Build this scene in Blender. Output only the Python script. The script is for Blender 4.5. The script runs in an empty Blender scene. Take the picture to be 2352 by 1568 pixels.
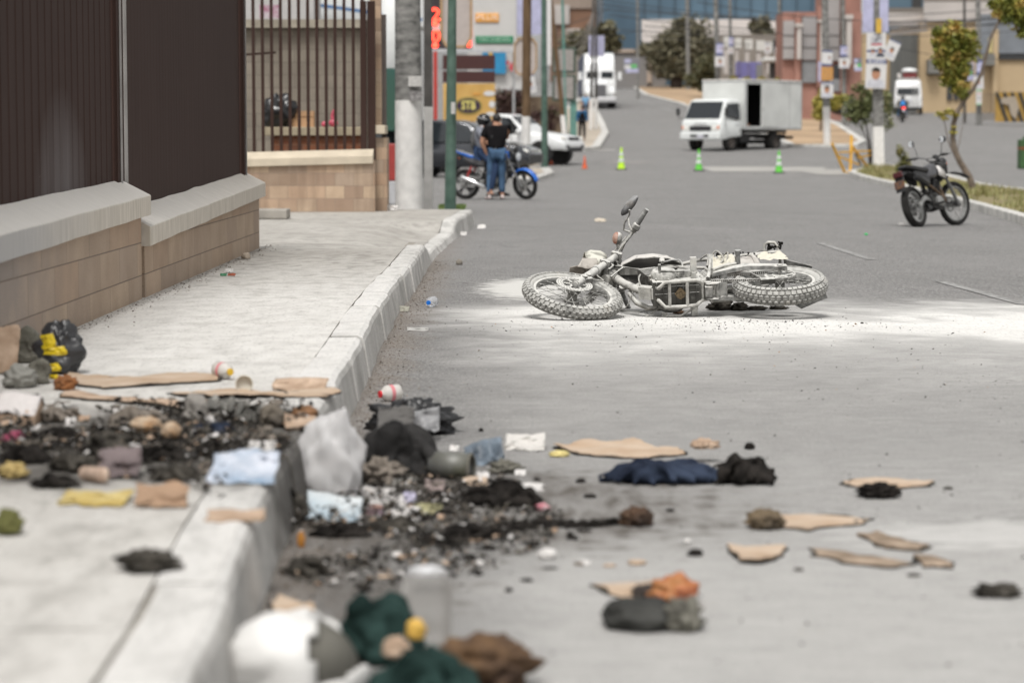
import bpy, math, random
from mathutils import Vector, Matrix, noise
R = math.radians
rnd = random.Random(7)
S = bpy.context.scene
C = S.collection
# ---------------------------------------------------------------- camera
F, CX, CY, H = 5553.0, 1176.0, 784.0, 1.21      # focal length and centre in units of a 2352 px wide picture
TH = math.atan(465 / F)
cam_d = bpy.data.cameras.new('camera'); cam = bpy.data.objects.new('camera', cam_d); C.objects.link(cam)
cam.location = (0, 0, H); cam.rotation_euler = (math.pi / 2 - TH, 0, 0)
cam_d.sensor_width = 36; cam_d.lens = 36 * F / 2352; cam_d.clip_start = .1; cam_d.clip_end = 4000
cam_d.dof.use_dof = True; cam_d.dof.focus_distance = 16.3; cam_d.dof.aperture_fstop = 2.5; cam_d.dof.aperture_blades = 9
S.camera = cam
# ---------------------------------------------------------------- world, sun, exposure (overcast day)
W = bpy.data.worlds.new('World'); S.world = W; W.use_nodes = True
wn = W.node_tree; wn.nodes.clear()
sky = wn.nodes.new('ShaderNodeTexSky'); sky.sky_type = 'NISHITA'; sky.sun_disc = False
sky.sun_elevation = R(62); sky.sun_rotation = R(200); sky.dust_density = 3.0; sky.air_density = 1.0
hs = wn.nodes.new('ShaderNodeHueSaturation'); hs.inputs['Saturation'].default_value = .06
bg = wn.nodes.new('ShaderNodeBackground'); bg.inputs['Strength'].default_value = .112
wo = wn.nodes.new('ShaderNodeOutputWorld')
wn.links.new(sky.outputs[0], hs.inputs['Color']); wm = wn.nodes.new('ShaderNodeMix'); wm.data_type = 'RGBA'; wm.blend_type = 'MULTIPLY'; wm.inputs[0].default_value = 1; wm.inputs[7].default_value = (1, .99, .972, 1); wn.links.new(hs.outputs[0], wm.inputs[6]); wn.links.new(wm.outputs[2], bg.inputs['Color']); wn.links.new(bg.outputs[0], wo.inputs['Surface'])
sl = bpy.data.lights.new('sun', 'SUN'); sl.energy = 1.5; sl.angle = R(17); sl.color = (1, .975, .94)
so = bpy.data.objects.new('sun', sl); C.objects.link(so); so.rotation_euler = (R(28), R(4), R(-20))
S.view_settings.view_transform = 'Standard'; S.view_settings.look = 'None'; S.view_settings.gamma = 1
S.view_settings.exposure = .66
S.render.engine = 'CYCLES'
# ---------------------------------------------------------------- terrain
CP = [(-50, 0), (50, 0), (70, .03), (83, .15), (100, .75), (185, 3.5), (260, 7.0), (420, 13), (700, 16), (3000, 16)]
def lin(y):
    for (a, za), (b, zb) in zip(CP, CP[1:]):
        if y <= b: return za + (zb - za) * (y - a) / (b - a)
    return CP[-1][1]
ZT = [sum(lin(y + k) for k in range(-5, 6)) / 11 for y in range(-50, 3000)]
def zp(y):
    y = max(-49, min(2990, y)); i = int(math.floor(y)); t = y - i
    return ZT[i + 50] * (1 - t) + ZT[i + 51] * t
def sm(a, b, x):
    t = max(0, min(1, (x - a) / (b - a))); return t * t * (3 - 2 * t)
def zg(x, y): return zp(y) - .17 * sm(2, 7.5, x) * (1 - sm(60, 85, y))
def ray(x, y):
    X = (x - CX) / F; v = -(y - CY) / F
    return Vector((X, math.cos(TH) + v * math.sin(TH), -math.sin(TH) + v * math.cos(TH)))
def G(x, y, off=0.0):          # the point of the ground (raised by off) that the picture shows at x, y
    d = ray(x, y); h = lambda t: H + t * d.z - zg(t * d.x, t * d.y) - off
    t = 2.0; st = .25
    while t < 900:
        if h(t + st) < 0:
            a, b = t, t + st
            for _ in range(24):
                m = (a + b) / 2
                if h(m) > 0: a = m
                else: b = m
            p = d * a; return Vector((p.x, p.y, H + p.z))
        t += st; st = .25 if t < 60 else .6
    p = d * 500; return Vector((p.x, p.y, H + p.z))
def P(x, y, Y):
    d = ray(x, y); t = Y / d.y
    return Vector((d.x * t, Y, H + d.z * t))
# ---------------------------------------------------------------- materials
MC = {}
def lk(nt, a, b): nt.links.new(a, b)
def newmat(name):
    m = bpy.data.materials.new(name); m.use_nodes = True; nt = m.node_tree
    return m, nt, nt.nodes['Principled BSDF']
def nd(nt, t, **k):
    n = nt.nodes.new(t)
    for a, b in k.items():
        if a[0] == '_': n.inputs[int(a[1:])].default_value = b
        else: setattr(n, a, b)
    return n
def noi(nt, co, scale, detail=3, dist=0.0):
    n = nd(nt, 'ShaderNodeTexNoise'); n.inputs['Scale'].default_value = scale; n.inputs['Detail'].default_value = detail
    n.inputs['Distortion'].default_value = dist
    if co is not None: lk(nt, co, n.inputs['Vector'])
    return n
def ramp(nt, fac, stops):
    r = nd(nt, 'ShaderNodeValToRGB'); e = r.color_ramp.elements
    while len(e) < len(stops): e.new(.5)
    for i, (p, c) in enumerate(stops):
        e[i].position = p; e[i].color = (c, c, c, 1) if isinstance(c, (int, float)) else tuple(c) + (1,)
    lk(nt, fac, r.inputs[0]); return r
def mixc(nt, fac, a, b, mode='MIX'):
    n = nd(nt, 'ShaderNodeMix', data_type='RGBA', blend_type=mode)
    for i, v in ((0, fac), (6, a), (7, b)):
        if isinstance(v, (int, float)): n.inputs[i].default_value = v
        elif isinstance(v, (tuple, list)): n.inputs[i].default_value = tuple(v) + (1,)
        else: lk(nt, v, n.inputs[i])
    return n.outputs[2]
def mth(nt, op, a, b=None, c=None, clamp=False):
    n = nd(nt, 'ShaderNodeMath', operation=op, use_clamp=clamp)
    for i, v in enumerate((a, b, c)):
        if v is None: continue
        if isinstance(v, (int, float)): n.inputs[i].default_value = v
        else: lk(nt, v, n.inputs[i])
    return n.outputs[0]
def bump(nt, bs, h, st=.3, dist=.02):
    b = nd(nt, 'ShaderNodeBump'); b.inputs['Strength'].default_value = st; b.inputs['Distance'].default_value = dist
    lk(nt, h, b.inputs['Height']); lk(nt, b.outputs[0], bs.inputs['Normal'])
def M(name, col, rough=.6, metal=0.0, var=.15, scale=6.0, bmp=0.0, bscale=60.0, col2=None, stretch=None, emit=None, trans=0.0, coat=0.0):
    if name in MC: return MC[name]
    m, nt, bs = newmat(name); tc = nd(nt, 'ShaderNodeTexCoord').outputs['Object']
    if stretch:
        mp = nd(nt, 'ShaderNodeMapping'); mp.inputs['Scale'].default_value = stretch; lk(nt, tc, mp.inputs[0]); tc = mp.outputs[0]
    n = noi(nt, tc, scale, 5)
    a = tuple(max(0, c * (1 - var)) for c in col); b = col2 or tuple(min(1, c * (1 + var)) for c in col)
    r = ramp(nt, n.outputs[0], [(.3, a), (.7, b)])
    lk(nt, r.outputs[0], bs.inputs['Base Color'])
    bs.inputs['Roughness'].default_value = rough; bs.inputs['Metallic'].default_value = metal
    if rough >= .85: bs.inputs['Specular IOR Level'].default_value = .12
    if coat: bs.inputs['Coat Weight'].default_value = coat
    if trans: bs.inputs['Transmission Weight'].default_value = trans
    if emit:
        bs.inputs['Emission Color'].default_value = tuple(emit[0]) + (1,); bs.inputs['Emission Strength'].default_value = emit[1]
    if bmp:
        n2 = noi(nt, tc, bscale, 4); bump(nt, bs, n2.outputs[0], bmp, .01)
    MC[name] = m; return m
def band(nt, y, stops, lo, hi):      # grey ramp over a world distance
    mr = nd(nt, 'ShaderNodeMapRange'); mr.inputs[1].default_value = lo; mr.inputs[2].default_value = hi
    lk(nt, y, mr.inputs[0]); return ramp(nt, mr.outputs[0], [((p - lo) / (hi - lo), c) for p, c in stops]).outputs[0]
def ellmask(nt, sep, cx, cy, rx, ry, wob):
    a = mth(nt, 'DIVIDE', mth(nt, 'SUBTRACT', sep.outputs[0], cx), rx); b = mth(nt, 'DIVIDE', mth(nt, 'SUBTRACT', sep.outputs[1], cy), ry)
    d = mth(nt, 'SQRT', mth(nt, 'ADD', mth(nt, 'MULTIPLY', a, a), mth(nt, 'MULTIPLY', b, b)))
    d = mth(nt, 'ADD', d, mth(nt, 'MULTIPLY', mth(nt, 'SUBTRACT', wob, .5), 1.6))
    mr = nd(nt, 'ShaderNodeMapRange', interpolation_type='SMOOTHSTEP'); mr.inputs[1].default_value = 1.15; mr.inputs[2].default_value = .55
    lk(nt, d, mr.inputs[0]); return mr.outputs[0]
def asphalt():
    m, nt, bs = newmat('worn_asphalt_with_powder'); tc = nd(nt, 'ShaderNodeTexCoord').outputs['Object']
    sep = nd(nt, 'ShaderNodeSeparateXYZ'); lk(nt, tc, sep.inputs[0])
    big = noi(nt, tc, .35, 5, .5); mid = noi(nt, tc, 2.4, 5, .4); fine = noi(nt, tc, 85, 3); grit = noi(nt, tc, 260, 2)
    mg = nd(nt, 'ShaderNodeMapping'); mg.inputs['Scale'].default_value = (1, .2, 1); lk(nt, tc, mg.inputs[0]); agg = noi(nt, mg.outputs[0], 62, 4, .2)
    c = ramp(nt, big.outputs[0], [(.3, (.135, .132, .129)), (.7, (.195, .190, .186))]).outputs[0]
    c = mixc(nt, ramp(nt, mid.outputs[0], [(.4, 0.0), (.75, .5)]).outputs[0], c, (.24, .23, .222))
    c = mixc(nt, ramp(nt, fine.outputs[0], [(.35, .75), (.52, 0.0)]).outputs[0], c, (.06, .058, .056))
    c = mixc(nt, ramp(nt, grit.outputs[0], [(.54, 0.0), (.66, .7)]).outputs[0], c, (.5, .49, .47))
    c = mixc(nt, ramp(nt, agg.outputs[0], [(.38, .4), (.5, 0.0)]).outputs[0], c, (.06, .058, .056)); c = mixc(nt, ramp(nt, agg.outputs[0], [(.54, 0.0), (.68, .35)]).outputs[0], c, (.42, .41, .39))
    # long streaks across the road
    mp = nd(nt, 'ShaderNodeMapping'); mp.inputs['Scale'].default_value = (1, 1.2, 1); lk(nt, tc, mp.inputs[0])
    st = noi(nt, mp.outputs[0], 1.3, 6, .8)
    c = mixc(nt, ramp(nt, st.outputs[0], [(.52, 0.0), (.75, .14)]).outputs[0], c, (.10, .096, .092))
    # cracks
    vo = nd(nt, 'ShaderNodeTexVoronoi', feature='DISTANCE_TO_EDGE'); vo.inputs['Scale'].default_value = .55
    dv = nd(nt, 'ShaderNodeVectorMath', operation='ADD'); lk(nt, tc, dv.inputs[0])
    sc = nd(nt, 'ShaderNodeVectorMath', operation='SCALE'); sc.inputs['Scale'].default_value = 1.6; lk(nt, mid.outputs['Color'], sc.inputs[0]); lk(nt, sc.outputs[0], dv.inputs[1])
    lk(nt, dv.outputs[0], vo.inputs['Vector'])
    crk = mth(nt, 'MULTIPLY', ramp(nt, vo.outputs['Distance'], [(0, 1.0), (.012, 0.0)]).outputs[0], ramp(nt, big.outputs[0], [(.45, 0.0), (.6, .8)]).outputs[0])
    c = mixc(nt, crk, c, (.03, .028, .027))
    # extinguisher powder: thick under the fallen bike, thinning towards the camera
    yw = mth(nt, 'ADD', sep.outputs[1], mth(nt, 'ADD', mth(nt, 'MULTIPLY', mth(nt, 'SUBTRACT', mid.outputs[0], .5), 2.6), mth(nt, 'MULTIPLY', mth(nt, 'SUBTRACT', big.outputs[0], .5), 5.0)))
    b = band(nt, yw, [(3, .50), (6.5, .46), (9.5, .36), (11.5, .38), (13.2, .44), (14.2, .52), (15.3, .72), (16.4, .84), (17.1, .60), (18.6, .26), (20.5, .07), (26, 0.0)], 0, 30)
    xk = nd(nt, 'ShaderNodeMapRange'); xk.inputs[1].default_value = -.75; xk.inputs[2].default_value = .15; lk(nt, mth(nt, 'ADD', sep.outputs[0], mth(nt, 'MULTIPLY', mth(nt, 'SUBTRACT', mid.outputs[0], .5), .5)), xk.inputs[0])
    b = mth(nt, 'MULTIPLY', b, mth(nt, 'ADD', mth(nt, 'MULTIPLY', xk.outputs[0], .65), .35))
    mq = nd(nt, 'ShaderNodeMapping'); mq.inputs['Scale'].default_value = (1, 1.7, 1); lk(nt, tc, mq.inputs[0]); pn = noi(nt, mq.outputs[0], 7, 8, .3)
    lump = mth(nt, 'ADD', mth(nt, 'MULTIPLY', pn.outputs[0], .42), mth(nt, 'MULTIPLY', agg.outputs[0], .95))
    pm = mth(nt, 'SUBTRACT', mth(nt, 'MULTIPLY', b, 1.75), mth(nt, 'MULTIPLY', lump, mth(nt, 'SUBTRACT', 1.15, mth(nt, 'MULTIPLY', b, .75))))
    pm = nd(nt, 'ShaderNodeMapRange', interpolation_type='SMOOTHSTEP'), pm
    mr, pv = pm; mr.inputs[1].default_value = -.35; mr.inputs[2].default_value = 1.15; lk(nt, pv, mr.inputs[0]); mr.inputs[4].default_value = 1.0
    c = mixc(nt, mth(nt, 'MULTIPLY', mr.outputs[0], ramp(nt, agg.outputs[0], [(.32, .72), (.5, 1.0)]).outputs[0]), c, (.70, .688, .66))
    # patches beside the front wheel, streak lower right
    e1 = ellmask(nt, sep, .12, 19.6, .42, 1.5, pn.outputs[0]); e3 = ellmask(nt, sep, 1.75, 7.35, .75, .33, pn.outputs[0])
    c = mixc(nt, mth(nt, 'MULTIPLY', e1, .85), c, (.62, .61, .58)); c = mixc(nt, mth(nt, 'MULTIPLY', e3, .4), c, (.6, .59, .57))
    # ash and soot by the kerb
    mq2 = noi(nt, mg.outputs[0], 13, 6, .4)
    e2 = ellmask(nt, sep, -.15, 7.9, 1.0, 1.0, pn.outputs[0]); e4 = ellmask(nt, sep, -.5, 6.6, .42, 1.8, pn.outputs[0])
    c = mixc(nt, mth(nt, 'MULTIPLY', mth(nt, 'MAXIMUM', e2, mth(nt, 'MULTIPLY', e4, .8)), ramp(nt, mq2.outputs[0], [(.36, .95), (.6, .38)]).outputs[0]), c, (.075, .064, .053))
    # brown dirt along the kerb
    kd = mth(nt, 'MULTIPLY', ramp(nt, mth(nt, 'ADD', mth(nt, 'ADD', sep.outputs[0], .75), mth(nt, 'MULTIPLY', mth(nt, 'SUBTRACT', mid.outputs[0], .5), .5)), [(.0, 1.0), (.28, 0.0)]).outputs[0], .45)
    kd = mth(nt, 'MULTIPLY', kd, band(nt, sep.outputs[1], [(22, 1.0), (34, 0.0)], 0, 60))
    c = mixc(nt, kd, c, (.19, .15, .115))
    lk(nt, c, bs.inputs['Base Color']); bs.inputs['Roughness'].default_value = .88
    bump(nt, bs, mth(nt, 'ADD', fine.outputs[0], mth(nt, 'MULTIPLY', grit.outputs[0], .4)), .55, .006)
    return m
def concrete(name, a, b, pow_=True, streak=False):
    m, nt, bs = newmat(name); tc = nd(nt, 'ShaderNodeTexCoord').outputs['Object']
    sep = nd(nt, 'ShaderNodeSeparateXYZ'); lk(nt, tc, sep.inputs[0])
    mp = nd(nt, 'ShaderNodeMapping'); mp.inputs['Scale'].default_value = (1.5, .8, 1); lk(nt, tc, mp.inputs[0])
    n1 = noi(nt, tc, 1.1, 6, .6); n2 = noi(nt, mp.outputs[0], 5, 8, .4); n3 = noi(nt, tc, 120, 3)
    mg = nd(nt, 'ShaderNodeMapping'); mg.inputs['Scale'].default_value = (1, .22, 1); lk(nt, tc, mg.inputs[0]); agg = noi(nt, mg.outputs[0], 70, 3)
    c = ramp(nt, n1.outputs[0], [(.3, a), (.7, b)]).outputs[0]
    c = mixc(nt, ramp(nt, n2.outputs[0], [(.48, 0.0), (.66, .55)]).outputs[0], c, tuple(x * .62 for x in a))
    c = mixc(nt, ramp(nt, n3.outputs[0], [(.3, .4), (.48, 0.0)]).outputs[0], c, tuple(x * .5 for x in a))
    if streak:      # runs of dirt down the kerb face
        ms = nd(nt, 'ShaderNodeMapping'); ms.inputs['Scale'].default_value = (1, 3.4, .8); lk(nt, tc, ms.inputs[0]); n5 = noi(nt, ms.outputs[0], 1.6, 5, .5)
        ge = nd(nt, 'ShaderNodeNewGeometry'); sg = nd(nt, 'ShaderNodeSeparateXYZ'); lk(nt, ge.outputs['Normal'], sg.inputs[0])
        c = mixc(nt, mth(nt, 'MULTIPLY', ramp(nt, n5.outputs[0], [(.50, 0.0), (.68, .4)]).outputs[0], ramp(nt, sg.outputs[0], [(.3, 0.0), (.8, 1.0)]).outputs[0]), c, (.17, .15, .135))
        pow_ = False
        yw = mth(nt, 'ADD', sep.outputs[1], mth(nt, 'MULTIPLY', mth(nt, 'SUBTRACT', n1.outputs[0], .5), 4))
        b_ = mth(nt, 'MULTIPLY', band(nt, yw, [(4, .8), (7, .6), (11, .9), (16, .9), (22, .3), (28, .1)], 0, 34), ramp(nt, sg.outputs[2], [(.3, .15), (.8, 1.0)]).outputs[0])
        c = mixc(nt, mth(nt, 'SUBTRACT', mth(nt, 'MULTIPLY', b_, 1.3), mth(nt, 'MULTIPLY', n2.outputs[0], .95), clamp=True), c, (.72, .705, .68))
        e2 = ellmask(nt, sep, -.9, 8.0, .6, 1.2, n2.outputs[0]); c = mixc(nt, mth(nt, 'MULTIPLY', e2, .9), c, (.055, .048, .04))
    if pow_:
        yw = mth(nt, 'ADD', sep.outputs[1], mth(nt, 'MULTIPLY', mth(nt, 'SUBTRACT', n1.outputs[0], .5), 4))
        b_ = band(nt, yw, [(4, .75), (7, .6), (9, .7), (11, .95), (15, .92), (18, .6), (22, .22), (28, .05)], 0, 34)
        f = mth(nt, 'SUBTRACT', mth(nt, 'MULTIPLY', b_, 1.35), mth(nt, 'MULTIPLY', n2.outputs[0], .95), clamp=True)
        c = mixc(nt, f, c, (.69, .675, .645))
        e2 = ellmask(nt, sep, -1.35, 8.0, 1.15, 1.15, n2.outputs[0])
        c = mixc(nt, mth(nt, 'MULTIPLY', e2, .9), c, (.055, .048, .04))
    c = mixc(nt, ramp(nt, agg.outputs[0], [(.33, .28), (.45, 0.0)]).outputs[0], c, tuple(x * .5 for x in a))
    lk(nt, c, bs.inputs['Base Color']); bs.inputs['Roughness'].default_value = .85
    bump(nt, bs, n3.outputs[0], .3, .004)
    return m
def blockmat(name, cols, bw=.4, bh=.2, mortar=(.2, .17, .14), horiz=0, ofs=(0, 0), msz=.004, soot=False):
    # split-face concrete blocks; horiz = which object axis runs along the wall
    m, nt, bs = newmat(name); tc = nd(nt, 'ShaderNodeTexCoord').outputs['Object']
    sep = nd(nt, 'ShaderNodeSeparateXYZ'); lk(nt, tc, sep.inputs[0])
    cb = nd(nt, 'ShaderNodeCombineXYZ'); lk(nt, mth(nt, 'ADD', sep.outputs[horiz], ofs[0]), cb.inputs[0]); lk(nt, mth(nt, 'ADD', sep.outputs[2], ofs[1]), cb.inputs[1])
    br = nd(nt, 'ShaderNodeTexBrick'); lk(nt, cb.outputs[0], br.inputs['Vector'])
    br.inputs['Scale'].default_value = 1; br.inputs['Brick Width'].default_value = bw; br.inputs['Row Height'].default_value = bh
    br.inputs['Mortar Size'].default_value = msz; br.inputs['Mortar Smooth'].default_value = .3
    br.inputs['Color1'].default_value = (0, 0, 0, 1); br.inputs['Color2'].default_value = (1, 1, 1, 1); br.inputs['Mortar'].default_value = (.5, .5, .5, 1)
    n1 = noi(nt, tc, 130, 4); n2 = noi(nt, tc, 4, 5)
    k = len(cols); c = ramp(nt, br.outputs['Color'], [(i / (k - 1), cc) for i, cc in enumerate(cols)]).outputs[0]
    c = mixc(nt, ramp(nt, n2.outputs[0], [(.35, .35), (.65, 0.0)]).outputs[0], c, tuple(x * .6 for x in cols[0]))
    # vertical weathering streaks
    mp = nd(nt, 'ShaderNodeMapping'); mp.inputs['Scale'].default_value = (9, 9, .8); lk(nt, tc, mp.inputs[0]); n4 = noi(nt, mp.outputs[0], 1.0, 4)
    c = mixc(nt, ramp(nt, n4.outputs[0], [(.45, 0.0), (.7, .45)]).outputs[0], c, tuple(x * .72 for x in cols[-1]))
    c = mixc(nt, ramp(nt, n1.outputs[0], [(.3, .55), (.5, 0.0)]).outputs[0], c, tuple(x * .45 for x in cols[0]))
    if soot:
        s = band(nt, mth(nt, 'ADD', sep.outputs[1], mth(nt, 'MULTIPLY', mth(nt, 'SUBTRACT', n2.outputs[0], .5), 2.0)), [(9, .75), (11.2, .55), (12.6, .1), (13.5, 0.0)], 0, 30)
        c = mixc(nt, s, c, (.20, .195, .20))
    c = mixc(nt, br.outputs['Fac'], c, mortar)
    lk(nt, c, bs.inputs['Base Color']); bs.inputs['Roughness'].default_value = .92
    h = mth(nt, 'SUBTRACT', mth(nt, 'MULTIPLY', n1.outputs[0], .5), br.outputs['Fac'])
    bump(nt, bs, h, .6, .006)
    return m
def dusty(name, base, lo=.25, hi=1.0, white=(.57, .562, .53), rough=.75, thr=.42, metal=0.0):
    # settled extinguisher powder: thick on faces that look up, thin underneath
    if name in MC: return MC[name]
    m, nt, bs = newmat(name); tc = nd(nt, 'ShaderNodeTexCoord').outputs['Object']; ge = nd(nt, 'ShaderNodeNewGeometry')
    sep = nd(nt, 'ShaderNodeSeparateXYZ'); lk(nt, ge.outputs['Normal'], sep.inputs[0])
    n1 = noi(nt, tc, 26, 6, .3); n2 = noi(nt, tc, 190, 3)
    mr = nd(nt, 'ShaderNodeMapRange'); mr.inputs[1].default_value = -.55; mr.inputs[2].default_value = .95; mr.inputs[3].default_value = lo * .9 - .28; mr.inputs[4].default_value = hi
    lk(nt, sep.outputs[2], mr.inputs[0])
    k = mth(nt, 'ADD', mth(nt, 'SUBTRACT', mr.outputs[0], mth(nt, 'MULTIPLY', n1.outputs[0], 1.15)), mth(nt, 'SUBTRACT', mth(nt, 'MULTIPLY', n2.outputs[0], .5), .0))
    m2 = nd(nt, 'ShaderNodeMapRange', interpolation_type='SMOOTHSTEP'); m2.inputs[1].default_value = -thr; m2.inputs[2].default_value = thr + .1; lk(nt, k, m2.inputs[0])
    c = mixc(nt, m2.outputs[0], base, white)
    n6 = noi(nt, tc, 11, 5, .6); c = mixc(nt, ramp(nt, n6.outputs[0], [(.52, 0.0), (.66, .6)]).outputs[0], c, tuple(x * .55 for x in base)); c = mixc(nt, ramp(nt, n6.outputs[0], [(.28, .18), (.40, 0.0)]).outputs[0], c, (.44, .38, .30))
    lk(nt, c, bs.inputs['Base Color']); bs.inputs['Roughness'].default_value = rough; bs.inputs['Metallic'].default_value = metal
    bump(nt, bs, n2.outputs[0], .25, .003)
    MC[name] = m; return m
# ---------------------------------------------------------------- mesh tools
def frame(d):
    d = d.normalized(); a = Vector((0, 0, 1)) if abs(d.z) < .9 else Vector((1, 0, 0))
    u = d.cross(a).normalized(); return u, d.cross(u).normalized()
class MB:
    def __init__(s): s.v = []; s.f = []; s.mi = []; s.cur = 0; s.X = None
    def add(s, vs, fs):
        o = len(s.v)
        s.v += [(s.X @ Vector(p)) if s.X else Vector(p) for p in vs]
        for f in fs: s.f.append([i + o for i in f]); s.mi.append(s.cur)
        return s
    def mat(s, i): s.cur = i; return s
    def box(s, c, sz, rot=None):
        c = Vector(c); h = [k / 2 for k in sz]
        vs = [Vector((x * h[0], y * h[1], z * h[2])) for x in (-1, 1) for y in (-1, 1) for z in (-1, 1)]
        if rot is not None:
            m = rot if isinstance(rot, Matrix) else (Matrix.Rotation(rot[2], 3, 'Z') @ Matrix.Rotation(rot[1], 3, 'Y') @ Matrix.Rotation(rot[0], 3, 'X'))
            vs = [m @ p for p in vs]
        return s.add([c + p for p in vs], [(0, 1, 3, 2), (4, 6, 7, 5), (0, 4, 5, 1), (2, 3, 7, 6), (0, 2, 6, 4), (1, 5, 7, 3)])
    def bar(s, p0, p1, w, h, up=(0, 0, 1)):
        p0 = Vector(p0); p1 = Vector(p1); d = (p1 - p0).normalized(); u = Vector(up)
        a = d.cross(u)
        if a.length < 1e-3: a = d.cross(Vector((1, 0, 0)))
        a.normalize(); b = a.cross(d); a *= w / 2; b *= h / 2
        return s.add([p0 - a - b, p0 + a - b, p0 + a + b, p0 - a + b, p1 - a - b, p1 + a - b, p1 + a + b, p1 - a + b],
                     [(3, 2, 1, 0), (4, 5, 6, 7), (0, 1, 5, 4), (1, 2, 6, 5), (2, 3, 7, 6), (3, 0, 4, 7)])
    def cyl(s, p0, p1, r0, r1=None, n=12, cap=True):
        r1 = r0 if r1 is None else r1; p0 = Vector(p0); p1 = Vector(p1); u, w = frame(p1 - p0)
        vs = []
        for p, r in ((p0, r0), (p1, r1)):
            for i in range(n):
                a = 2 * math.pi * i / n; vs.append(p + u * (math.cos(a) * r) + w * (math.sin(a) * r))
        fs = [(i, n + i, n + (i + 1) % n, (i + 1) % n) for i in range(n)]
        fs = [tuple(reversed(f)) for f in fs]
        if cap: fs += [tuple(range(n)), tuple(reversed(range(n, 2 * n)))]; fs[-2] = tuple(reversed(fs[-2])); fs[-1] = tuple(reversed(fs[-1]))
        return s.add(vs, fs)
    def tube(s, pts, r, n=8, cap=True, flat=1.0):
        pts = [Vector(p) for p in pts]; rs = r if isinstance(r, (list, tuple)) else [r] * len(pts)
        vs = []; u = None
        for k, p in enumerate(pts):
            d = (pts[min(k + 1, len(pts) - 1)] - pts[max(k - 1, 0)]).normalized()
            if u is None: u, w = frame(d)
            else:
                u = (u - d * u.dot(d)).normalized(); w = d.cross(u)
            for i in range(n):
                a = 2 * math.pi * i / n; vs.append(p + u * (math.cos(a) * rs[k]) + w * (math.sin(a) * rs[k] * flat))
        fs = []
        for k in range(len(pts) - 1):
            for i in range(n):
                j = (i + 1) % n; fs.append((k * n + i, k * n + j, (k + 1) * n + j, (k + 1) * n + i))
        if cap: fs += [tuple(reversed(range(n))), tuple(range((len(pts) - 1) * n, len(pts) * n))]
        return s.add(vs, fs)
    def lathe(s, prof, o=(0, 0, 0), ax=(0, 0, 1), n=24, arc=None):
        o = Vector(o); ax = Vector(ax).normalized(); u, w = frame(ax); vs = []
        for r, z in prof:
            for i in range(n):
                a = 2 * math.pi * i / n; vs.append(o + ax * z + u * (math.cos(a) * r) + w * (math.sin(a) * r))
        fs = [(k * n + i, (k + 1) * n + i, (k + 1) * n + (i + 1) % n, k * n + (i + 1) % n) for k in range(len(prof) - 1) for i in range(n)]
        return s.add(vs, fs)
    def torus(s, c, ax, Rr, r, n=40, m=10, sq=1.0):
        return s.lathe([(Rr + math.cos(2 * math.pi * k / m) * r, math.sin(2 * math.pi * k / m) * r * sq) for k in range(m + 1)], c, ax, n)
    def ell(s, c, r, nu=16, nv=10, rot=None, wob=0.0, seed=0, fs=3.0, zmin=None):
        c = Vector(c); r = (r, r, r) if isinstance(r, (int, float)) else r; vs = []
        for j in range(nv + 1):
            t = math.pi * j / nv
            for i in range(nu):
                a = 2 * math.pi * i / nu
                p = Vector((math.sin(t) * math.cos(a), math.sin(t) * math.sin(a), math.cos(t)))
                if wob: p = p * (1 + wob * noise.fractal(p * fs + Vector((seed * 7.3, seed * 3.1, 0)), 1, 2, 4))
                p = Vector((p.x * r[0], p.y * r[1], p.z * r[2]))
                if rot is not None: p = rot @ p
                if zmin is not None: p.z = max(p.z, zmin)
                vs.append(c + p)
        fc = [(j * nu + i, (j + 1) * nu + i, (j + 1) * nu + (i + 1) % nu, j * nu + (i + 1) % nu) for j in range(nv) for i in range(nu)]
        return s.add(vs, fc)
    def prism(s, poly, ex, mat3=None):     # polygon of 3-D points pushed along ex
        poly = [Vector(p) for p in poly]; ex = Vector(ex); n = len(poly)
        return s.add(poly + [p + ex for p in poly], [tuple(range(n)), tuple(reversed(range(n, 2 * n)))] + [(i, i + n, (i + 1) % n + n, (i + 1) % n) for i in range(n)])
    def loft(s, rings, closed=True, cap=True):
        n = len(rings[0]); vs = [p for r in rings for p in r]; m = n if closed else n - 1
        fs = [(k * n + i, k * n + (i + 1) % n, (k + 1) * n + (i + 1) % n, (k + 1) * n + i) for k in range(len(rings) - 1) for i in range(m)]
        if cap and closed: fs += [tuple(reversed(range(n))), tuple(range((len(rings) - 1) * n, len(rings) * n))]
        return s.add(vs, fs)
    def grid(s, fn, nu, nv):
        vs = [fn(i / nu, j / nv) for j in range(nv + 1) for i in range(nu + 1)]
        return s.add(vs, [(j * (nu + 1) + i, j * (nu + 1) + i + 1, (j + 1) * (nu + 1) + i + 1, (j + 1) * (nu + 1) + i) for j in range(nv) for i in range(nu)])
    def build(s, name, mats, parent=None, smooth=False, bevel=0, solid=0, world=False, sub=0, loc=None, fix=True):
        vs = s.v
        if world and parent is not None:
            inv = Matrix([list(r) for r in parent['_m']]).inverted() if False else MAT[parent.name].inverted(); vs = [inv @ p for p in vs]
        if loc is not None: loc = Vector(loc); vs = [p - loc for p in vs]
        me = bpy.data.meshes.new(name); me.from_pydata([tuple(p) for p in vs], [], s.f)
        mats = mats if isinstance(mats, (list, tuple)) else [mats]
        for m in mats: me.materials.append(m)
        if len(mats) > 1:
            for p, i in zip(me.polygons, s.mi): p.material_index = min(i, len(mats) - 1)
        if fix:
            import bmesh
            bm = bmesh.new(); bm.from_mesh(me); bmesh.ops.recalc_face_normals(bm, faces=bm.faces); bm.to_mesh(me); bm.free()
        if smooth:
            me.polygons.foreach_set('use_smooth', [True] * len(me.polygons))
            if smooth != 2: me.set_sharp_from_angle(angle=R(40))
        me.update(); o = bpy.data.objects.new(name, me); C.objects.link(o)
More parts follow.
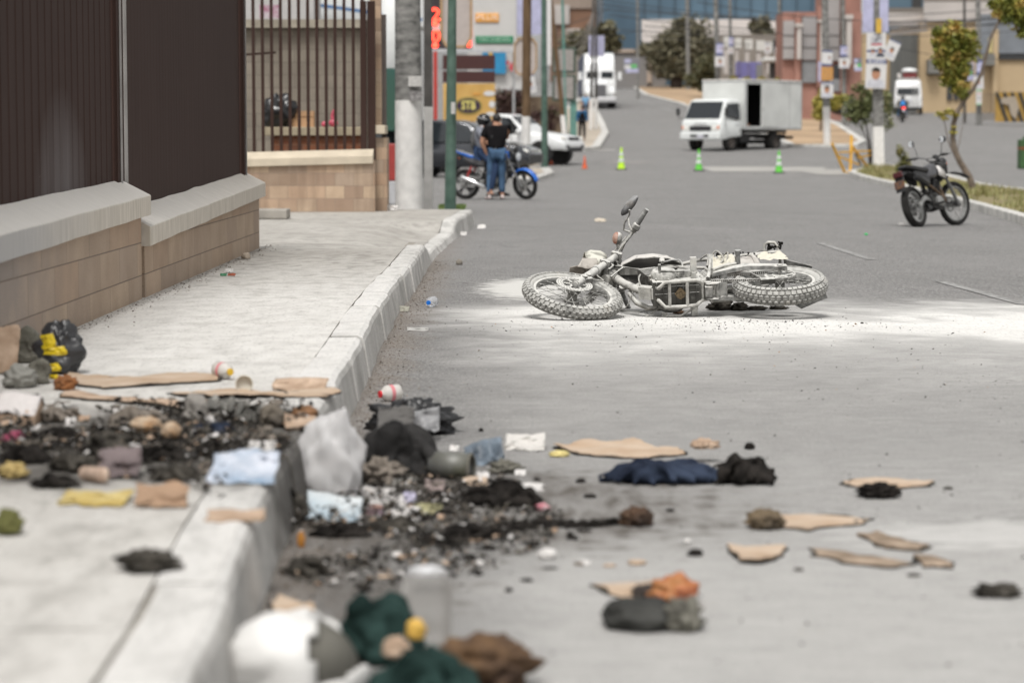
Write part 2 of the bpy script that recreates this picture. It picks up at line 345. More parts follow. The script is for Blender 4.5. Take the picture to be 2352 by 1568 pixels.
        if parent is not None: o.parent = parent
        if loc is not None: o.location = loc; MAT[o.name] = Matrix.Translation(loc)
        if bevel:
            b = o.modifiers.new('bevel', 'BEVEL'); b.width = bevel; b.segments = 2; b.limit_method = 'ANGLE'; b.angle_limit = R(50)
        if solid:
            b = o.modifiers.new('solid', 'SOLIDIFY'); b.thickness = solid; b.offset = 0
        if sub:
            b = o.modifiers.new('sub', 'SUBSURF'); b.levels = b.render_levels = sub
        return o
MAT = {}
def tag(o, label=None, cat=None, group=None, kind=None):
    if label: o['label'] = label
    if cat: o['category'] = cat
    if group: o['group'] = group
    if kind: o['kind'] = kind
    return o
def thing(name, label, cat, loc=(0, 0, 0), rot=(0, 0, 0), group=None, m=None, sc=1.0):
    o = bpy.data.objects.new(name, None); C.objects.link(o); o.empty_display_size = .2
    if m is None:
        from mathutils import Euler
        m = Matrix.Translation(Vector(loc)) @ Euler(rot).to_matrix().to_4x4() @ Matrix.Diagonal((sc, sc, sc, 1))
    o.matrix_world = m; MAT[o.name] = m
    return tag(o, label, cat, group)
def struct(name, mb, mats, **k):
    return tag(mb.build(name, mats, **k), kind='structure')
def copy_tree(o, parent=None):
    c = o.copy(); C.objects.link(c)
    if parent is not None: c.parent = parent; c.matrix_parent_inverse = o.matrix_parent_inverse.copy()
    for ch in list(o.children): copy_tree(ch, c)
    return c
FONTC = {}
def text(s, size, mat, parent, mw, name='lettering', ext=.0, fit=None, bold=0.0):
    # mw: matrix (local to parent) whose XY plane holds the text, centred
    cu = bpy.data.curves.new('t', 'FONT'); cu.body = s; cu.size = size; cu.extrude = ext; cu.align_x = 'CENTER'; cu.align_y = 'CENTER'; cu.offset = bold; cu.resolution_u = 2
    o = bpy.data.objects.new('t', cu); C.objects.link(o)
    dg = bpy.context.evaluated_depsgraph_get(); me = bpy.data.meshes.new_from_object(o.evaluated_get(dg)); bpy.data.objects.remove(o)
    if fit and len(me.vertices):
        w = max(v.co.x for v in me.vertices) - min(v.co.x for v in me.vertices)
        for v in me.vertices: v.co.x *= fit / w
    me.transform(mw); me.materials.clear(); me.materials.append(mat); me.name = name
    q = bpy.data.objects.new(name, me); C.objects.link(q)
    if parent is not None: q.parent = parent
    return q
def facing(loc, rz=0.0, tilt=0.0, roll=0.0):   # text plane facing -Y
    return Matrix.Translation(Vector(loc)) @ Matrix.Rotation(rz, 4, 'Z') @ Matrix.Rotation(R(90) + tilt, 4, 'X') @ Matrix.Rotation(roll, 4, 'Z')
# ================================================================ SETTING
A_ASPH = asphalt()
A_SIDE = concrete('sidewalk_concrete', (.33, .31, .28), (.45, .43, .395))
A_KERB = concrete('kerb_concrete', (.44, .43, .405), (.60, .585, .56), streak=True)
A_DIRT = M('dry_dirt', (.30, .22, .15), .95, var=.3, scale=1.2, bmp=.5, bscale=20)
A_WKERB = M('whitewashed_kerb', (.50, .49, .465), .85, var=.25, scale=3, bmp=.3)
def rowsY(a, b):
    r = [a]; y = a
    while y < b:
        y += 1 if y < 45 else (2 if y < 300 else 40)
        r.append(min(y, b))
    return r
def sheet(xs_of, y0, y1, off, ncols=None, step=.5):
    mb = MB(); ys = rowsY(y0, y1); rows = []
    n = ncols
    if n is None:
        w = max(abs(xs_of(y)[1] - xs_of(y)[0]) for y in ys); n = max(1, int(w / step))
    for y in ys:
        a, b = xs_of(y); rows.append([(a + (b - a) * i / n, y, zg(a + (b - a) * i / n, y) + off) for i in range(n + 1)])
    mb.v = [Vector(p) for r in rows for p in r]
    mb.f = [(j * (n + 1) + i, j * (n + 1) + i + 1, (j + 1) * (n + 1) + i + 1, (j + 1) * (n + 1) + i) for j in range(len(rows) - 1) for i in range(n)]
    mb.mi = [0] * len(mb.f); return mb
struct('road', sheet(lambda y: (-60, 60), -3, 420, 0, 240), A_ASPH, fix=False)
gm = MB(); gx = [-3000, -600, -120, -60, 0, 60, 120, 600, 3000]; gy = [-400, -3, 50, 83, 100, 140, 185, 220, 260, 340, 420, 700, 3000]
for y in gy:
    for x in gx: gm.v.append(Vector((x, y, zp(max(y, -49)) - .35)))
for j in range(len(gy) - 1):
    for i in range(len(gx) - 1): k = j * len(gx) + i; gm.f.append((k, k + 1, k + 1 + len(gx), k + len(gx))); gm.mi.append(0)
struct('ground', gm, A_DIRT, fix=False)
# ---- sidewalk and kerb
SW = .21
def hk(y): return SW - .14 * sm(22.8, 24.2, y) * (1 - sm(29.2, 30.2, y))
kpx = [(482, 1504), (523.7, 1313), (577.7, 1202), (606, 1113), (700, 985), (778, 866.6), (807.4, 823), (836.8, 767), (860, 720), (885, 682), (908.5, 647), (933.4, 623), (965.6, 575)]
kw = [(-.60, 2.0)] + [(p.x, p.y) for p in (G(x, y, SW) for x, y in kpx)] + [(-.80, 25.5), (-.70, 29.8), (-.60, 32.5), (-.56, 34.2)]
kw.sort(key=lambda p: p[1])
def kx(y):
    if y <= kw[0][1]: return kw[0][0]
    for (xa, a), (xb, b) in zip(kw, kw[1:]):
        if y <= b: return xa + (xb - xa) * (y - a) / (b - a)
    return kw[-1][0]
kxr = kx
def kx(y): return sum(kxr(y + d) for d in (-.8, -.4, 0, .4, .8)) / 5
KW = .17
mb = MB(); y = 2.0; k = 0
while y < 34.2:
    y1 = min(y + 1.14, 34.2); g = .005; jl = rnd.uniform(-.007, .007); jh = rnd.uniform(-.004, .003)
    rings = []
    for t in (0, .34, .67, 1):
        yy = y + g + (y1 - y - 2 * g) * t; x = kx(yy); h = hk(yy) + rnd.uniform(-.003, .003) + jh; jx = rnd.uniform(-.006, .006) + jl
        rings.append([(x - KW + jx, yy, h), (x - .03 + jx, yy, h + .002), (x - .008 + jx, yy, h - .012), (x + .004 + jx, yy, h - .035), (x + .035 + jx, yy, -.02), (x - KW + jx, yy, -.02)])
    mb.loft(rings); y = y1
struct('kerb', mb, A_KERB, bevel=.006)
mb = MB(); joints = []
ysw = [2.0]
for jy in (4.9, 7.1, 9.3, 11.05, 13.2, 15.3, 17.6, 19.4, 22.6): joints.append(jy)
edges = [2.0] + joints + [25.0, 27.5, 30.0, 34.6]
for a, b in zip(edges, edges[1:]):
    n = 3; g = .006
    rows = []
    for j in range(n + 1):
        yy = a + g + (b - a - 2 * g) * j / n; xr = kx(yy) - KW - .005
        xs = [-5.2, -3.4, -2.2, xr - .6, xr - .25, xr] if yy < 33 else [-9, -5, -2.2, xr - .6, xr - .25, xr]
        rows.append([(x, yy, SW - .004 + (hk(yy) - SW) * sm(xr - .9, xr, x)) for x in xs])
    m2 = MB(); m2.v = [Vector(p) for r in rows for p in r]; w = 6
    for j in range(n):
        for i in range(w - 1): m2.f.append((j * w + i, j * w + i + 1, (j + 1) * w + i + 1, (j + 1) * w + i)); m2.mi.append(0)
    # side skirts
    o = len(m2.v); m2.v += [Vector((p.x, p.y, -.02)) for p in m2.v[:o]]
    for i in range(w - 1): m2.f.append((i, i + o, i + 1 + o, i + 1)); m2.f.append((n * w + i, n * w + i + 1, n * w + i + 1 + o, n * w + i + o)); m2.mi += [0, 0]
    for j in range(n): m2.f.append((j * w + w - 1, j * w + w - 1 + o, (j + 1) * w + w - 1 + o, (j + 1) * w + w - 1)); m2.mi.append(0)
    mb.add(m2.v, m2.f)
struct('sidewalk', mb, A_SIDE)
# sand and dirt collected in the seam behind the kerb
mb = MB()
mb.grid(lambda u, v: (kx(2.2 + 21.6 * v) - KW + (u - .5) * .07, 2.2 + 21.6 * v, SW - .016), 1, 120)
struct('kerb_seam', mb, M('seam_dirt', (.28, .235, .19), .95, var=.5, scale=3, col2=(.42, .40, .36)))
# ---- painted lane dashes
WP = M('worn_road_paint', (.22, .217, .21), .85, var=.3, scale=14, col2=(.38, .375, .365))
def strip(pts, wid, off, name, mat, **k):
    mb = MB(); pts = [Vector((p[0], p[1], 0)) for p in pts]
    L = [];
    for a, b in zip(pts, pts[1:]):
        n = max(1, int((b - a).length / 1.0)); L += [a.lerp(b, i / n) for i in range(n)]
    L.append(pts[-1]); rows = []
    for i, p in enumerate(L):
        d = (L[min(i + 1, len(L) - 1)] - L[max(i - 1, 0)]).normalized(); nn = Vector((d.y, -d.x, 0)) * wid / 2
        rows.append([p - nn, p, p + nn])
    vs = [Vector((q.x, q.y, zg(q.x, q.y) + off)) for r in rows for q in r]
    mb.add(vs, [(3 * j + i, 3 * j + i + 1, 3 * j + i + 4, 3 * j + i + 3) for j in range(len(rows) - 1) for i in range(2)])
    return struct(name, mb, mat, fix=False, **k)
for a, b in (((1883, 559), (2002, 597)), ((2160, 647), (2352, 700)), ((2400, 716), (2700, 800))):
    strip([G(*a), G(*b)], .11, .005, 'lane_dash', WP)
for (a, b) in (((1466, 231), (1500, 240)), ((1522, 249), (1545, 256)), ((1566, 262), (1600, 272)), ((1430, 222), (1448, 226))):
    strip([G(*a), G(*b)], .3, .012, 'lane_dash', WP)
CPATCH = M('pale_road_patch', (.34, .33, .31), .85, var=.12, scale=1)
strip([G(1622, 389), G(1760, 389), G(1890, 390)], 4.5, .008, 'road_patch', CPATCH)
strip([G(1890, 390), G(1960, 402)], 2.2, .014, 'road_patch', CPATCH)
strip([G(1352, 345), G(1412, 345)], 1.3, .008, 'road_patch', CPATCH)
strip([G(1395, 372), G(1490, 374)], 2.0, .008, 'road_patch', M('dull_road_patch', (.24, .23, .22), .85))
# ---- raised islands: polygon outline in plan, kerb ring + fill
def area2(p): return sum(a.x * b.y - b.x * a.y for a, b in zip(p, p[1:] + p[:1]))
def island(name, pts, h=.15, kwid=.22, fill=None, kerb=True, fo=.0):
    import bmesh
    pts = [Vector((p.x, p.y, 0)) for p in pts]
    if area2(pts) < 0: pts.reverse()
    P2 = []
    for a, b in zip(pts, pts[1:] + pts[:1]):
        n = max(1, int((b - a).length / 2)); P2 += [a.lerp(b, i / n) for i in range(n)]
    n = len(P2); inner = []
    for i, p in enumerate(P2):
        d1 = (p - P2[i - 1]).normalized(); d2 = (P2[(i + 1) % n] - p).normalized(); d = (d1 + d2).normalized(); inner.append(p + Vector((-d.y, d.x, 0)) * kwid)
    z = lambda p, o: Vector((p.x, p.y, zg(p.x, p.y) + o))
    if kerb:
        mb = MB(); vs = [z(p, -.05) for p in P2] + [z(p, h) for p in P2] + [z(p, h) for p in inner] + [z(p, -.05) for p in inner]
        mb.add(vs, [(k * n + i, k * n + (i + 1) % n, (k + 1) * n + (i + 1) % n, (k + 1) * n + i) for k in range(3) for i in range(n)])
        struct('median_kerb', mb, A_WKERB, bevel=.02)
    bm = bmesh.new(); bm.faces.new([bm.verts.new(p) for p in inner])
    bmesh.ops.triangulate(bm, faces=bm.faces[:])
    xs = [p.x for p in inner]; ys_ = [p.y for p in inner]
    for yy in range(int(min(ys_)), int(max(ys_)) + 1, 2):
        bmesh.ops.bisect_plane(bm, geom=bm.verts[:] + bm.edges[:] + bm.faces[:], plane_co=(0, yy, 0), plane_no=(0, 1, 0))
    if max(xs) < 20:
        for k in range(int(min(xs)), int(max(xs)) + 1): bmesh.ops.bisect_plane(bm, geom=bm.verts[:] + bm.edges[:] + bm.faces[:], plane_co=(k, 0, 0), plane_no=(1, 0, 0))
    for v in bm.verts:
        v.co.z = zg(v.co.x, v.co.y) + h - .02 + fo + .03 * noise.noise(v.co * .8)
    me = bpy.data.meshes.new(name); bm.to_mesh(me); bm.free(); me.materials.append(fill or A_DIRT)
    o = bpy.data.objects.new(name, me); C.objects.link(o); return tag(o, kind='structure')
GRASSY = M('patchy_verge', (.28, .22, .14), .95, var=.2, scale=1.5, col2=(.20, .19, .09), bmp=.5, bscale=15)
med1 = [G(x, y, .15) for x, y in ((1950, 393), (1975, 402), (2060, 421), (2150, 443), (2240, 466), (2330, 490), (2500, 540))] + [Vector((16, 32, 0))] + [G(x, y, .15) for x, y in ((2520, 460), (2352, 432), (2260, 420), (2180, 400), (2085, 383), (2040, 376), (1990, 380))]
island('median_verge', med1, .15, .2, GRASSY)
# dirt apron where the kerb breaks off, right edge of the road
apr = [G(x, y) for x, y in ((2235, 482), (2352, 520), (2560, 590), (2700, 560), (2400, 470), (2290, 458))]
def flat(name, pts, off, mat, sub=1.0):
    o = island(name, pts, off + .02, 0.0, mat, kerb=False); return o
med2 = [G(x, y, .12) for x, y in ((2000, 345), (1960, 350), (1815, 352), (1700, 345), (1600, 318), (1560, 285), (1480, 232), (1424, 196), (1432, 190), (1520, 205), (1640, 235), (1760, 252), (1872, 262), (1935, 285), (1985, 318), (2005, 333))]
med2 = [G(x, y, .12) for x, y in ((1560, 236), (1480, 216), (1415, 180), (1430, 173), (1560, 190), (1800, 232), (1880, 262), (1936, 287), (1990, 322), (1970, 331), (1815, 332), (1730, 300), (1640, 262))]
island('median_dirt', med2, .12, .35, M('dusty_median', (.36, .26, .17), .95, var=.28, scale=.25, bmp=.3, bscale=5))
lsw = [G(x, y, .15) for x, y in ((1330, 340), (1378, 336), (1398, 303), (1388, 280), (1376, 258), (1362, 236), (1330, 225), (1290, 250), (1250, 300), (1275, 345))]
island('far_sidewalk', lsw, .15, .35, M('far_sidewalk_concrete', (.40, .35, .29), .9, var=.2, scale=.6))
ksl = [G(x, y, .12) for x, y in ((1180, 405), (1206, 412), (1240, 406), (1272, 395), (1262, 385), (1225, 384), (1170, 388))]
island('kerb_nose', ksl, .12, .3, M('far_sidewalk_concrete', (.4, .35, .29)))
# ================================================================ WALLS AND FENCES ON THE LEFT
BL1 = blockmat('near_wall_blocks', [(.38, .27, .19), (.45, .345, .25), (.36, .28, .215), (.48, .36, .26)], .68, .205, (.17, .13, .10), horiz=1, ofs=(.28, .055), soot=True)
BL2 = blockmat('back_wall_blocks', [(.38, .25, .17), (.50, .36, .25), (.33, .235, .17), (.53, .40, .28), (.40, .31, .235), (.25, .175, .12)], .26, .178, (.26, .2, .15), horiz=0, ofs=(.1, -.03))
def copingmat():
    m, nt, bs = newmat('cast_coping'); tc = nd(nt, 'ShaderNodeTexCoord').outputs['Object']
    mp = nd(nt, 'ShaderNodeMapping'); mp.inputs['Scale'].default_value = (3, 9, 1.5); lk(nt, tc, mp.inputs[0])
    n = noi(nt, mp.outputs[0], 3, 6, .3); n2 = noi(nt, tc, 1.2, 4); sep = nd(nt, 'ShaderNodeSeparateXYZ'); lk(nt, tc, sep.inputs[0])
    c = ramp(nt, n.outputs[0], [(.3, (.44, .40, .34)), (.65, (.57, .525, .46))]).outputs[0]
    s = band(nt, mth(nt, 'ADD', sep.outputs[1], mth(nt, 'MULTIPLY', mth(nt, 'SUBTRACT', n2.outputs[0], .5), 2.0)), [(9.5, .85), (11.8, .65), (13.2, .1), (14, 0.0)], 0, 40)
    ge = nd(nt, 'ShaderNodeNewGeometry'); sg = nd(nt, 'ShaderNodeSeparateXYZ'); lk(nt, ge.outputs['Normal'], sg.inputs[0])
    c = mixc(nt, mth(nt, 'MULTIPLY', s, mth(nt, 'SUBTRACT', 1.0, sg.outputs[2], clamp=True)), c, (.36, .365, .38))
    p = band(nt, sep.outputs[1], [(9, .75), (17, .6), (23, .15), (25, 0.0)], 0, 40)
    c = mixc(nt, mth(nt, 'MULTIPLY', p, sg.outputs[2], clamp=True), c, (.66, .645, .62))
    lk(nt, c, bs.inputs['Base Color']); bs.inputs['Roughness'].default_value = .85
    n3 = noi(nt, tc, 90, 3); bump(nt, bs, n3.outputs[0], .25, .004); return m
COP = copingmat()
def fmetal(name, pale_patch):
    m, nt, bs = newmat(name); tc = nd(nt, 'ShaderNodeTexCoord').outputs['Object']
    sep = nd(nt, 'ShaderNodeSeparateXYZ'); lk(nt, tc, sep.inputs[0])
    mp = nd(nt, 'ShaderNodeMapping'); mp.inputs['Scale'].default_value = (1, 5.3, .7); lk(nt, tc, mp.inputs[0])
    n = noi(nt, mp.outputs[0], 1.2, 4); n2 = noi(nt, tc, 38, 2)
    c = mixc(nt, n.outputs[0], (.036, .020, .016), (.052, .032, .027))
    if pale_patch:  # pale oval patch mixed into the sheet colour, fading outwards
        e = mth(nt, 'DIVIDE', mth(nt, 'SUBTRACT', sep.outputs[1], 13.3), .85); f = mth(nt, 'DIVIDE', mth(nt, 'SUBTRACT', sep.outputs[2], .75), .75)
        d = mth(nt, 'ADD', mth(nt, 'MULTIPLY', e, e), mth(nt, 'MULTIPLY', f, f))
        k = mth(nt, 'MULTIPLY', mth(nt, 'SUBTRACT', 1.0, d, clamp=True), mth(nt, 'MULTIPLY', n.outputs[0], .30))
        c = mixc(nt, k, c, (.5, .5, .52))
    sp = ramp(nt, n2.outputs[0], [(.80, 0.0), (.83, .8)]).outputs[0]
    c = mixc(nt, sp, c, (.35, .33, .3))
    lk(nt, c, bs.inputs['Base Color']); bs.inputs['Roughness'].default_value = .7; bs.inputs['Specular IOR Level'].default_value = .08
    return m
FM = fmetal('brown_painted_sheet', True); FM2 = fmetal('brown_painted_steel', False)
EDG = M('bare_metal_edge', (.30, .29, .28), .4, .6)
def lowwall(label, y0, y1, top, xw=-2.33, endface=True):
    # top(y) = height of the coping's outer upper edge
    t = thing('boundary_wall', label, 'wall', (xw, (y0 + y1) / 2, SW), group='stepped low boundary walls')
    mb = MB(); n = 12; rows = []
    for j in range(n + 1):
        yy = y0 + (y1 - y0) * j / n; h = top(yy) - .125
        rows.append([(xw, yy, -.05), (xw, yy, h), (xw - .3, yy, h), (xw - .3, yy, -.05)])
    mb.loft(rows); mb.build('masonry', BL1, t, world=True)
    for c in t.children: pass
    mb = MB(); rows = []; a, b = y0 - .09, y1 + (.06 if endface else 0)
    for j in range(41):
        yy = a + (b - a) * j / 40; h = top(yy) + .006 * noise.noise(Vector((yy * 1.3, 0, 0))); w = .006 * noise.noise(Vector((yy * 2.1, 5, 0)))
        rows.append([(xw + .055 + w, yy, h - .125), (xw + .055 + w, yy, h), (xw - .13, yy, h + .095 + w), (xw - .30, yy, h + .095), (xw - .36, yy, h), (xw - .36, yy, h - .125)])
    mb.loft(rows); mb.build('coping', COP, t, world=True, bevel=.006)
    return t
# materials of these walls use world metres: keep object origins at zero by parenting without offset
def zero(t):
    for c in t.children:
        m = MAT[t.name]; c.data.transform(Matrix.Translation(m.translation)); c.location = -m.translation
    return t
top1 = lambda y: .86 + (y - 15.4) * .0165
top2 = lambda y: .665 + (y - 15.4) * .0205
zero(lowwall('low tan block boundary wall nearest the camera, sooty at its left end, under ribbed brown sheeting', 2.5, 15.2, top1))
zero(lowwall('low tan block boundary wall second from the camera, ending at the corner beside the sidewalk', 15.32, 22.3, top2))
# sheet fences standing on them
def sheetfence(label, x, y0, y1, zb, pitch, amp, nwav):
    t = thing('sheet_fence', label, 'fence', (x, y0, zb(y0)))
    mb = MB(); top = 3.1; y = y0; pts = []
    while y < y1 - 1e-3:
        e = min(y + pitch, y1); pts += [(x + amp, y), (x, e - .012)]; y = e
    vs = []
    for (px_, py) in pts: vs += [(px_, py, zb(py) - .02), (px_, py, top)]
    mb.add(vs, [(2 * i, 2 * i + 2, 2 * i + 3, 2 * i + 1) for i in range(len(pts) - 1)])
    mb.build('sheet_panel', FM, t, world=True, solid=.003)
    return t
t1 = sheetfence('dark brown vertically ribbed sheet metal fence nearest the camera with a pale smear', -2.47, 2.6, 15.0, lambda y: top1(y) + .085, .19, .0045, 1)
mb = MB(); mb.box((-2.47, 15.06, 1.98), (.06, .10, 2.2)); mb.build('post', FM2, t1, world=True, bevel=.004)
mb = MB(); mb.cyl((-2.437, 15.12, .93), (-2.437, 15.12, 3.1), .011, n=8); mb.cyl((-2.437, 15.32, .93), (-2.437, 15.32, 3.1), .012, n=8)
mb.build('post_edge', EDG, t1, world=True, smooth=True)
zero(t1)
t2 = sheetfence('dark brown flat sheet metal fence on the second low wall, ending at the corner', -2.47, 15.36, 22.0, lambda y: top2(y) + .085, .14, .0007, 1)
mb = MB(); mb.box((-2.465, 22.08, 2.0), (.07, .12, 2.3)); mb.build('post', FM2, t2, world=True, bevel=.004)
mb = MB(); mb.box((-2.425, 22.145, 2.0), (.012, .012, 2.3)); mb.build('post_edge', EDG, t2, world=True)
zero(t2)
# ---- wall at the back, with railing
t = thing('railing_wall', 'low peach and brown block wall with cream coping facing the street behind the sidewalk', 'wall', (-3.1, 33.4, SW))
YB = 33.4; xl, xr = P(480, 480, YB).x, P(861, 480, YB).x
mb = MB(); mb.box(((xl + xr) / 2, YB + .13, .45), (xr - xl, .26, .95)); mb.build('masonry', BL2, t, world=True)
mb = MB(); xl2 = xl - .05; x2 = P(857, 360, YB).x
hz = lambda x: .935 + .045 * (x - P(560, 0, YB).x) / 1.8
rows = [[(x, YB - .05, hz(x) - .11), (x, YB - .05, hz(x)), (x, YB + .12, hz(x) + .09), (x, YB + .3, hz(x) + .09), (x, YB + .3, hz(x) - .11)] for x in (xl2, (xl2 + x2) / 2, x2)]
mb.loft(rows); mb.build('coping', M('cream_coping', (.50, .435, .34), .85, var=.12, scale=4, bmp=.2), t, world=True, bevel=.008)
zero(t)
t = thing('railing', 'brown vertical bar railing on the back block wall with one broken crossbar', 'railing', (-3, 33.6, 1.0))
mb = MB(); x = P(547, 0, YB).x
for i in range(14):
    xx = P(560 + i * 20.9, 0, YB + .2).x; mb.box((xx, YB + .2, 2.1), (.042, .042, 2.2))
mb.build('bars', FM2, t, world=True)
mb = MB(); a = P(550, 127, YB + .24); b = P(634, 121, YB + .24); mb.bar(a, b, .03, .03); mb.build('broken_crossbar', FM2, t, world=True)
for xa, xb in ((827, 841), (843, 861)):
    mb = MB(); a = P(xa, 0, YB + .2).x; b = P(xb, 0, YB + .2).x; mb.box(((a + b) / 2, YB + .2 + (.03 if xa > 830 else 0), 2.0), (b - a, .1, 2.2)); mb.build('post', FM2, t, world=True, bevel=.005)
t = thing('gate_pillar', 'tall tan block pillar at the end of the railing beside the concrete poles', 'pillar', (P(870, 480, 33.9).x, 33.9, SW))
a, b = P(855, 0, 33.7).x, P(887, 0, 33.7).x
mb = MB(); mb.box(((a + b) / 2, 34.0, .55), (b - a, .6, 1.35)); mb.build('pillar_base', BL2, t, world=True)
mb = MB(); mb.box(((P(827, 0, 33.7).x + P(884, 0, 33.7).x) / 2, 33.96, P(0, 298, 33.7).z), (P(884, 0, 33.7).x - P(827, 0, 33.7).x, .7, .12)); mb.build('pillar_cap', M('cream_coping', (.5, .43, .34)), t, world=True, bevel=.01)
a, b = P(849, 0, 33.9).x, P(874, 0, 33.9).x
mb = MB(); mb.box(((a + b) / 2, 34.05, 2.35), (b - a, .25, 2.0)); mb.build('shaft', BL2, t, world=True)
a, b = P(875, 0, 34.2).x, P(886, 0, 34.2).x
mb = MB(); mb.box(((a + b) / 2, 34.3, 1.6), (b - a, .06, 2.7)); mb.build('pillar_side_strip', M('strip_dark_grey', (.13, .11, .10), .7), t, world=True)  # narrow dark grey strip along the right side of the pillar
zero(t)
# step and rubble at the recess
t = tag(MB().box((P(608, 467, 30).x, 30.5, .27), (.5, .5, .12)).build('concrete_step', M('grey_step', (.30, .28, .25), .9, var=.2, scale=5), bevel=.015, loc=(P(608, 467, 30).x, 30.5, .21)), 'low grey concrete step in the gap between the two walls', 'step')
# ---- yard behind the railing
INN = blockmat('yard_wall_blocks', [(.23, .20, .16), (.27, .235, .19), (.21, .18, .145)], .40, .20, (.12, .10, .08), horiz=0)
YI = 38.0
t = thing('yard_wall', 'grey rough block wall behind the brown railing, capped by a flat slab', 'wall', (-3.2, YI, 0))
a, b = P(470, 0, YI).x, P(842, 0, YI).x; zt = P(0, 66, YI).z
mb = MB(); mb.box(((a + b) / 2, YI + .1, zt / 2), (b - a, .2, zt)); mb.build('masonry', INN, t, world=True)
mb = MB(); mb.box(((a + b) / 2, YI + .05, zt + .07), (b - a, .4, .13)); mb.build('slab', M('dull_slab', (.30, .27, .22), .9, var=.2), t, world=True)
zero(t)
YP = 36.2
t = thing('planter', 'orange brick planter with tan coping behind the brown railing', 'planter', (-2.8, YP, 0))
a, b = P(622, 0, YP).x, P(830, 0, YP).x; zt = P(0, 312, YP).z
mb = MB(); mb.box(((a + b) / 2, YP + .3, zt / 2), (b - a, .6, zt)); mb.build('brickwork', blockmat('orange_brick', [(.17, .06, .03), (.22, .08, .035), (.13, .05, .025)], .24, .08, (.2, .13, .09), horiz=0), t, world=True)
mb = MB(); zc = P(0, 302, YP).z; mb.box(((a + b) / 2 - .05, YP + .28, zc), (b - a + .2, .7, .13)); mb.build('coping', M('tan_coping', (.33, .28, .20), .85), t, world=True, bevel=.01)
zero(t)
zt = zc + .065
def bag(name, label, c, r, mat, seed=1, wob=.35, nu=40, nv=26, rot=None, kids=None, zmin=None, fs=2.2):
    mb = MB(); mb.ell((0, 0, 0), r, nu, nv, rot, wob, seed, fs, zmin)
    o = mb.build(name, mat, smooth=2); o.location = c; MAT[o.name] = Matrix.Translation(Vector(c)); return o
BLK = M('black_bin_bag', (.012, .012, .013), .28, var=.4, scale=5, bmp=.8, bscale=9)
def on(x, Y, z): return Vector((P(x, 0, Y).x, Y, z))
tag(bag('rubbish_bag', '', on(640, YP + .2, zt + .22), (.26, .2, .27), BLK, 3, .3), 'shiny black full rubbish bag sitting on the planter behind the railing', 'rubbish bag')
mb = MB(); mb.box((0, 0, .12), (.34, .2, .24)); mb.box((0, -.105, .2), (.34, .012, .08))
o = mb.build('cardboard_box', M('brown_card', (.42, .26, .15), .85, var=.15, scale=3)); o.location = on(694, YP + .25, zt); tag(o, 'brown cardboard box on the planter beside the black rubbish bag', 'box')
mb = MB(); mb.ell((0, 0, .06), (.07, .05, .06), 12, 8); mb.ell((-.13, 0, .04), (.05, .04, .045), 10, 8); mb.tube([(0, 0, .1), (-.02, 0, .17), (.02, 0, .24)], [.03, .025, .035], 8); mb.ell((.03, 0, .26), .03, 8, 6)
o = mb.build('plastic_toy', M('pink_plastic', (.45, .07, .11), .4, var=.3, scale=14), smooth=True); o.location = on(764, YP + .15, zt); tag(o, 'small bright pink plastic toy on the planter coping', 'toy')
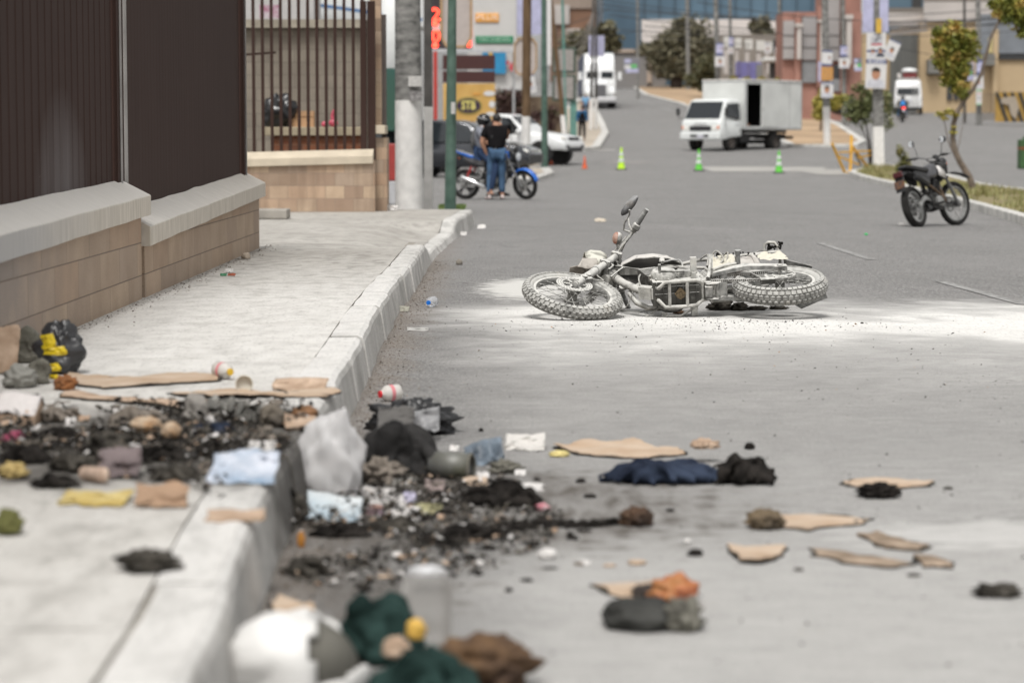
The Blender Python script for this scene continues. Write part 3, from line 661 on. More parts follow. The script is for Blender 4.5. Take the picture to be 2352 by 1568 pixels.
# ================================================================ MOTORCYCLES  (x forward, y left, z up, origin between the wheels)
RAK = R(28); SAX = Vector((-math.sin(RAK), 0, math.cos(RAK))); SPT = Vector((.65, 0, .345))
def wheelset(root, name, c, Ro, rt, Rr, side, T, mt, knobs, mag=False, disc=None, sprocket=None, blocksz=1.0):
    c = Vector(c); ax = Vector((0, 1, 0))
    mb = MB(); mb.X = T
    w = rt * .62
    mb.lathe([(Rr - .012, -w), (Rr + .012, -w), (Rr + .014, -w * .8), (Rr, -w * .55), (Rr - .006, 0), (Rr, w * .55), (Rr + .014, w * .8), (Rr + .012, w), (Rr - .012, w), (Rr - .02, 0), (Rr - .012, -w)], c, ax, 48)
    wh = mb.build(name, mt['rim'], root, smooth=True)
    mb = MB(); mb.X = T; m = 14
    h = Ro - Rr
    prof = []
    for k in range(m + 1):
        a = -math.pi * .86 + 2 * math.pi * .86 * k / m
        prof.append((Rr + h * .42 + math.cos(a) * h * (.50 if knobs else .58), math.sin(a) * rt * .92))
    prof = [(Rr + .006, -w * .9)] + prof + [(Rr + .006, w * .9)]
    mb.lathe(prof, c, ax, 64)
    if knobs:
        N = 50
        for i in range(N):
            for row in range(5):
                o = .5 if row % 2 else 0
                a = 2 * math.pi * (i + o) / N; la = (row - 2) * R(36)
                rr = Rr + h * .42 + math.cos(la) * h * .52; yy = math.sin(la) * rt * .95
                er = Vector((math.cos(a), 0, math.sin(a))); et = Vector((-math.sin(a), 0, math.cos(a)))
                n = (er * math.cos(la) + ax * math.sin(la)).normalized(); s = n.cross(et)
                p = c + er * rr + ax * yy; hw = .0178 * blocksz; ht = .0158
                b0 = [p + et * (x * hw) + s * (y * ht) - n * .006 for x, y in ((-1, -1), (1, -1), (1, 1), (-1, 1))]
                b1 = [p + et * (x * hw * .78) + s * (y * ht * .78) + n * .0075 for x, y in ((-1, -1), (1, -1), (1, 1), (-1, 1))]
                mb.add(b0 + b1, [(0, 1, 2, 3), (7, 6, 5, 4), (0, 4, 5, 1), (1, 5, 6, 2), (2, 6, 7, 3), (3, 7, 4, 0)])
    mb.build('tyre', mt['tyre'], wh, smooth=True)
    mb = MB(); mb.X = T
    mb.cyl(c - ax * .075, c + ax * .075, .034 if not mag else .04, n=20); mb.cyl(c - ax * .05, c - ax * .03, .055, n=24); mb.cyl(c + ax * .03, c + ax * .05, .052, n=24)
    mb.cyl(c - ax * .12, c + ax * .12, .011, n=10); mb.build('hub', mt['metal'], wh, smooth=True)
    mb = MB(); mb.X = T
    if mag:
        for i in range(5):
            a = 2 * math.pi * i / 5 + .3
            for s in (-.16, .16):
                e = Vector((math.cos(a), 0, math.sin(a))); e2 = Vector((math.cos(a + s * .8), 0, math.sin(a + s * .8)))
                mb.bar(c + e * .03, c + e2 * (Rr - .005), .03, .016, up=(0, 1, 0))
    else:
        for i in range(36):
            a = 2 * math.pi * i / 36; sd = 1 if i % 2 else -1; b = a + (R(38) if (i // 2) % 2 else -R(38))
            p = c + Vector((math.cos(b) * .05, sd * .042, math.sin(b) * .05)); q = c + Vector((math.cos(a) * (Rr - .012), sd * .006, math.sin(a) * (Rr - .012)))
            mb.cyl(p, q, .0021, n=5)
            mb.cyl(q, q + (p - q).normalized() * .022, .0042, n=5)
    mb.build('spokes', mt['spoke'], wh, smooth=True)
    if disc:
        y, r = disc; mb = MB(); mb.X = T; o = c + ax * y
        n = 60
        mb.lathe([(r * .66, -.002), (r, -.002), (r, .002), (r * .66, .002), (r * .66, -.002)], o, ax, n)
        for i in range(6):
            a = 2 * math.pi * i / 6; e = Vector((math.cos(a), 0, math.sin(a))); mb.bar(o + e * .03, o + e * (r * .7), .014, .004, up=(0, 1, 0))
        db = mb.build('brake_disc', mt['disc'], wh, smooth=True)
        mb = MB(); mb.X = T
        for i in range(28):
            a = 2 * math.pi * i / 28
            for k, rr in enumerate((r * .76, r * .9)):
                b = a + k * .11; e = Vector((math.cos(b), 0, math.sin(b))); et = Vector((-math.sin(b), 0, math.cos(b)))
                for sg in (1, -1): mb.bar(o + e * rr - et * .006 + ax * (.0024 * sg), o + e * rr + et * .006 + ax * (.0024 * sg), .0035, .0008, up=(0, 1, 0))
        mb.build('disc_slots', mt['dark'], wh)
    if sprocket:
        y, r = sprocket; mb = MB(); mb.X = T; o = c + ax * y
        mb.lathe([(r * .84, -.003), (r, -.003), (r, .003), (r * .84, .003), (r * .84, -.003)], o, ax, 60)
        for i in range(44):
            a = 2 * math.pi * i / 44; e = Vector((math.cos(a), 0, math.sin(a))); mb.bar(o + e * (r - .002), o + e * (r + .006), .006, .005, up=(0, 1, 0))
        for i in range(6):
            a = 2 * math.pi * i / 6; e = Vector((math.cos(a), 0, math.sin(a))); et = Vector((-math.sin(a), 0, math.cos(a)))
            mb.bar(o + e * .045, o + e * (r * .86), .02, .005, up=(0, 1, 0))
        mb.lathe([(.03, -.003), (.055, -.003), (.055, .003), (.03, .003), (.03, -.003)], o, ax, 30)
        mb.build('sprocket', mt['disc'], wh, smooth=True)
    return wh
def ragged(mb, quad, n=14, amp=.02, seed=0, cut=.25):
    # torn, buckled sheet between four corners
    a, b, c, d = [Vector(p) for p in quad]; nn = (b - a).cross(d - a).normalized(); idx = {}
    vs = []; fs = []
    for j in range(n + 1):
        for i in range(n + 1):
            u = i / n; v = j / n; p = a.lerp(b, u).lerp(d.lerp(c, u), v)
            q = noise.noise_vector(p * 14 + Vector((seed * 3.7, 0, 0)))
            vs.append(p + nn * q.x * amp + q * amp * .5)
    for j in range(n):
        for i in range(n):
            u = (i + .5) / n; v = (j + .5) / n; e = min(u, v, 1 - u, 1 - v)
            if noise.noise(Vector((u * 4 + seed, v * 4, seed))) * .5 + .5 - cut + e * 1.2 > .22: fs.append((j * (n + 1) + i, j * (n + 1) + i + 1, (j + 1) * (n + 1) + i + 1, (j + 1) * (n + 1) + i))
    mb.add(vs, fs)
def bike(name, label, cat, m, kind, mt, steer):
    root = thing(name, label, cat, m=m); burnt = kind == 'burnt'; street = kind == 'street'
    T = Matrix.Translation(SPT) @ Matrix.Rotation(steer, 4, SAX) @ Matrix.Translation(-SPT)
    I = Matrix.Identity(4)
    Rf, Rb = (.345, .325) if not street else (.30, .305)
    fa = Vector((.71, 0, Rf)) if not street else Vector((.63, 0, Rf)); ra = Vector((-.71, 0, Rb)) if not street else Vector((-.63, 0, Rb))
    fw = wheelset(root, 'front_wheel', fa, Rf, .043, .268 if not street else .232, 1, T, mt, not street, street, (.085 if not street else -.08, .125), None)
    rw = wheelset(root, 'rear_wheel', ra, Rb, .058, .232, 1, I, mt, not street, street, (-.075, .1), (.072, .105))
    # fork
    A = Vector((.685 if not street else .60, 0, Rf)); at = lambda t, y=0, f=0: A + SAX * t + Vector((f, y, 0))
    mb = MB(); mb.X = T
    for s in (1, -1):
        y = .1 * s
        mb.cyl(at(-.05, y), at(.30, y), .028, .027, 16); mb.cyl(at(.295, y), at(.33, y), .033, n=16); mb.cyl(at(.33, y), at(.46, y), .0235, n=14)
        mb.cyl(at(.46, y), at(.74, y), .024 if burnt else .022, n=14); mb.cyl(at(-.06, y), at(-.045, y), .02, n=12)
        mb.cyl(at(-.02, y - .02 * s, .01), at(-.02, y + .035 * s, .01), .017, n=12)
    fk = mb.build('fork', mt['fork'], root, smooth=True)
    mb = MB(); mb.X = T
    for t in (.47, .68):
        mb.box(at(t), (.075, .26, .03), (0, -RAK, 0))
        for s in (1, -1): mb.cyl(at(t - .018, .1 * s), at(t + .018, .1 * s), .034, n=14)
    mb.build('triple_clamp', mt['metal'], fk, smooth=True, bevel=.003)
    if not street or True:
        mb = MB(); mb.X = T; cy = .085 if not street else -.08
        mb.box(fa + Vector((-.085, cy + .012 * (1 if cy > 0 else -1), .085)), (.06, .045, .085), (0, .5, 0)); mb.cyl(fa + Vector((-.07, cy, .06)), fa + Vector((-.07, cy + .05, .06)), .02, n=12); mb.cyl(fa + Vector((-.1, cy, .1)), fa + Vector((-.1, cy + .05, .1)), .018, n=12)
        mb.build('brake_caliper', mt['metal'], fk, smooth=True, bevel=.004)
    # handlebar
    hb = A + SAX * .74; k = .40 if not burnt else .40
    mb = MB(); mb.X = T
    def hp(s, e): return [hb + Vector((0, .0, .03)), hb + Vector((0, .07 * s, .035)), hb + Vector((-.03, .14 * s, .095)), hb + Vector((-.08, .22 * s, .115)), hb + Vector((-.15, e * s, .105))]
    el, er = .41, (.33 if burnt else .41)
    mb.tube(list(reversed(hp(1, el))) + hp(-1, er)[1:], .0115, 10)
    mb.tube([hb + Vector((-.02, .125, .085)), hb + Vector((-.02, -.125, .085))], .007, 8); mb.box(hb + Vector((0, 0, .02)), (.05, .12, .04))
    bar = mb.build('handlebar', mt['metal'], root, smooth=True)
    for s, e in ((1, el), (-1, er)):
        q = hp(s, e)[-1]; q0 = hp(s, e)[-2]; d = (q - q0).normalized()
        mb = MB(); mb.X = T; n_ = 11
        mb.tube([q - d * .115 + d * (.125 * i / n_) for i in range(n_ + 1)], [.0165 + .0015 * (i % 2) for i in range(n_ + 1)], 14); mb.build('grip', mt['grip'], bar, smooth=True)
        mb = MB(); mb.X = T; h = q - d * .14; mb.box(h, (.052, .045, .05), (0, 0, .35 * s)); mb.cyl(h - d * .045, h - d * .015, .02, n=14); mb.build('switch_housing', mt['metal'], bar, smooth=True, bevel=.008)
        mb = MB(); mb.X = T; l0 = h - d * .05 + Vector((.02, 0, .0)); mb.tube([l0, l0 + Vector((.045, .01 * s, .0)), l0 + Vector((.05, .06 * s, 0)), l0 + Vector((.025, .13 * s, 0)), l0 + Vector((.03, .165 * s, 0))], [.009, .008, .007, .006, .007], 8); mb.build('lever', mt['metal'], bar, smooth=True)
        if burnt and s < 0: continue
        mb = MB(); mb.X = T; b0 = h - d * .05
        if street or kind == 'enduro': top = b0 + Vector((.0, .05 * s, .19)); cc = top + Vector((-.01, .03 * s, .04))
        else: top = b0 + Vector((.035, .075 * s, .09)); cc = top + Vector((.0, .075 * s, .045))
        mb.tube([b0, b0.lerp(top, .5) + Vector((.01, 0, 0)), top], .006, 8); mi = mb.build('mirror', mt['metal'], root if False else bar, smooth=True)
        mb = MB(); mb.X = T
        if burnt:
            dr = (Vector((-.50, .82, .1))).normalized(); rot = dr.to_track_quat('Z', 'X').to_matrix()
            mb.ell(cc, (.046, .03, .088), 20, 14, rot, .07, 4)
        else:
            mb.ell(cc, (.022, .062, .05), 20, 12, Matrix.Rotation(.25 * -s, 3, 'Z'))
        mg = mb.build('mirror_shell', mt['mirror'], bar, smooth=2)
        if not burnt:
            mb = MB(); mb.X = T; mb.cyl(cc + Vector((-.0235, 0, 0)), cc + Vector((-.0245, 0, 0)), .045, n=20); mb.build('mirror_glass', mt['glass'], bar, smooth=True)
    # indicators
    for s in ((1,) if burnt else (1, -1)):
        mb = MB(); mb.X = T; b = hb + Vector((.0, .12 * s, .0)); e = b + Vector((.03, .055 * s, .03 if burnt else -.03)); mb.cyl(b, e, .010, n=8)
        mb.ell(e + Vector((-.006, .03 * s, 0)), (.028, .046, .036) if burnt else (.02, .03, .02), 14, 10); sg = mb.build('indicator', mt['metal'], root, smooth=True)
        mb = MB(); mb.X = T; mb.ell(e + Vector((.008, .03 * s, 0)), (.027, .045, .035) if burnt else (.017, .028, .018), 14, 10); mb.build('indicator_lens', mt['lens'], sg, smooth=2)
    # head tube and frame
    mb = MB(); mb.cyl(SPT + SAX * .42, SPT + SAX * .70, .034, n=16)
    fb = lambda s: 1
    mb.tube([(.40, 0, .84), (.33, 0, .60), (.25, 0, .42), (.19, 0, .35)], [.03, .027, .027, .027], 12)
    mb.tube([(.36, 0, .90), (.15, 0, .86), (-.05, 0, .80), (-.20, 0, .66), (-.25, 0, .40)], .024, 12)
    for s in (1, -1):
        mb.tube([(-.05, .05 * s, .79), (-.2, .088 * s, .76), (-.5, .09 * s, .80), (-.80 if not street else -.7, .09 * s, .85)], .0125, 10)
        mb.tube([(-.25, .07 * s, .42), (-.33, .09 * s, .55), (-.5, .09 * s, .70), (-.64, .09 * s, .81)], .011, 10)
        mb.tube([(.10, .05 * s, .75), (-.02, .09 * s, .62), (-.22, .1 * s, .52), (-.25, .1 * s, .38)], .011, 10)
        mb.tube([(.155, .03 * s, .325), (.125, .045 * s, .275), (.085, .088 * s, .262), (-.05, .09 * s, .262), (-.13, .088 * s, .27), (-.17, .062 * s, .30), (-.22, .075 * s, .36)], .0135, 10)
    for x in (.055, -.066): mb.cyl((x, .088, .262), (x, -.088, .262), .0115, n=10)
    mb.cyl((-.175, .075, .30), (-.175, -.075, .30), .010, n=10)
    mb.box((.205, 0, .345), (.09, .085, .06), (0, -.5, 0)); mb.box((.15, 0, .315), (.05, .07, .05))
    mb.cyl((-.26, .11, .42), (-.26, -.11, .42), .02, n=12)
    mb.bar((.37, .015, .86), (.20, .03, .78), .05, .004); 
    frm = mb.build('frame', mt['frame'], root, smooth=True)
    # engine
    mb = MB()
    mb.box((.0, 0, .385), (.33, .17, .20)); mb.box((-.06, 0, .47), (.24, .15, .10)); mb.box((-.15, 0, .36), (.12, .13, .12))
    for i in range(7): mb.box((.14 - i * .045, 0, .284), (.006, .16, .012))
    mb.box((0, 0, .283), (.3, .005, .012)); mb.box((0, .05, .283), (.3, .005, .012))
    en = mb.build('engine', mt['engine'], root, smooth=True, bevel=.012)
    mb = MB(); mb.lathe([(0, .05), (.03, .05), (.035, .046), (.075, .038), (.088, .02), (.092, -.02), (.10, -.02), (.10, -.035)], (.075, .098, .405), (0, 1, 0), 30); mb.lathe([(0, .034), (.05, .032), (.06, .015), (.06, -.03)], (-.07, .095, .42), (0, 1, 0), 24)
    for a in range(7): mb.cyl((.075 + math.cos(a * .9) * .098, .06, .405 + math.sin(a * .9) * .098), (.075 + math.cos(a * .9) * .098, .098, .405 + math.sin(a * .9) * .098), .008, n=8)
    mb.build('left_engine_cover', mt['cover'], en, smooth=True)
    mb = MB(); mb.lathe([(0, .05), (.07, .045), (.098, .02), (.10, -.02), (.11, -.03)], (.03, -.10, .385), (0, -1, 0), 30); mb.build('right_engine_cover', mt['cover'], en, smooth=True)
    mb = MB(); ca, cbv = Vector((.10, 0, .48)), Vector((.155, 0, .74)); d = (cbv - ca).normalized()
    mb.cyl(ca, cbv, .052, n=20); rt_ = Matrix.Rotation(math.atan2(d.x, d.z), 3, 'Y')
    for i in range(12): mb.box(ca + d * (.03 + .0165 * i), (.155, .15, .0055), rt_)
    mb.box(ca + d * .25, (.13, .12, .05), rt_); mb.build('cylinder_fins', mt['fins'], en, bevel=.0015)
    if burnt:
        fl = MB()
        pl = [(-.02 + r * math.cos(a), .0 + r * math.sin(a), .276) for a, r in ((0, .04), (.9, .034), (1.57, .046), (2.2, .034), (3.14, .04), (4.0, .036), (4.7, .04), (5.4, .036))]
        fl.prism(pl, (0, 0, -.014)); fl.cyl((-.02, 0, .27), (-.02, 0, .25), .012, n=8)
        for a in (.1, 1.57, 3.04): fl.cyl((-.02 + .036 * math.cos(a), .036 * math.sin(a), .265), (-.02 + .036 * math.cos(a), .036 * math.sin(a), .256), .006, n=8)
        fl.build('drain_flange', mt['bronze'], en, smooth=True, bevel=.002)
    # exhaust
    mb = MB()
    if street:
        mb.tube([(.2, -.03, .62), (.26, -.05, .5), (.22, -.08, .3), (.05, -.12, .22), (-.15, -.14, .25)], .019, 12); ex = mb.build('exhaust_pipe', mt['metal'], root, smooth=True)
        mb = MB(); mb.tube([(-.12, -.15, .24), (-.16, -.155, .25), (-.62, -.175, .44), (-.66, -.177, .455)], [.02, .045, .05, .03], 16); mb.build('muffler', mt['chrome'], ex, smooth=True)
    else:
        mb.tube([(.20, -.03, .66), (.27, -.04, .60), (.30, -.05, .50), (.265, -.085, .40), (.19, -.12, .37), (.10, -.14, .42), (-.1, -.13, .55), (-.3, -.13, .64)], .019, 12); ex = mb.build('exhaust_pipe', mt['pipe'], root, smooth=True)
        mb = MB(); mb.tube([(-.28, -.13, .63), (-.33, -.135, .65), (-.66, -.14, .76), (-.70, -.14, .77)], [.022, .052, .055, .03], 16); mb.build('muffler', mt['pipe2'], ex, smooth=True)
    # swingarm
    mb = MB()
    for s in (1, -1):
        y0, y1 = (.085, .115) if not street else (.085, .105)
        p = [Vector((-.25, y0 * s, .41)), Vector((-.36, (y0 + .01) * s, .44)), Vector((-.50, y1 * s, .44)), Vector((ra.x + .02, (y1 + .008) * s, ra.z + .03)), Vector((ra.x - .05, (y1 + .008) * s, ra.z + .01))]
        rings = []
        for i, q in enumerate(p):
            hh = (.03, .034, .034, .028, .026)[i]; ww = .015
            rings.append([q + Vector((0, -ww, -hh)), q + Vector((0, ww, -hh)), q + Vector((0, ww, hh)), q + Vector((0, -ww, hh))])
        mb.loft(rings)
        mb.cyl(ra + Vector((0, (y1 + .022) * s, .0)), ra + Vector((0, (y1 + .034) * s, .0)), .02, n=12); mb.box(ra + Vector((.0, (y1 + .023) * s, .0)), (.075, .004, .04))
    mb.box((-.335, 0, .43), (.05, .2, .05)); sw = mb.build('swingarm', mt['swing'], root, smooth=True, bevel=.004)
    mb = MB()
    for s in (1, -1): mb.prism([(-.19, .05 * s, .33), (-.27, .05 * s, .36), (-.33, .05 * s, .33), (-.28, .05 * s, .27), (-.2, .05 * s, .27)], (0, .008 * s, 0)); mb.cyl((-.215, .03 * s, .30), (-.215, .065 * s, .30), .022, n=12)
    mb.box((-.215, 0, .285), (.05, .075, .04)); mb.cyl((-.28, .06, .29), (-.28, -.06, .29), .016, n=12)
    mb.build('shock_linkage', mt['metal'], root, smooth=True, bevel=.004)
    mb = MB()
    if street:
        for s in (1, -1):
            mb.tube([(-.45, .13 * s, .66), (-.56, .13 * s, .40)], .012, 8)
            for i in range(9):
                q = Vector((-.47, .13 * s, .62)).lerp(Vector((-.55, .13 * s, .43)), i / 8); mb.torus(q, Vector((-.4, 0, -1)), .024, .006, 16, 6)
        mb.build('shock_absorber', mt['spring'], root, smooth=True)
    else:
        for i in range(9):
            q = Vector((-.25, 0, .68)).lerp(Vector((-.24, 0, .42)), i / 8); mb.torus(q, (0, 0, 1), .033, .008, 18, 6)
        mb.cyl((-.25, 0, .70), (-.24, 0, .34), .016, n=10); mb.build('shock_absorber', mt['spring'], root, smooth=True)
    # chain
    mb = MB(); f0 = Vector((-.20, .06, .37)); r0, r1 = .036, .103; c0 = f0; c1 = ra + Vector((0, .072, 0))
    path = []
    for i in range(6): a = R(90) - R(180) * i / 5; path.append(c0 + Vector((math.cos(a) * r0, 0, math.sin(a) * r0)))
    for i in range(18): path.append((c0 + Vector((0, 0, -r0))).lerp(c1 + Vector((.03, 0, -r1)), (i + 1) / 18))
    for i in range(12): a = R(-90) - R(180) * (i + .5) / 12; path.append(c1 + Vector((math.cos(a) * r1, 0, math.sin(a) * r1)))
    for i in range(18): path.append((c1 + Vector((.03, 0, r1))).lerp(c0 + Vector((0, 0, r0)), (i + .5) / 18))
    path.append(path[0]); pp = []
    for a, b in zip(path, path[1:]):
        n_ = max(1, round((b - a).length / .0158)); pp += [a.lerp(b, i / n_) for i in range(n_)]
    pp.append(path[0])
    for i, (a, b) in enumerate(zip(pp, pp[1:])):
        w = .017 if i % 2 else .011; d_ = (b - a).normalized() * .003
        for s in (-.5, .5): mb.bar(a - d_ + Vector((0, w * s, 0)), b + d_ + Vector((0, w * s, 0)), .002, .0125, up=(0, 0, 1) if abs(d_.normalized().z) < .9 else (1, 0, 0))
        mb.cyl(a + Vector((0, -.008, 0)), a + Vector((0, .008, 0)), .005, n=6)
    mb.build('chain', mt['chain'], root)
    mb = MB(); mb.box(ra + Vector((.10, .066, -.095)), (.1, .035, .055)); mb.bar(ra + Vector((.13, .066, -.08)), ra + Vector((.2, .08, .04)), .03, .006); mb.build('chain_guide', mt['engine'], root, bevel=.003)
    # footpegs, stand, levers
    for s in (1, -1):
        L = .10 if (s > 0 or not burnt) else .045
        mb = MB(); y0 = .12 * s; mb.cyl((-.12, .09 * s, .33), (-.12, .13 * s, .33), .018, n=12); mb.box((-.12, .135 * s + L * .5 * s, .33), (.042, L, .022))
        for i in range(5): mb.box((-.12, .14 * s + L * (i + .5) / 5 * s, .345), (.046, .005, .012))
        mb.cyl((-.145, .13 * s, .33), (-.095, .13 * s, .33), .012, n=10)
        mb.build('footpeg', mt['peg'], root, smooth=True, bevel=.002)
        if street or burnt or True:
            L2 = .09 if (s > 0 or not burnt) else .02
            mb = MB(); mb.tube([(-.26, .11 * s, .42), (-.34, .125 * s, .455), (-.45, .125 * s, .50)], .010, 8); pb = mb.build('passenger_peg_bracket', mt['frame'], root, smooth=True)
            mb = MB(); n_ = 12; mb.tube([(-.45, (.12 + L2 * i / n_) * s, .50) for i in range(n_ + 1)], [.0165 + .0022 * (i % 2) for i in range(n_ + 1)], 12); mb.cyl((-.45, (.12 + L2) * s, .50), (-.45, (.127 + L2) * s, .50), .022, n=14); mb.build('passenger_peg', mt['grip'], pb, smooth=True)
    mb = MB()
    if burnt:
        mb.cyl((-.215, .085, .31), (-.235, .12, .37), .014, n=10); mb.tube([(-.225, .10, .34), (-.24, .15, .385), (-.25, .19, .42)], .010, 8); mb.bar((-.245, .13, .39), (-.255, .215, .445), .034, .006, up=(0, 1, 1))
    else:
        mb.tube([(-.15, .09, .30), (-.14, .20, .12), (-.14, .26, .012)], .010, 8); mb.box((-.14, .27, .01), (.05, .05, .01))
    mb.build('side_stand', mt['metal'], root, smooth=True)
    mb = MB(); mb.tube([(-.06, .13, .36), (.06, .145, .34), (.11, .15, .34)], .007, 8); mb.tube([(.11, .145, .34), (.11, .195, .34)], [.010, .011], 8); mb.build('gear_lever', mt['metal'], root, smooth=True)
    mb = MB(); mb.tube([(-.12, -.12, .32), (-.02, -.16, .28), (.08, -.155, .28)], .008, 8); mb.box((.09, -.15, .28), (.04, .04, .008)); mb.build('brake_pedal', mt['metal'], root, smooth=True)
    mb = MB(); mb.lathe([(0, .018), (.012, .018), (.034, .008), (.036, 0), (.03, -.012), (0, -.014)], (.33, -.02, .60), (.25, .8, -.3), 20); mb.build('horn', mt['cover'], root, smooth=True)
    # tank
    st = [(.345, .035, .80, .90), (.31, .075, .80, .96), (.22, .118, .765, 1.005), (.10, .13, .74, .985), (-.0, .118, .735, .935), (-.09, .075, .75, .875), (-.125, .045, .78, .84)]
    if street: st = [(x * 1.0 - .03, w * 1.15, a, b + .02) for x, w, a, b in st]
    rings = []
    for x, w, z0, z1 in st:
        r_ = []
        zc = (z0 + z1) / 2; hh = (z1 - z0) / 2
        for i in range(20):
            a = 2 * math.pi * i / 20; cx_, sx_ = math.cos(a), math.sin(a)
            e = .62 if not burnt else .42
            yy = math.copysign(abs(cx_) ** e, cx_) * w * (1 - (.6 if burnt else .22) * max(0, sx_)); zz = zc + math.copysign(abs(sx_) ** e, sx_) * hh
            if burnt and sx_ < -.3: zz += .05 * (1 - abs(cx_)) 
            r_.append(Vector((x, yy, zz)))
        rings.append(r_)
    mb = MB(); mb.loft(rings); tk = mb.build('fuel_tank', mt['tank'], root, smooth=True if burnt else 2, sub=0 if burnt else 1)
    if burnt:
        mb = MB(); e_ = []
        for x, w, z0, z1 in st: e_.append((x, w * .98, (z0 + z1) / 2 - (z1 - z0) * .36))
        mb.tube(e_, .0045, 8); mb.build('tank_seam', mt['frame'], tk, smooth=True)
        mb = MB(); mb.cyl((.045, .085, .765), (.045, .115, .745), .018, n=14); mb.cyl((.045, .10, .755), (.045, .10, .72), .012, n=12); mb.cyl((.065, .10, .75), (.025, .10, .75), .009, n=10); tp = mb.build('fuel_tap', mt['metal'], tk, smooth=True)
        mb = MB(); mb.tube([(.03, .10, .73), (-.02, .115, .71), (-.07, .115, .70), (-.085, .10, .66), (-.08, .08, .60)], .007, 8); mb.build('fuel_hose', mt['grip'], tp, smooth=True)
        mb = MB(); rr = random.Random(5)
        ca_ = [[(.36, .06, .84), (.3, .065, .78), (.15, .05, .70), (.05, .04, .66), (-.1, .05, .62)],
               [(.42, .09, .95), (.46, .12, .8), (.50, .10, .65), (.52, .085, .56), (.49, .08, .42), (.60, .11, .40)],
               [(.30, .10, 1.05), (.27, .18, 1.02), (.36, .10, .92), (.38, .03, .86)], [(.30, .13, 1.08), (.34, .08, .98), (.36, .05, .9), (.3, .05, .8)],
               [(.26, .21, 1.05), (.33, .15, 1.0), (.38, .09, .97), (.39, .05, .9)],
               [(.20, .02, .62), (.22, .07, .55), (.24, .05, .45), (.20, -.03, .34), (.16, -.02, .31)],
               [(.28, .0, .45), (.34, -.12, .42), (.44, -.16, .48), (.50, -.17, .55)], [(.12, -.12, .36), (.22, -.17, .33), (.36, -.2, .32), (.46, -.17, .40)],
               [(-.28, .10, .70), (-.33, .16, .72), (-.37, .12, .64), (-.30, .08, .58)], [(-.36, .10, .72), (-.41, .15, .70), (-.38, .08, .62)], [(-.22, .1, .74), (-.27, .14, .7), (-.25, .09, .6)],
               [(.10, .13, .50), (.02, .15, .46), (-.08, .13, .42), (-.11, .12, .38)], [(-.60, .09, .82), (-.66, .11, .84), (-.72, .10, .86)]]
        for c_ in ca_:
            P_ = [Vector(p) for p in c_]; out = []
            for i in range(len(P_) - 1):
                for t in range(6):
                    t /= 6; p0, p1, p2, p3 = P_[max(i - 1, 0)], P_[i], P_[i + 1], P_[min(i + 2, len(P_) - 1)]
                    out.append(.5 * ((2 * p1) + (p2 - p0) * t + (2 * p0 - 5 * p1 + 4 * p2 - p3) * t * t + (3 * p1 - p0 - 3 * p2 + p3) * t ** 3))
            out.append(P_[-1]); mb = MB(); mb.tube(out, rr.uniform(.0035, .006), 6); mb.build('cable', mt['cable'], root, smooth=True)
        mb = MB(); ragged(mb, [(-.26, .09, .50), (-.27, .115, .76), (-.45, .115, .78), (-.46, .09, .55)], 18, .02, 2, .2)
        ragged(mb, [(-.62, .085, .70), (-.63, .105, .80), (-.80, .10, .84), (-.83, .07, .70)], 16, .016, 5, .3); ragged(mb, [(-.25, -.05, .78), (-.25, .08, .79), (-.58, .08, .82), (-.6, -.05, .80)], 18, .018, 8, .3)
        mb.build('melted_side_panel', mt['melt'], root, smooth=2)
        mb = MB(); mb.tube([(-.46, .02, .68), (-.47, .02, .68), (-.60, .02, .72), (-.615, .02, .725)], [.04, .088, .09, .07], 22); mb.torus((-.57, .02, .71), (-1, 0, .3), .092, .006, 26, 6); mb.build('airbox_drum', mt['drum'], root, smooth=True)
        mb = MB(); mb.tube([(-.79, .09, .855), (-.79, .12, .87), (-.765, .15, .88), (-.72, .155, .88), (-.695, .14, .875), (-.69, .10, .86)], .0105, 10); mb.cyl((-.80, .09, .85), (-.80, -.09, .85), .0115, n=10); mb.build('grab_loop', mt['frame'], root, smooth=True)
        mb = MB()
        for i in range(26):
            q = Vector((rr.uniform(-.82, -.72), .12 + rr.uniform(-.01, .03), .87 + rr.uniform(-.02, .02))); mb.ell(q, rr.uniform(.006, .013), 6, 4, None, .5, i)
        mb.build('charred_foam', mt['char'], root)
        mb = MB()
        for i in range(30):
            q = Vector((rr.uniform(-.62, -.3), .10 + rr.uniform(-.01, .015), .80 + rr.uniform(-.02, .02))); mb.ell(q, rr.uniform(.005, .011), 6, 4, None, .5, i)
        mb.build('charred_foam', mt['char'], root)
        mb = MB(); ragged(mb, [(-.81, .06, .77), (-.83, -.08, .77), (-1.0, -.05, .66), (-.99, .035, .64)], 14, .01, 3, .0); mb.build('rear_fender', mt['plast'], root, smooth=2, solid=.004)
        mb = MB(); mb.prism([(-.82, -.14, .6), (-.84, -.22, .6), (-.905, -.262, .6), (-1.03, -.215, .6), (-1.088, -.195, .6), (-1.07, -.14, .6)], (0, .004, .012)); mb.build('mudguard_flap', mt['plast'], root)
        mb = MB(); mb.X = T
        # headlight cowl: open tapered shell
        o_ = []
        for (x, w, zc, h) in ((.585, .085, .93, .10), (.54, .10, .945, .115), (.47, .10, .955, .11), (.43, .085, .96, .095)):
            o_.append([Vector((x, w * math.copysign(abs(math.cos(a)) ** .5, math.cos(a)), zc + h * math.copysign(abs(math.sin(a)) ** .5, math.sin(a)))) for a in [2 * math.pi * (i + .5) / 20 for i in range(20)]])
        mb.loft(o_, cap=False); mb.build('headlight_cowl', mt['cowl'], root, smooth=2, solid=.005)
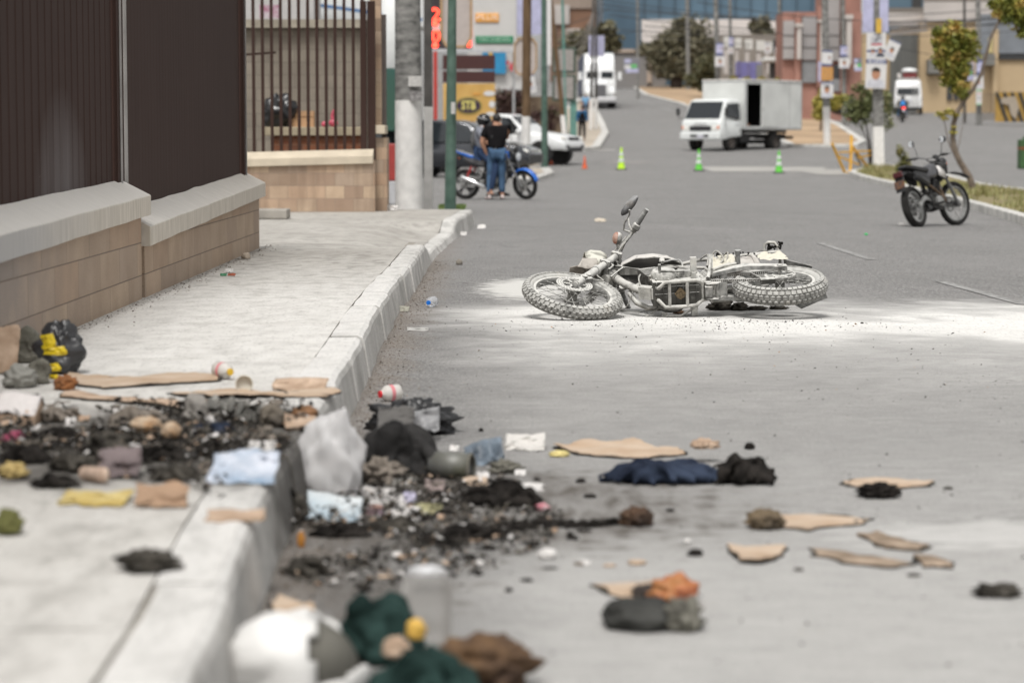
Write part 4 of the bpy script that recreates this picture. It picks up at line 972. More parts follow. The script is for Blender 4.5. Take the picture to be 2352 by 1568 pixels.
        mb = MB(); mb.X = T; ragged(mb, [(.70, .05, .765), (.70, -.06, .765), (.43, -.07, .79), (.46, .085, .80)], 14, .012, 12, .05); ragged(mb, [(.66, .075, .70), (.62, .115, .80), (.52, .11, .82), (.50, .07, .70)], 12, .012, 14, .0); mb.build('front_fender', mt['fender'], root, smooth=2, solid=.004)
        mb = MB(); mb.X = T; mb.box((.45, 0, .80), (.02, .17, .13), (0, -.4, 0)); mb.tube([(.43, .08, .86), (.40, .09, .78), (.44, .085, .70)], .008, 8); mb.tube([(.36, .07, .86), (.33, .085, .78), (.42, .04, .68)], .007, 8); mb.cyl((.38, .055, .90), (.36, .055, .94), .03, n=14); mb.build('headlight_bracket', mt['engine'], root, smooth=True, bevel=.003)
    else:
        mb = MB(); zs = .86
        rings = []
        for x, w, z, hh in ((.02, .06, .90, .03), (-.1, .11, .885, .045), (-.35, .12, .885, .05), (-.6, .12, .92, .045), (-.78, .09, .945, .03), (-.82, .04, .945, .02)):
            rings.append([Vector((x, w * math.copysign(abs(math.cos(a)) ** .6, math.cos(a)), z + hh * math.copysign(abs(math.sin(a)) ** .6, math.sin(a)))) for a in [2 * math.pi * i / 16 for i in range(16)]])
        mb.loft(rings); mb.build('seat', mt['seat'], root, smooth=2, sub=1)
        for s in (1, -1):
            mb = MB(); mb.loft([[Vector((x, y * s, z)) for y, z in q] for x, q in ((-.12, [(.10, .84), (.125, .80), (.12, .66), (.10, .60)]), (-.4, [(.11, .85), (.14, .82), (.14, .70), (.11, .66)]), (-.68, [(.10, .90), (.125, .88), (.11, .80), (.09, .79)]))], cap=True)
            mb.build('side_panel', mt['panel'], root, smooth=2, sub=1)
        # rear fender with plate and lamp
        mb = MB(); tl = -.98 if not street else -.9
        mb.loft([[Vector((x, -w, z)), Vector((x, -w * .6, z + .02)), Vector((x, w * .6, z + .02)), Vector((x, w, z)), Vector((x, w * .8, z - .01)), Vector((x, -w * .8, z - .01))] for x, w, z in ((-.4, .08, .78), (-.65, .09, .84), (-.85, .09, .85), (tl, .08, .80))])
        mb.box((tl - .01, 0, .68), (.015, .15, .24), (0, .25, 0)); rf = mb.build('rear_fender', mt['plast'], root, smooth=2, bevel=.005)
        mb = MB(); mb.box((tl - .01, 0, .83), (.06, .15, .085)); mb.build('tail_light', mt['tail'], rf, bevel=.012)
        mb = MB(); mb.box((tl - .035, 0, .675), (.004, .17, .12), (0, .2, 0)); pl = mb.build('number_plate', mt['plate'], rf)
        for s in (1, -1):
            if not street: continue
            mb = MB(); mb.cyl((tl + .08, .08 * s, .82), (tl + .08, .15 * s, .82), .008, n=8); mb.ell((tl + .075, .17 * s, .82), (.02, .03, .02), 12, 8); mb.build('rear_indicator', mt['lens'], root, smooth=True)
        if street:
            mb = MB(); mb.X = T; n_ = 14
            rg = []
            for i in range(n_):
                a = R(15) + R(130) * i / (n_ - 1); rr = Rf + .03; q = fa + Vector((math.cos(a) * rr, 0, math.sin(a) * rr)); rg.append([q + Vector((0, -.06, -.03)), q + Vector((0, -.045, 0)), q + Vector((0, .045, 0)), q + Vector((0, .06, -.03))])
            mb.loft(rg, closed=False); mb.build('front_fender', mt['tank'], root, smooth=2, solid=.006)
            mb = MB(); mb.X = T; mb.lathe([(0, .0), (.085, .005), (.095, -.02), (.09, -.08), (.05, -.13), (0, -.14)], (.52, 0, .86), (1, 0, 0), 28); hl = mb.build('headlight', mt['plast'], root, smooth=2)
            mb = MB(); mb.X = T; mb.lathe([(0, .02), (.05, .015), (.084, .004)], (.52, 0, .86), (1, 0, 0), 28); mb.build('headlight_lens', mt['glass'], hl, smooth=2)
            mb = MB()
            for s in (1, -1): mb.loft([[Vector((x, .12 * s, z - w)), Vector((x, .15 * s, z)), Vector((x, .12 * s, z + w))] for x, z, w in ((-.25, .80, .03), (-.5, .86, .05), (-.84, .98, .015))])
            mb.build('tail_cowl', mt['tank'], root, smooth=2)
            mb = MB(); mb.tube([(-.4, .12, .88), (-.75, .12, .97), (-.86, 0, .99), (-.75, -.12, .97), (-.4, -.12, .88)], .013, 8); mb.build('grab_rail', mt['metal'], root, smooth=True)
            mb = MB(); mb.X = T; mb.ell((.46, 0, 1.0), (.03, .09, .05), 14, 8); mb.build('instruments', mt['plast'], root, smooth=2)
        else:
            mb = MB(); mb.X = T; mb.loft([[Vector((x, -w, z - .012)), Vector((x, -w * .5, z)), Vector((x, w * .5, z)), Vector((x, w, z - .012))] for x, w, z in ((.40, .05, .80), (.55, .065, .83), (.75, .07, .84), (.98, .06, .80), (1.14, .04, .73))], closed=False); mb.build('front_fender', mt['plast'], root, smooth=2, solid=.006)
            mb = MB(); mb.X = T; mb.loft([[Vector((x, w * math.copysign(abs(math.cos(a)) ** .5, math.cos(a)), z + h * math.copysign(abs(math.sin(a)) ** .5, math.sin(a)))) for a in [2 * math.pi * (i + .5) / 16 for i in range(16)]] for x, w, z, h in ((.44, .07, .95, .10), (.50, .10, .95, .13), (.55, .09, .94, .12))]); hl = mb.build('headlight_cowl', mt['plast'], root, smooth=2, bevel=.004)
            mb = MB(); mb.X = T; mb.lathe([(0, .02), (.05, .015), (.075, 0)], (.553, 0, .93), (1, 0, 0), 20); mb.build('headlight_lens', mt['glass'], hl, smooth=2)
            mb = MB(); mb.X = T; mb.ell((.40, 0, 1.10), (.035, .06, .035), 12, 8); mb.build('instruments', mt['plast'], root, smooth=2)
            for s in (1, -1):
                mb = MB(); mb.loft([[Vector((x, y * s, z)) for y, z in q] for x, q in ((.16, [(.12, .93), (.14, .86), (.13, .78)]), (.30, [(.11, .93), (.155, .85), (.135, .74)]), (.44, [(.10, .88), (.12, .80), (.11, .72)]))], closed=False); mb.build('tank_shroud', mt['shroud'], root, smooth=2, solid=.006)
    return root
D = dusty
wht = (.80, .79, .745)
mtB = dict(rim=D('dusty_rim', (.19, .19, .185), .38, 1.0), tyre=D('dusty_tyre', (.17, .166, .155), .14, .92, (.46, .455, .43), .9), metal=D('dusty_alloy', (.09, .088, .082), .26, .95), spoke=D('dusty_spoke', (.10, .10, .095), .12, .75), disc=D('dusty_disc', (.25, .25, .24), .45, 1.0), dark=M('slot_dark', (.06, .06, .058)),
           fork=D('dusty_fork', (.20, .20, .195), .45, 1.0), grip=D('dusty_rubber', (.10, .10, .098), .3, .85, (.4,.4,.385)), mirror=D('dusty_black_plastic', (.05, .05, .052), .12, .62, (.34,.34,.34)), lens=M('scorched_orange_lens', (.42, .15, .085), .6, var=.35, scale=20, col2=(.55, .42, .36)),
           frame=D('dusty_frame', (.19, .185, .17), .50, 1.05, (.53, .52, .485)), engine=D('dusty_case', (.045, .043, .037), -.12, .98), cover=D('dusty_cover', (.07, .067, .06), .2, 1.12), fins=D('dusty_fins', (.06, .056, .05), .05, .8), bronze=M('burnt_bronze', (.11, .08, .045), .45, .4, var=.5, scale=60, bmp=.5),
           pipe=D('dusty_header', (.16, .15, .13), .35, .95), pipe2=D('dusty_case', (.1, .1, .1)), swing=D('dusty_swingarm', (.17, .17, .165), .32, 1.05), spring=D('dusty_alloy', (.2, .2, .2)), chain=D('dusty_chain', (.12, .11, .10), .3, .95), peg=D('dusty_peg', (.3, .3, .28), .55, 1.1), tank=D('scorched_tank', (.05, .047, .043), -.75, 1.35, (.56, .54, .51)),
           cable=D('dusty_cable', (.09, .088, .08), .3, .9, (.42,.41,.38)), melt=D('melted_panel', (.10, .08, .055), .45, 1.0, (.60, .57, .48)), drum=D('dusty_drum', (.17, .15, .13), .4, .9, (.5, .475, .44)), char=M('char_black', (.012, .011, .01), .95, var=.5, bmp=.5), plast=D('dusty_dark_sheet', (.12, .12, .115), .25, .95, (.42,.41,.39)),
           cowl=D('scorched_cowl', (.20, .19, .15), .50, 1.1, (.60, .59, .52)), fender=D('scorched_fender', (.14, .12, .10), .25, .85, (.42,.39,.35)))
from mathutils import Euler
def bm_from(q):      # lean and place as fitted to the photograph
    X, Y, Z, lean, yaw, pit = q
    B = Matrix(((-1, 0, 0), (0, -1, 0), (0, 0, 1))).to_4x4()
    return Matrix.Translation((X, Y, Z)) @ Matrix.Rotation(yaw, 4, 'Z') @ Matrix.Rotation(pit, 4, 'Y') @ Matrix.Rotation(-lean, 4, 'X') @ B
burnt = bike('fallen_motorcycle', 'burnt out trail motorcycle lying on its side under white extinguisher powder', 'motorcycle', bm_from((1.140, 16.11, .105, 1.3535, .0511, -.0578)), 'burnt', mtB, .2164)
STEELBLK = M('black_paint', (.018, .018, .019), .4, var=.3); RUB = M('tyre_rubber', (.028, .027, .026), .85, var=.3, scale=12, bmp=.3)
ALU = M('worn_alloy', (.32, .32, .31), .4, .6, var=.3, scale=20); CHR = M('chrome', (.7, .7, .7), .15, 1.0, var=.05); GLS = M('dark_glass', (.02, .024, .028), .08, var=.1); MGL = M('mirror_glass', (.62, .64, .66), .3, .1, var=.05)  # mirror glass: reflected sky painted in as a pale base colour
ORL = M('orange_lens', (.75, .16, .02), .25); REDL = M('red_lens', (.055, .006, .008), .35); PLAS = M('black_plastic', (.02, .02, .021), .5, var=.3)
def mset(**k):
    d = dict(rim=ALU, tyre=RUB, metal=M('dark_alloy', (.10, .10, .10), .45, .5, var=.4, scale=25), spoke=ALU, disc=M('steel_disc', (.35, .35, .34), .35, .7), dark=M('slot_dark', (.06, .06, .058)), fork=M('fork_grey', (.16, .16, .16), .4, .4), grip=RUB, mirror=PLAS, lens=ORL, frame=STEELBLK,
             engine=M('engine_black', (.035, .034, .032), .5, .3, var=.5, scale=20), cover=ALU, fins=M('fins_black', (.03, .03, .03), .5), bronze=ALU, pipe=M('rusty_pipe', (.12, .08, .05), .6, .3, var=.4), pipe2=STEELBLK, swing=ALU, spring=STEELBLK, chain=M('chain_steel', (.09, .08, .07), .6, .4), peg=STEELBLK,
             tank=STEELBLK, seat=M('seat_vinyl', (.025, .025, .026), .6, bmp=.3), panel=PLAS, plast=PLAS, shroud=M('white_shroud', (.62, .60, .58), .4), tail=REDL, plate=M('orange_plate', (.30, .12, .035), .5, var=.5, scale=30, col2=(.04, .03, .03)), glass=MGL, chrome=CHR)
    d.update(k); return d
# trail bike parked by the median (seen from behind)
pr = G(2114, 521); pf = G(2201, 519)
dd = (pf - pr); a_ = math.radians(63)
c0 = G(2157, 520); c0.z = zg(c0.x, c0.y)
mm = Matrix.Translation(c0) @ Matrix.Rotation(R(55), 4, 'Z') @ Matrix.Rotation(R(-16), 4, 'X') @ Matrix.Scale(1.02, 4)
tb = bike('parked_trail_motorcycle', 'black trail motorcycle with a white tank shroud and orange plate parked by the median kerb', 'motorcycle', mm, 'enduro', mset(tank=M('silver_black_tank', (.09, .09, .095), .3, .3, var=.2)), -.30)
# blue street bike
s_ = F / 48.4; cx_ = (1137 - CX) / s_
mm = Matrix.Translation((cx_, 48.4, 0)) @ Matrix.Rotation(R(-20), 4, 'Z')
BLU = M('blue_paint', (.012, .12, .50), .22, var=.12, coat=.5)
sb = bike('street_motorcycle', 'blue and silver street motorcycle with black spoked wheels standing on the driveway', 'motorcycle', mm, 'street', mset(tank=BLU, rim=STEELBLK, spoke=STEELBLK, spring=M('red_spring', (.45, .02, .02), .4), panel=M('grey_panel', (.09, .09, .095), .4), frame=STEELBLK, metal=ALU, fork=M('fork_grey', (.3, .3, .3))), -.35)
# ================================================================ PEOPLE
def skin(name, J, E, mat, parent, sub=2, root=0):
    me = bpy.data.meshes.new(name); me.from_pydata([j[:3] for j in J], E, []); me.materials.append(mat)
    o = bpy.data.objects.new(name, me); C.objects.link(o); o.parent = parent
    o.modifiers.new('skin', 'SKIN').use_smooth_shade = True
    sv = me.skin_vertices[0].data if len(me.skin_vertices) else None
    if sv is None:
        bpy.context.view_layer.update()
        import bmesh
        bm = bmesh.new(); bm.from_mesh(me); bm.verts.layers.skin.verify(); bm.to_mesh(me); bm.free(); sv = me.skin_vertices[0].data
    for i, j in enumerate(J):
        r = j[3] if isinstance(j[3], (tuple, list)) else (j[3], j[3]); sv[i].radius = r; sv[i].use_root = (i == root)
    s = o.modifiers.new('sub', 'SUBSURF'); s.levels = s.render_levels = sub; s.subdivision_type = 'CATMULL_CLARK'
    return o
SK = M('tan_skin', (.42, .22, .14), .6, var=.1)
def person(label, loc, rz, hgt, top, bot, shoe, hair, pose=None, long=False, headgear=None, small=False, bag_=None, vest=None, skin_m=None):
    k = hgt / 1.74; sk = skin_m or SK
    t = thing('person', label, 'person', loc=loc, rot=(0, 0, rz), sc=k)
    J = dict(pel=(0, 0, .96), wai=(0, 0, 1.10), che=(0, .01, 1.30), nek=(0, .0, 1.49), hed=(0, .015, 1.60), cro=(0, .0, 1.68),
             sL=(-.20, 0, 1.42), eL=(-.25, .0, 1.13), wL=(-.24, .08, .88), sR=(.20, 0, 1.42), eR=(.25, 0, 1.13), wR=(.24, .08, .88),
             hL=(-.095, 0, .93), kL=(-.11, .02, .50), aL=(-.12, -.02, .09), tL=(-.13, .15, .035), hR=(.095, 0, .93), kR=(.11, .02, .50), aR=(.12, -.02, .09), tR=(.13, .15, .035))
    if pose: J.update(pose)
    ks = list(J)
    rad = dict(pel=(.16, .12), wai=(.165, .115), che=(.185, .125), nek=.062, hed=(.078, .092), cro=(.06, .07), sL=.072, sR=.072, eL=.05, eR=.05, wL=.03, wR=.03, hL=.085, hR=.085, kL=.066, kR=.066, aL=.042, aR=.042, tL=.032, tR=.032)
    E = [('pel', 'wai'), ('wai', 'che'), ('che', 'nek'), ('nek', 'hed'), ('hed', 'cro'), ('che', 'sL'), ('sL', 'eL'), ('eL', 'wL'), ('che', 'sR'), ('sR', 'eR'), ('eR', 'wR'), ('pel', 'hL'), ('hL', 'kL'), ('kL', 'aL'), ('aL', 'tL'), ('pel', 'hR'), ('hR', 'kR'), ('kR', 'aR'), ('aR', 'tR')]
    V = [tuple(J[q]) + ((rad[q] if isinstance(rad[q], tuple) else rad[q]),) for q in ks]
    EE = [(ks.index(a), ks.index(b)) for a, b in E]
    # hands: palm, four fingers and a thumb
    for w, e in (('wL', 'eL'), ('wR', 'eR')):
        W_ = Vector(J[w]); d = (W_ - Vector(J[e])).normalized(); u, v_ = frame(d); i0 = len(V)
        V.append(tuple(W_ + d * .05) + ((.026, .016),)); EE.append((ks.index(w), i0))
        if not small:
            for q in range(4):
                b = W_ + d * .085 + u * (.011 * (q - 1.5) * 1.6); tp = b + d * (.035, .045, .04, .03)[q] + v_ * .01; tq = tp + d * .028 + v_ * .018
                i1 = len(V); V += [tuple(b) + (.009,), tuple(tp) + (.008,), tuple(tq) + (.0065,)]; EE += [(i0, i1), (i1, i1 + 1), (i1 + 1, i1 + 2)]
            b = W_ + d * .045 + u * .035; i1 = len(V); V += [tuple(b) + (.010,), tuple(b + d * .035 + u * .012) + (.008,)]; EE += [(i0, i1), (i1, i1 + 1)]
    skin('body', V, EE, sk, t, 2)
    # face and ears, hair
    hc = Vector(J['hed']); dirf = Vector((0, 1, 0))
    if headgear != 'helmet':
        mb = MB(); mb.ell(hc + Vector((0, -.012, .025)), (.085, .10, .095), 16, 12, None, .05, 2); mb.build('hair', hair, t, smooth=2)
        mb = MB()
        for s in (-1, 1): mb.ell(hc + Vector((.083 * s, .0, -.01)), (.012, .022, .032), 8, 6)
        mb.ell(hc + Vector((0, .10, -.01)), (.013, .02, .025), 8, 6); mb.build('ears_and_nose', sk, t, smooth=2)
    else:
        mb = MB(); mb.ell(hc + Vector((0, -.005, .02)), (.128, .152, .135), 22, 14); hm = mb.build('helmet', M('helmet_black', (.012, .012, .013), .15), t, smooth=2)
        mb = MB(); mb.ell(hc + Vector((0, .05, .015)), (.122, .115, .06), 20, 8); mb.build('visor', GLS, hm, smooth=2)
        mb = MB(); mb.torus(hc + Vector((0, -.005, .055)), (0, .25, 1), .128, .008, 24, 6); mb.build('helmet_stripe', M('pale_stripe', (.45, .45, .46), .4), hm, smooth=2)
    # clothes
    g = .022
    def cl(name, seq, mat, rr, sub=2):
        kk = list(dict.fromkeys([q for e in seq for q in e])); vv = []
        for q in kk:
            if isinstance(q, tuple):
                a, b, f = q; p = Vector(J[a]).lerp(Vector(J[b]), f); ra_ = rad[a][0] if isinstance(rad[a], tuple) else rad[a]; rb_ = rad[b][0] if isinstance(rad[b], tuple) else rad[b]
                r = ra_ * (1 - f) + rb_ * f + rr; vv.append(tuple(p) + (r,))
            else:
                r = rad[q]; r = (r[0] + rr, r[1] + rr) if isinstance(r, tuple) else r + rr; vv.append(tuple(J[q]) + (r,))
        return skin(name, vv, [(kk.index(a), kk.index(b)) for a, b in seq], mat, t, sub)
    nk = ('nek', 'che', .25)
    sl = 1.0 if long else .62
    seq = [('pel', 'wai'), ('wai', 'che'), ('che', nk), ('che', 'sL'), ('che', 'sR')]
    for s in 'LR':
        if long: seq += [('s' + s, 'e' + s), ('e' + s, ('e' + s, 'w' + s, .92))]
        else: seq += [('s' + s, ('s' + s, 'e' + s, .72))]
    cl('shirt', seq, top, g)
    seq = [('pel', 'hL'), ('hL', 'kL'), ('kL', ('kL', 'aL', .92)), ('pel', 'hR'), ('hR', 'kR'), ('kR', ('kR', 'aR', .92))]
    rad['pel'] = (.155, .115); cl('trousers', seq, bot, g - .004)
    for s in 'LR':
        a = Vector(J['a' + s]); b = Vector(J['t' + s]); mb = MB(); d = (b - a); d.z = 0; d.normalize(); z = min(a.z - .05, b.z)
        base = Vector(((a.x + b.x) / 2, (a.y + b.y) / 2, z + .012)); sdv = Vector((d.y, -d.x, 0)); rg = []
        for f, w, h in ((-.16, .025, .05), (-.13, .04, .085), (-.03, .045, .09), (.07, .05, .06), (.13, .035, .035)):
            rg.append([base + d * f + sdv * (w * math.cos(q)) + Vector((0, 0, max(0, h * math.sin(q)) - .02)) for q in [2 * math.pi * i / 10 for i in range(10)]])
        mb.loft(rg); mb.build('shoe', shoe, t, smooth=2)
    if bag_:
        mb = MB(); c = Vector(J['che']) + Vector((0, -.17, -.09)); mb.ell(c, (.15, .10, .24), 16, 12, None, .08, 3); bp = mb.build('backpack', bag_, t, smooth=2)
        mb = MB(); 
        for s in (-1, 1): mb.tube([c + Vector((.09 * s, .06, .2)), Vector(J['s' + ('L' if s < 0 else 'R')]) + Vector((-.05 * s, .02, .085)), Vector(J['che']) + Vector((.11 * s, .14, -.02)), c + Vector((.12 * s, .12, -.18))], .014, 6)
        mb.build('straps', M('pale_straps', (.5, .5, .52), .7), bp, smooth=2)
    if vest: cl('vest', [(('wai', 'pel', .6), 'wai'), ('wai', 'che'), ('che', ('nek', 'che', .4))], vest, g + .015)
    return t
DENIM = M('blue_denim', (.055, .10, .17), .85, var=.35, scale=9, bmp=.4); BLKC = M('black_cotton', (.010, .009, .010), .9, var=.3, bmp=.3)
HAIR = M('black_hair', (.012, .010, .009), .6); SNK = M('pale_sneaker', (.50, .42, .40), .7, var=.2)
p = G(1140, 459); p.z = 0
person('man in black t-shirt and blue jeans, back turned, before the blue motorcycle', p, R(8), 1.73, BLKC, DENIM, SNK, HAIR,
       pose=dict(eL=(-.29, .02, 1.15), wL=(-.19, .06, .93), eR=(.24, .16, 1.22), wR=(.13, .24, 1.47), hed=(.01, .02, 1.60), aL=(-.15, -.02, .09), tL=(-.17, .13, .03)))
bx = mm @ Vector((-.25, 0, 0))
person('rider in grey shirt and black helmet with a backpack, seated on the blue motorcycle', (bx.x, bx.y, .0), R(-110), 1.70, M('grey_cotton', (.20, .21, .24), .9, var=.2, bmp=.3), M('dark_denim', (.03, .05, .10), .85), PLAS, HAIR,
       pose=dict(hL=(-.12, .02, .96), hR=(.12, .02, .96), kL=(-.24, .36, .70), kR=(.24, .36, .70), aL=(-.28, .26, .14), aR=(.28, .26, .14), tL=(-.29, .42, .08), tR=(.29, .42, .08),
                 eL=(-.26, .16, 1.16), wL=(-.18, .36, 1.10), eR=(.26, .16, 1.16), wR=(.18, .36, 1.10)), headgear='helmet', bag_=M('black_backpack', (.02, .02, .022), .7, var=.3, col2=(.12, .12, .12)))
p = G(1337, 322, .15); hh = 79 / (F / p.y)
person('person in black vest and trousers with blue sleeves walking on the far sidewalk', p, R(180), hh, M('blue_sleeves', (.03, .10, .20), .9), BLKC, PLAS, HAIR, long=True, small=True, vest=BLKC)
p = G(1345, 272, .15); hh = 56 / (F / p.y)
person('person in light blue shirt farther up the far sidewalk in front of the white lorry', p, R(180), hh, M('light_blue_shirt', (.16, .32, .50), .9), M('grey_blue_trousers', (.07, .10, .15), .9), PLAS, HAIR, small=True)
# ================================================================ VEHICLES
def wheel4(t, name, c, r, w, matr=ALU, out=1, dish=True):
    mb = MB(); c = Vector(c); ax = Vector((0, out, 0))
    mb.lathe([(r * .62, -w / 2), (r * .93, -w / 2), (r, -w * .36), (r, w * .36), (r * .93, w / 2), (r * .62, w / 2), (r * .60, w * .3)], c, ax, 30)
    o = mb.build(name, RUB, t, smooth=True)
    mb = MB(); mb.lathe([(0, w * .30), (r * .16, w * .34), (r * .2, w * .2), (r * .5, w * .16), (r * .62, w * .42), (r * .63, w * .44), (r * .60, -w * .3), (0, -w * .3)], c, ax, 24)
    for i in range(6):
        a = i * math.pi / 3; e = Vector((math.cos(a), 0, math.sin(a))); mb.bar(c + e * r * .12 + ax * w * .22, c + e * r * .6 + ax * w * .36, r * .13, w * .1, up=(0, 1, 0))
    mb.build('rim', matr, o, smooth=True)
def ring8(x, wl, zl, wb, zb, wr, zr):
    h = [(-wl, zl), (-wb, zl + (zb - zl) * .35), (-wb, zb - .04), (-wb * .97, zb), (-wr, zr - .04), (-wr * .86, zr)]
    return [Vector((x, y, z)) for y, z in h] + [Vector((x, -y, z)) for y, z in reversed(h)]
def car(name, label, cat, loc, rz, st, paint, wheels, r, wins, front, rear, extra=None, group=None, rimm=ALU):
    t = thing(name, label, cat, loc=loc, rot=(0, 0, rz), group=group)
    mb = MB(); mb.loft([ring8(*q) for q in st]); mb.build('body', paint, t, smooth=2, bevel=.03)
    for s in (-1, 1):
        for wx in wheels:
            wy = st[len(st) // 2][3] - .11
            mb = MB(); mb.cyl((wx, (wy - .13) * s, r + .02), (wx, (wy + .125) * s, r + .02), r + .055, n=24); mb.build('wheel_arch', PLAS, t, smooth=True)
            wheel4(t, 'wheel', (wx, (wy + .035) * s, r), r, .22, rimm, out=s)
    for i, poly in enumerate(wins):
        mb = MB(); poly = [Vector(p) for p in poly]; n = (poly[1] - poly[0]).cross(poly[2] - poly[0]).normalized(); mb.prism(poly, n * .012); mb.build('windscreen' if i == 0 else 'window', GLS, t)
    return t
def mirr(polys): return polys + [[(x, -y, z) for x, y, z in q] for q in polys]
# dark SUV
p = P(1062, 400, 73.0); gz = zg(p.x, 73)
SUVP = M('dark_grey_paint', (.030, .033, .040), .18, .3, var=.1, coat=.6)
st = [(-2.30, .70, .50, .86, .95, .78, 1.02), (-2.22, .80, .35, .90, 1.0, .72, 1.50), (-1.9, .84, .32, .92, 1.02, .74, 1.66), (-1.0, .85, .30, .93, 1.02, .76, 1.72), (.1, .85, .30, .93, 1.01, .76, 1.70), (.45, .85, .30, .93, 1.0, .76, 1.60), (1.12, .85, .30, .93, .98, .80, 1.10), (1.9, .84, .32, .91, .94, .74, .98), (2.2, .80, .36, .86, .78, .66, .86), (2.32, .70, .42, .78, .68, .6, .74)]
t = car('suv', 'dark grey estate car behind the concrete poles, headlight towards the road', 'car', (p.x, 73.0, gz), R(-17), st, SUVP, (1.42, -1.35), .36,
        [[(.47, .70, 1.58), (.47, -.70, 1.58), (1.10, -.76, 1.10), (1.10, .76, 1.10)]] + [[(x0, -y, z) for x0, y, z in q] for q in ([(-.95, .93, 1.06), (.0, .93, 1.05), (-.05, .79, 1.60), (-.95, .79, 1.62)], [(.08, .93, 1.05), (.95, .92, 1.03), (.45, .79, 1.52), (.05, .79, 1.60)], [(-1.85, .93, 1.08), (-1.02, .93, 1.06), (-1.02, .79, 1.62), (-1.8, .76, 1.55)])], None, None)
for s in (-1, 1):
    mb = MB(); mb.ell((2.12, .64 * s, .76), (.16, .17, .10), 14, 8); hl = mb.build('headlight', M('clear_lamp', (.75, .74, .70), .15), t, smooth=2)
    mb = MB(); mb.ell((2.18, .78 * s, .72), (.08, .05, .05), 10, 6); mb.build('indicator', ORL, hl, smooth=2)
    mb = MB(); mb.ell((.62, 1.0 * s, 1.08), (.07, .11, .08), 12, 8); mb.build('wing_mirror', SUVP, t, smooth=2)
mb = MB(); mb.box((2.29, 0, .56), (.10, 1.3, .30)); mb.build('bumper', PLAS, t, bevel=.05)
mb = MB(); mb.box((2.27, 0, .80), (.06, .8, .08)); mb.build('grille', CHR, t, bevel=.01)
mb = MB(); mb.box((-2.27, -.72, .98), (.05, .16, .22)); mb.build('tail_light', REDL, t, bevel=.02)
# silver car behind it
p = P(930, 400, 80.0)
t = car('silver_car', 'silver saloon car mostly hidden behind the pillar and the big white-footed pole', 'car', (p.x, 80.0, zg(p.x, 80)), R(-15), [(a, b, c, d, e - .05, f, g - .18) for a, b, c, d, e, f, g in st], M('silver_paint', (.5, .5, .51), .25, .4), (1.35, -1.3), .31,
        [[(.47, .70, 1.40), (.47, -.70, 1.40), (1.10, -.76, .95), (1.10, .76, .95)], [(-1.7, -.935, 1.0), (.95, -.93, .98), (.40, -.80, 1.36), (-1.6, -.78, 1.38)]], None, None)
# white pickup
WPT = M('white_car_paint', (.74, .75, .75), .2, var=.03, coat=.5)
p = P(1177, 378, 87.5); gz = zg(p.x, 87.5)
st = [(-2.6, .80, .6, .86, 1.08, .8, 1.12), (-1.1, .84, .5, .90, 1.10, .8, 1.14), (-1.02, .84, .5, .90, 1.08, .74, 1.72), (-.2, .86, .5, .91, 1.08, .76, 1.79), (.3, .86, .5, .91, 1.08, .75, 1.72), (1.0, .86, .5, .91, 1.06, .8, 1.18), (1.9, .86, .5, .90, 1.02, .78, 1.07), (2.35, .84, .5, .88, .85, .74, .98), (2.5, .78, .48, .84, .74, .7, .82)]
t = car('white_pickup', 'white pickup truck with a yellow door emblem waiting behind the wooden pole', 'pickup truck', (p.x, 87.5, gz), R(-27), st, WPT, (1.55, -1.55), .38,
        [[(.32, .70, 1.70), (.32, -.70, 1.70), (.98, -.77, 1.17), (.98, .77, 1.17)], [(-.95, -.915, 1.12), (-.1, -.915, 1.12), (-.12, -.79, 1.68), (-.9, -.78, 1.66)], [(-.02, -.915, 1.12), (.85, -.915, 1.12), (.32, -.79, 1.64), (-.04, -.79, 1.68)]], None, None)
for s in (-1, 1):
    mb = MB(); mb.ell((2.33, .66 * s, .90), (.14, .18, .09), 14, 8); mb.build('headlight', M('clear_lamp', (.75, .74, .7)), t, smooth=2)
    mb = MB(); mb.box((2.5, .6 * s, .62), (.06, .2, .1)); mb.build('fog_lamp_recess', PLAS, t, bevel=.02)
    mb = MB(); mb.ell((.75, 1.03 * s, 1.16), (.08, .12, .1), 12, 8); mb.build('wing_mirror', WPT, t, smooth=2)
mb = MB(); mb.box((2.45, 0, .88), (.08, .85, .16)); gr = mb.build('grille', M('dark_grille', (.05, .05, .055), .3, .5), t, bevel=.02)
mb = MB(); mb.box((2.5, 0, .52), (.08, 1.1, .16)); mb.build('lower_grille', PLAS, t, bevel=.02)
mb = MB(); mb.prism([(-.25, -.918, .95), (-.05, -.918, 1.0), (.02, -.918, .80), (-.12, -.918, .68), (-.28, -.918, .76)], (0, -.004, 0)); mb.build('door_emblem', M('yellow_emblem', (.75, .42, .02), .5), t)
# ---- box truck
f2 = Vector((-.64, -.77)); ang = math.atan2(f2.y, f2.x)
WT = M('truck_white', (.66, .68, .67), .35, var=.05, scale=2); WB = M('box_white', (.60, .61, .59), .5, var=.10, scale=1.5)
front_px = P(1640, 345, 98.6); t0 = Vector((P(1676, 345, 98.9).x, 98.9, 0))
lf = Vector((math.cos(ang), math.sin(ang), 0)); ll = Vector((-lf.y, lf.x, 0))
org = t0 - lf * 1.6 - ll * .85; org.z = zg(t0.x, t0.y)
t = thing('box_truck', 'white box truck crossing the road with its side cargo door open', 'truck', loc=org, rot=(0, 0, ang))
cs = [(.95, .98, .60, .98, 1.25, .95, 2.02), (1.1, .98, .60, .98, 1.25, .93, 2.10), (1.75, .98, .55, .98, 1.25, .90, 2.12), (1.95, .98, .50, .98, 1.25, .88, 2.06), (2.35, .96, .45, .97, 1.25, .90, 1.30), (2.46, .92, .45, .93, 1.15, .86, 1.20)]
mb = MB(); mb.loft([ring8(*q) for q in cs]); cab = mb.build('cab', WT, t, smooth=2, bevel=.03)
